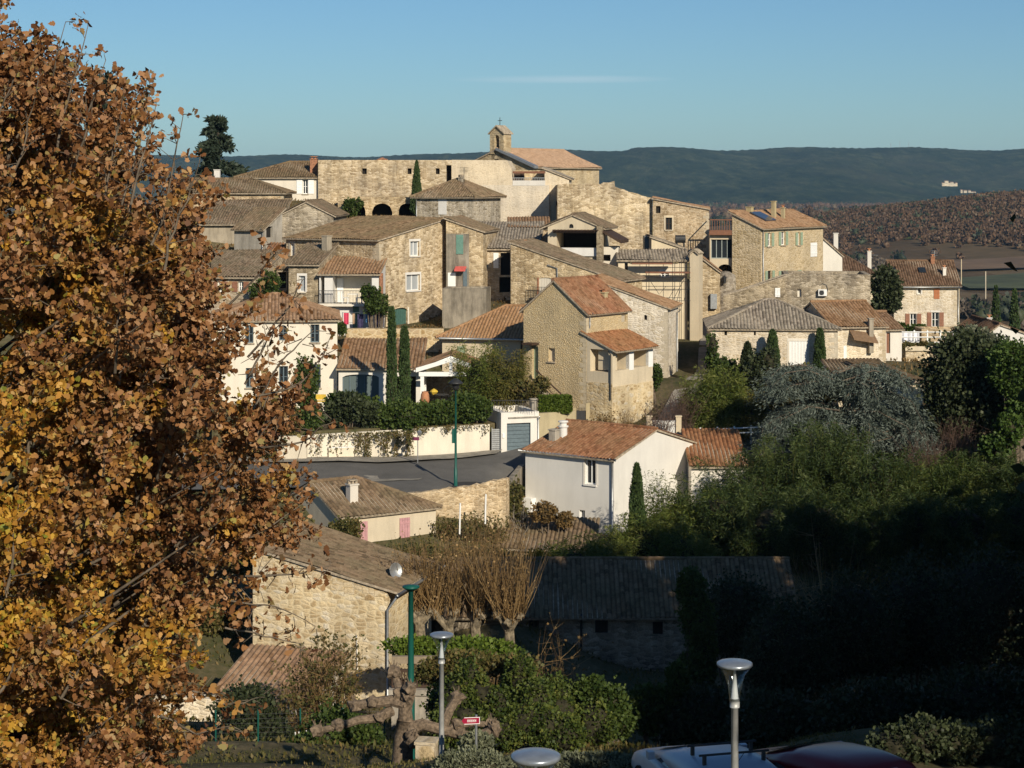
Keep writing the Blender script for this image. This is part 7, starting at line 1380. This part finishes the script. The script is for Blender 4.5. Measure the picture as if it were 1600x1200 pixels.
# ---------------------------------------------------------------- autumn oak in the left foreground
lf_oak = NB('leaf_autumn_oak'); b = lf_oak; g = b.n('ShaderNodeNewGeometry'); c = b.coord()
big = b.noise(c, 0.55, 3, 0.5); mid = b.noise(c, 2.2, 3, 0.6)
brown = b.ramp(g.outputs['Random Per Island'], [(0.0, (0.11, 0.045, 0.017)), (0.35, (0.23, 0.10, 0.035)), (0.65, (0.34, 0.165, 0.065)), (0.88, (0.41, 0.24, 0.12)), (1.0, (0.22, 0.18, 0.05))])
gold = b.ramp(g.outputs['Random Per Island'], [(0.0, (0.22, 0.095, 0.015)), (0.4, (0.46, 0.225, 0.028)), (0.75, (0.56, 0.33, 0.04)), (0.92, (0.46, 0.34, 0.04)), (1.0, (0.16, 0.21, 0.025))])
sxo = b.n('ShaderNodeSeparateXYZ'); b.l(c, sxo.inputs[0]); inn = b.math('ADD', b.math('MULTIPLY', b.math('SUBTRACT', 2.9, sxo.outputs[0]), 0.07), b.math('SUBTRACT', 0.06, b.math('MULTIPLY', b.math('ABSOLUTE', b.math('SUBTRACT', sxo.outputs[2], 8.0)), 0.04)))   # the outermost twigs have dried to russet first
col = b.mix(b.ramp(b.math('ADD', inn, b.math('ADD', b.math('MULTIPLY', big, 0.6), b.math('MULTIPLY', mid, 0.4))), [(0.475, (0, 0, 0)), (0.60, (0.9, 0.9, 0.9))]), brown, gold)
p_ = b.n('ShaderNodeBsdfPrincipled'); b.l(col, p_.inputs['Base Color']); p_.inputs['Roughness'].default_value = 0.55; p_.inputs['Specular IOR Level'].default_value = 0.3
tr = b.n('ShaderNodeBsdfTranslucent'); b.l(col, tr.inputs[0]); ms = b.n('ShaderNodeMixShader'); ms.inputs[0].default_value = 0.25; b.l(p_.outputs[0], ms.inputs[1]); b.l(tr.outputs[0], ms.inputs[2]); b.l(ms.outputs[0], b.out.inputs[0]); lf_oak = b.m
def oak():
    ax, ay = -6.2, 16.6; g_ = gz(ax, ay); t = empty('oak_tree', (ax, ay, g_), 0, 'big oak in rusty and golden autumn leaf filling the left side of the picture', 'tree')
    zs = np.array([-7.2, -6.6, -5.2, -4.6, -4.0, -3.2, -2.6, -1.5, -0.9, -0.06, 0.5, 1.0, 1.45]); rs = np.array([0.9, 2.1, 2.9, 3.25, 3.65, 3.85, 4.0, 3.85, 3.65, 3.2, 2.8, 2.2, 1.2])
    m_ = MB(); m_.tube([(0, 0, -0.5), (0.1, 0.1, 2.5), (0, 0, 5), (0.2, 0, 8), (0.3, 0, 11)], [0.38, 0.32, 0.26, 0.15, 0.04], 12)
    NS = 860; sp = []; centre = np.array([0.0, 0.0])
    for i in range(NS):
        z = rng.uniform(-7.0, 1.45); r_ = np.interp(z, zs, rs); a = rng.uniform(0, 2*np.pi)
        if rng.random() < 0.55: a = rng.uniform(-1.9, 0.9)           # denser on the sunny, visible side
        f = rng.uniform(0.45, 1.0)**0.7
        f *= 1+0.09*math.sin(a*5+z*2.1)
        sp.append((a, r_*f, z-g_))
    paths, rr, P_, D_ = [], [], [], []
    for a, r_, z in sp:
        e = np.array([r_*math.cos(a), r_*math.sin(a), z]); zb_ = max(1.5, z-1.0-0.5*r_); b0 = np.array([0.1, 0.05, zb_])
        out = unit((e-b0)[None])[0]; f = np.linspace(0, 1, 7)[:, None]
        sag = np.array([0, 0, 1.0])*(f*(1-f))*0.6
        if rng.random() < 0.3: pa = b0+(e-b0)*f+sag+np.cumsum(rng.normal(0, 0.05, (7, 3)), 0)*0.7; paths.append(pa); rr.append(0.045*(1.05-f[:, 0])**1.2+0.004)
        # the spray: one leader and side twigs, mostly pointing out and up
        up = 0.9 if z+g_ > -0.2 else 0.45
        L = rng.uniform(0.4, 0.75); d = unit((out+np.array([0, 0, up])+rng.normal(0, 0.25, 3))[None])[0]; h_ = np.linspace(0, 1, 6)[:, None]; st = e-d*L*0.7
        ld = st+d*L*h_*1.1+np.cumsum(rng.normal(0, 0.02, (6, 3)), 0); paths.append(ld); rr.append(0.012*(1.1-h_[:, 0])+0.002)
        tips = [ld[3], ld[4], ld[5]]
        for k in range(9):
            s0 = ld[rng.integers(0, 5)]; dd = unit((d*0.8+rng.normal(0, 0.75, 3))[None])[0]; l2 = rng.uniform(0.15, 0.42); q = s0+dd*l2*np.linspace(0, 1, 4)[:, None]+np.cumsum(rng.normal(0, 0.012, (4, 3)), 0)
            paths.append(q); rr.append(np.array([0.006, 0.005, 0.004, 0.003])); tips += [q[1], q[2], q[3], q[3]]
        for tp in tips:
            k = 13; P_.append(np.tile(tp, (k, 1))+rng.normal(0, 0.034, (k, 3))); D_.append(np.tile(d*0.5, (k, 1))+rng.normal(0, 0.8, (k, 3)))
    # leafy spires standing out of the top, as drawn by the skyline
    for px_, py0, py1, Y in ((10, 30, 180, 15.5), (25, 90, 260, 15), (105, 30, 230, 16), (135, 40, 240, 15.6), (160, 90, 260, 15.4), (240, 120, 320, 15.4), (255, 160, 330, 15.0), (290, 180, 380, 14.6), (205, 140, 330, 15.8), (60, 110, 300, 15.5), (310, 250, 420, 14.4)):
        b0 = np.array([X(px_, Y)-0.25-ax, Y-ay, Z(py1, Y)-g_]); e = np.array([X(px_, Y)-ax, Y-ay, Z(py0, Y)-g_]); h_ = np.linspace(0, 1, 9)[:, None]; pa = b0+(e-b0)*h_+np.cumsum(rng.normal(0, 0.012, (9, 3)), 0); paths.append(pa); rr.append(0.010*(1.1-h_[:, 0])+0.002)
        for s_ in range(1, 9):
            for k in range(3 if s_ < 7 else 1):
                dd = unit(rng.normal(0, 1, (1, 3))+np.array([[0, 0, 0.9]]))[0]; l2 = 0.26*(1.1-s_/9.); q = pa[s_]+dd*l2*np.linspace(0, 1, 3)[:, None]; paths.append(q); rr.append(np.array([0.004, 0.003, 0.002]))
                n_ = 6; P_.append(np.tile(q[2], (n_, 1))+rng.normal(0, 0.02, (n_, 3))); D_.append(np.tile(dd, (n_, 1))+rng.normal(0, 0.6, (n_, 3)))
    # thin leafy twigs reaching right, in front of the white house and of the ochre house
    for pts, Y in (([(395, 640), (440, 560), (490, 520)], 13.6), ([(400, 620), (470, 605), (505, 560), (512, 540)], 13.6), ([(380, 600), (420, 520), (440, 500)], 13.8), ([(390, 560), (450, 480), (470, 430)], 14.2), ([(400, 700), (470, 690), (512, 660)], 13.6),
                   ([(380, 900), (450, 890), (510, 870)], 13.8), ([(360, 940), (420, 950), (490, 985)], 13.7), ([(350, 980), (420, 1000), (480, 1020)], 13.8), ([(300, 1080), (350, 1100), (400, 1085)], 14), ([(250, 1120), (300, 1150), (360, 1140)], 14), ([(350, 480), (400, 430), (425, 400)], 14.3)):
        base = np.array([(X(a, Y)-ax, Y-ay, Z(b_, Y)-g_) for a, b_ in pts]); k = 10; f = np.linspace(0, len(base)-1.001, k); i0 = f.astype(int); fr = (f-i0)[:, None]; pa = base[i0]*(1-fr)+base[i0+1]*fr+np.cumsum(rng.normal(0, 0.008, (k, 3)), 0); paths.append(pa); rr.append(np.linspace(0.009, 0.003, k))
        for s_ in range(1, k):
            for j in range(2):
                dd = unit(rng.normal(0, 1, (1, 3)))[0]; q = pa[s_]+dd*0.2*rng.random()*np.linspace(0.2, 1, 3)[:, None]; paths.append(q); rr.append(np.array([0.004, 0.003, 0.002]))
                if rng.random() < 0.75: n_ = 4; P_.append(np.tile(q[2], (n_, 1))+rng.normal(0, 0.02, (n_, 3))); D_.append(np.tile(dd, (n_, 1))+rng.normal(0, 0.6, (n_, 3)))
    tr_ = m_.build('trunk', bark, t, True); V, Fa = tubes_np(paths, rr, 4); fast_mesh('branches', V, Fa, bark, t)
    Pa, Da = np.concatenate(P_), np.concatenate(D_); print('oak leaves', len(Pa)); V, Fa = leaves(Pa, Da, 0.058, 'oak', 0.78, 0.1, 0.6); fast_mesh('crown', V, Fa, lf_oak, t)
oak()

# ---------------------------------------------------------------- the valley: woods, hamlets, poles
wd_br = mat_leaf('wood_russet', [(0.05, 0.034, 0.020), (0.085, 0.050, 0.028), (0.12, 0.068, 0.038), (0.09, 0.07, 0.038)], 0, 0.02); wd_gr = mat_leaf('wood_dark_green', [(0.015, 0.022, 0.012), (0.035, 0.045, 0.022), (0.06, 0.065, 0.03)], 0, 0.02); wd_gy = mat_leaf('wood_grey_brown', [(0.05, 0.04, 0.03), (0.09, 0.07, 0.05), (0.13, 0.10, 0.07)], 0, 0.02)
def woods(name, n, gen, mat, rmin, rmax, label):
    vs, fs = np.array(ICO[2][0]), np.array(ICO[2][1]); x, y = gen(n); z = ground(x, y); n = len(x); r_ = rng.uniform(rmin, rmax, n); parts = []
    for i in range(n):
        j = 1+rng.normal(0, 0.2, (len(vs), 1)); parts.append((vs*j*np.array([r_[i]*0.66, r_[i]*0.66, r_[i]*0.72])+np.array([x[i], y[i], z[i]+r_[i]*0.55]), fs))
    # loose twig cards roughen the outlines
    p = np.repeat(np.stack([x, y, z+r_*0.6], -1), 40, 0)+unit(rng.normal(0, 1, (n*40, 3)))*np.repeat(r_, 40)[:, None]*np.array([0.9, 0.9, 0.95])*rng.uniform(0.6, 1.1, (n*40, 1)); parts.append(leaves(p, p-np.repeat(np.stack([x, y, z], -1), 40, 0), 1.7, aspect=0.6, spread=1.0))
    V, Fa = merge(parts); return tag(fast_mesh(name, V, Fa, mat), label, 'wood', None, 'stuff')
def filt(x, y, f): k = f; return x[k], y[k]
def g_hill(n): y = rng.uniform(1080, 1750, n*3); x = rng.uniform(0.16, 0.36, n*3)*y; v = 38*np.exp(-((x-430)/190)**2-((y-1420)/260)**2); return filt(x, y, v+rng.normal(0, 3, n*3)+4*np.sin(x*0.03)*np.cos(y*0.013) > 10)
def g_band(y0, y1, a0, a1, thr, sc_): 
    def g(n): y = rng.uniform(y0, y1, n*2); x = rng.uniform(a0, a1, n*2)*y; return filt(x, y, ((x/y < 0.195) | (y > 1080) | (y < 720)) & ((np.sin(x*sc_+1)*np.cos(y*sc_*0.7)+0.4*np.sin(x*sc_*2.7+y*sc_*1.9)+rng.normal(0, 0.15, n*2)) > thr))
    return g
woods('woodland', 4200, g_hill, wd_br, 1.5, 3.4, 'russet autumn oak wood covering the hill at the right'); woods('woodland', 160, g_hill, wd_gr, 2.5, 4.2, 'scattered dark pines among the russet wood')
woods('woodland', 1100, g_band(620, 1150, 0.13, 0.31, 0.25, 0.016), wd_gy, 2.2, 4.0, 'grey-brown leafless trees on the valley floor behind the houses'); woods('woodland', 160, g_band(560, 1100, 0.14, 0.31, 0.5, 0.02), wd_gr, 2.2, 4.2, 'dark evergreen thickets on the valley floor')
woods('woodland', 1500, g_band(1750, 3900, 0.05, 0.34, 0.15, 0.006), wd_br, 5, 9, 'brown woods between the far fields'); woods('woodland', 1500, g_band(1900, 4300, 0.05, 0.34, 0.35, 0.005), wd_gr, 5, 10, 'dark green woods along the foot of the ridge')
woods('woodland', 420, lambda n: (rng.uniform(52, 150, n), rng.uniform(225, 520, n)), wd_gy, 1.6, 3.0, 'brown scrub on the slope below the right end of the village')
def hamlet(px_, py_, Y, label, spec, name='castle', surface=None):
    for Y in np.arange(3900, 6000, 20.):
        x = X(px_, Y)
        if float(ridge(np.array([x]), np.array([Y]))[0]) >= Z(py_, Y): break
    x = X(px_, Y); zg = (float(ridge(np.array([x]), np.array([Y]))[0]) if surface else G(x, Y)); z0 = Z(py_, Y); t = empty(name, (x, Y, min(zg, z0)-2), 0, label, 'building'); dz = z0-t.location.z; s_ = Y/F
    for dx, w_, h_ in spec:
        m_ = MB(); m_.box(dx*s_, (dx+w_)*s_, 0, 12, -5, dz+h_*s_); o = m_.build('wall', pl_cream, t); m_ = MB(); m_.add([(dx*s_-0.5, -0.5, dz+h_*s_), ((dx+w_)*s_+0.5, -0.5, dz+h_*s_), ((dx+w_)*s_+0.5, 6, dz+h_*s_+2.2), (dx*s_-0.5, 6, dz+h_*s_+2.2), (dx*s_-0.5, 12.5, dz+h_*s_), ((dx+w_)*s_+0.5, 12.5, dz+h_*s_)], [(0, 1, 2, 3), (3, 2, 5, 4), (0, 3, 4), (1, 5, 2), (0, 4, 5, 1)]); m_.build('roof', ti_brown, t)
        m_ = MB()
        for k in range(int(w_/1.6)): m_.box((dx+0.6+k*1.6)*s_, (dx+1.0+k*1.6)*s_, -0.15, 0, dz+h_*s_*0.45, dz+h_*s_*0.7)
        if m_.v: m_.build('window', dark, t)
hamlet(1484, 291, 5100, 'pale hilltop castle far away at the foot of the ridge', [(-12, 4, 5), (-8, 6, 8), (-2, 3, 5), (1, 5, 6), (6, 3, 4), (9, 3, 5)], 'castle', True); hamlet(1515, 302, 4200, 'pale farmhouse far away, just right of and below the distant castle', [(-14, 3, 5), (-9, 5, 4), (-2, 4, 4), (2, 8, 2)], 'farmhouse')
for px_, Y, tp, H_, lb in ((1502, 850, 405, 8, 'pale utility pole above the green field, left of two'), (1540, 760, 424, 9, 'pale utility pole in front of the green field, right of two')):
    x = X(px_, Y); t = empty('utility_pole', (x, Y, G(x, Y)), 0, lb, 'pole'); m_ = MB(); m_.tube([(0, 0, -0.5), (0, 0, Z(tp, Y)-G(x, Y))], 0.22, 6); m_.build('shaft', pl_cream, t)
for px_, hh_, lb in ((1392, 16, 'faint left mast on the skyline ridge'), (1406, 22, 'faint tall middle mast on the skyline ridge'), (1420, 18, 'faint right mast on the skyline ridge')):
    x = X(px_, 6050); z0 = float(ridge(np.array([x]), np.array([6050.]))[0]); t = empty('mast', (x, 6050, z0), 0, lb, 'mast'); m_ = MB(); m_.tube([(0, 0, -5), (0, 0, hh_)], 0.6, 5); m_.build('lattice', metal_grey, t)
# green field and ploughed strip
def field(name, pts, mat): strip(name, *pts, mat, 1.2, 8, 6)
fld_g = mat_plain('field_green', (0.08, 0.09, 0.035), 0.95, var=0.25, sc_=0.05); fld_b = mat_plain('field_ploughed', (0.17, 0.105, 0.055), 0.95, var=0.2, sc_=0.04)
field('green_field', ([(195, 815), (250, 835), (320, 850)], [(205, 905), (260, 930), (330, 945)]), fld_g); field('ploughed_field', ([(225, 960), (290, 985), (360, 1000)], [(235, 1050), (300, 1075), (380, 1090)]), fld_b)
field('pale_field', ([(260, 1950), (380, 2000), (520, 2050)], [(280, 2150), (420, 2250), (580, 2300)]), mat_plain('field_stubble', (0.16, 0.14, 0.09), 0.95, var=0.2, sc_=0.02))

# rough grass and weeds on open ground
def cover(name, n, x0, x1, y0, y1, size, mat, label):
    x = rng.uniform(x0, x1, n); y = rng.uniform(y0, y1, n); z = ground(x, y); k = (np.sin(x*0.9+np.sin(y*0.7)*2)+np.sin(y*1.1-x*0.6)+rng.normal(0, 0.6, n)) > -0.6
    road = (y > 108.8) & (y < 122.5) & (x < -0.6) | (y > 110+3.2*np.minimum(x+0.6, 3.3)) & (y < 124) & (x > -0.6) & (x < 14) | (y < 40) & (x > 1.5) & (x < 12) | (y > 128) & (y < 162) & (np.abs(x-(11.5+(y-128)*0.16)) < 2.2)
    k &= ~road; p = np.stack([x, y, z], -1)[k]; V, Fa = leaves(p, np.tile([0, 0, 1.0], (len(p), 1)), size, aspect=0.3, spread=0.45)
    return tag(fast_mesh(name, V, Fa, mat), label, 'grass', None, 'stuff')
cover('grass', 50000, -28, 28, 60, 112, 0.2, lf_mix, 'rough grass and weeds on the open slope below the lane'); cover('grass', 40000, -16, 14, 34, 62, 0.09, lf_mix, 'short rough grass at the foot of the car park hedges'); cover('grass', 45000, -28, 45, 118, 190, 0.26, lf_brown, 'dry weeds on the banks between the village houses')

# ---------------------------------------------------------------- air
m_ = MB(); m_.box(-7600, 7600, -700, 9900, -170, 180); hz = NB('haze_air'); pv = hz.n('ShaderNodeVolumePrincipled'); pv.inputs['Density'].default_value = 0.000045; pv.inputs['Color'].default_value = (0.42, 0.70, 1.0, 1); pv.inputs['Anisotropy'].default_value = 0.0
hz.l(pv.outputs[0], hz.out.inputs[1]); tag(m_.build('haze', hz.m), kind='stuff')
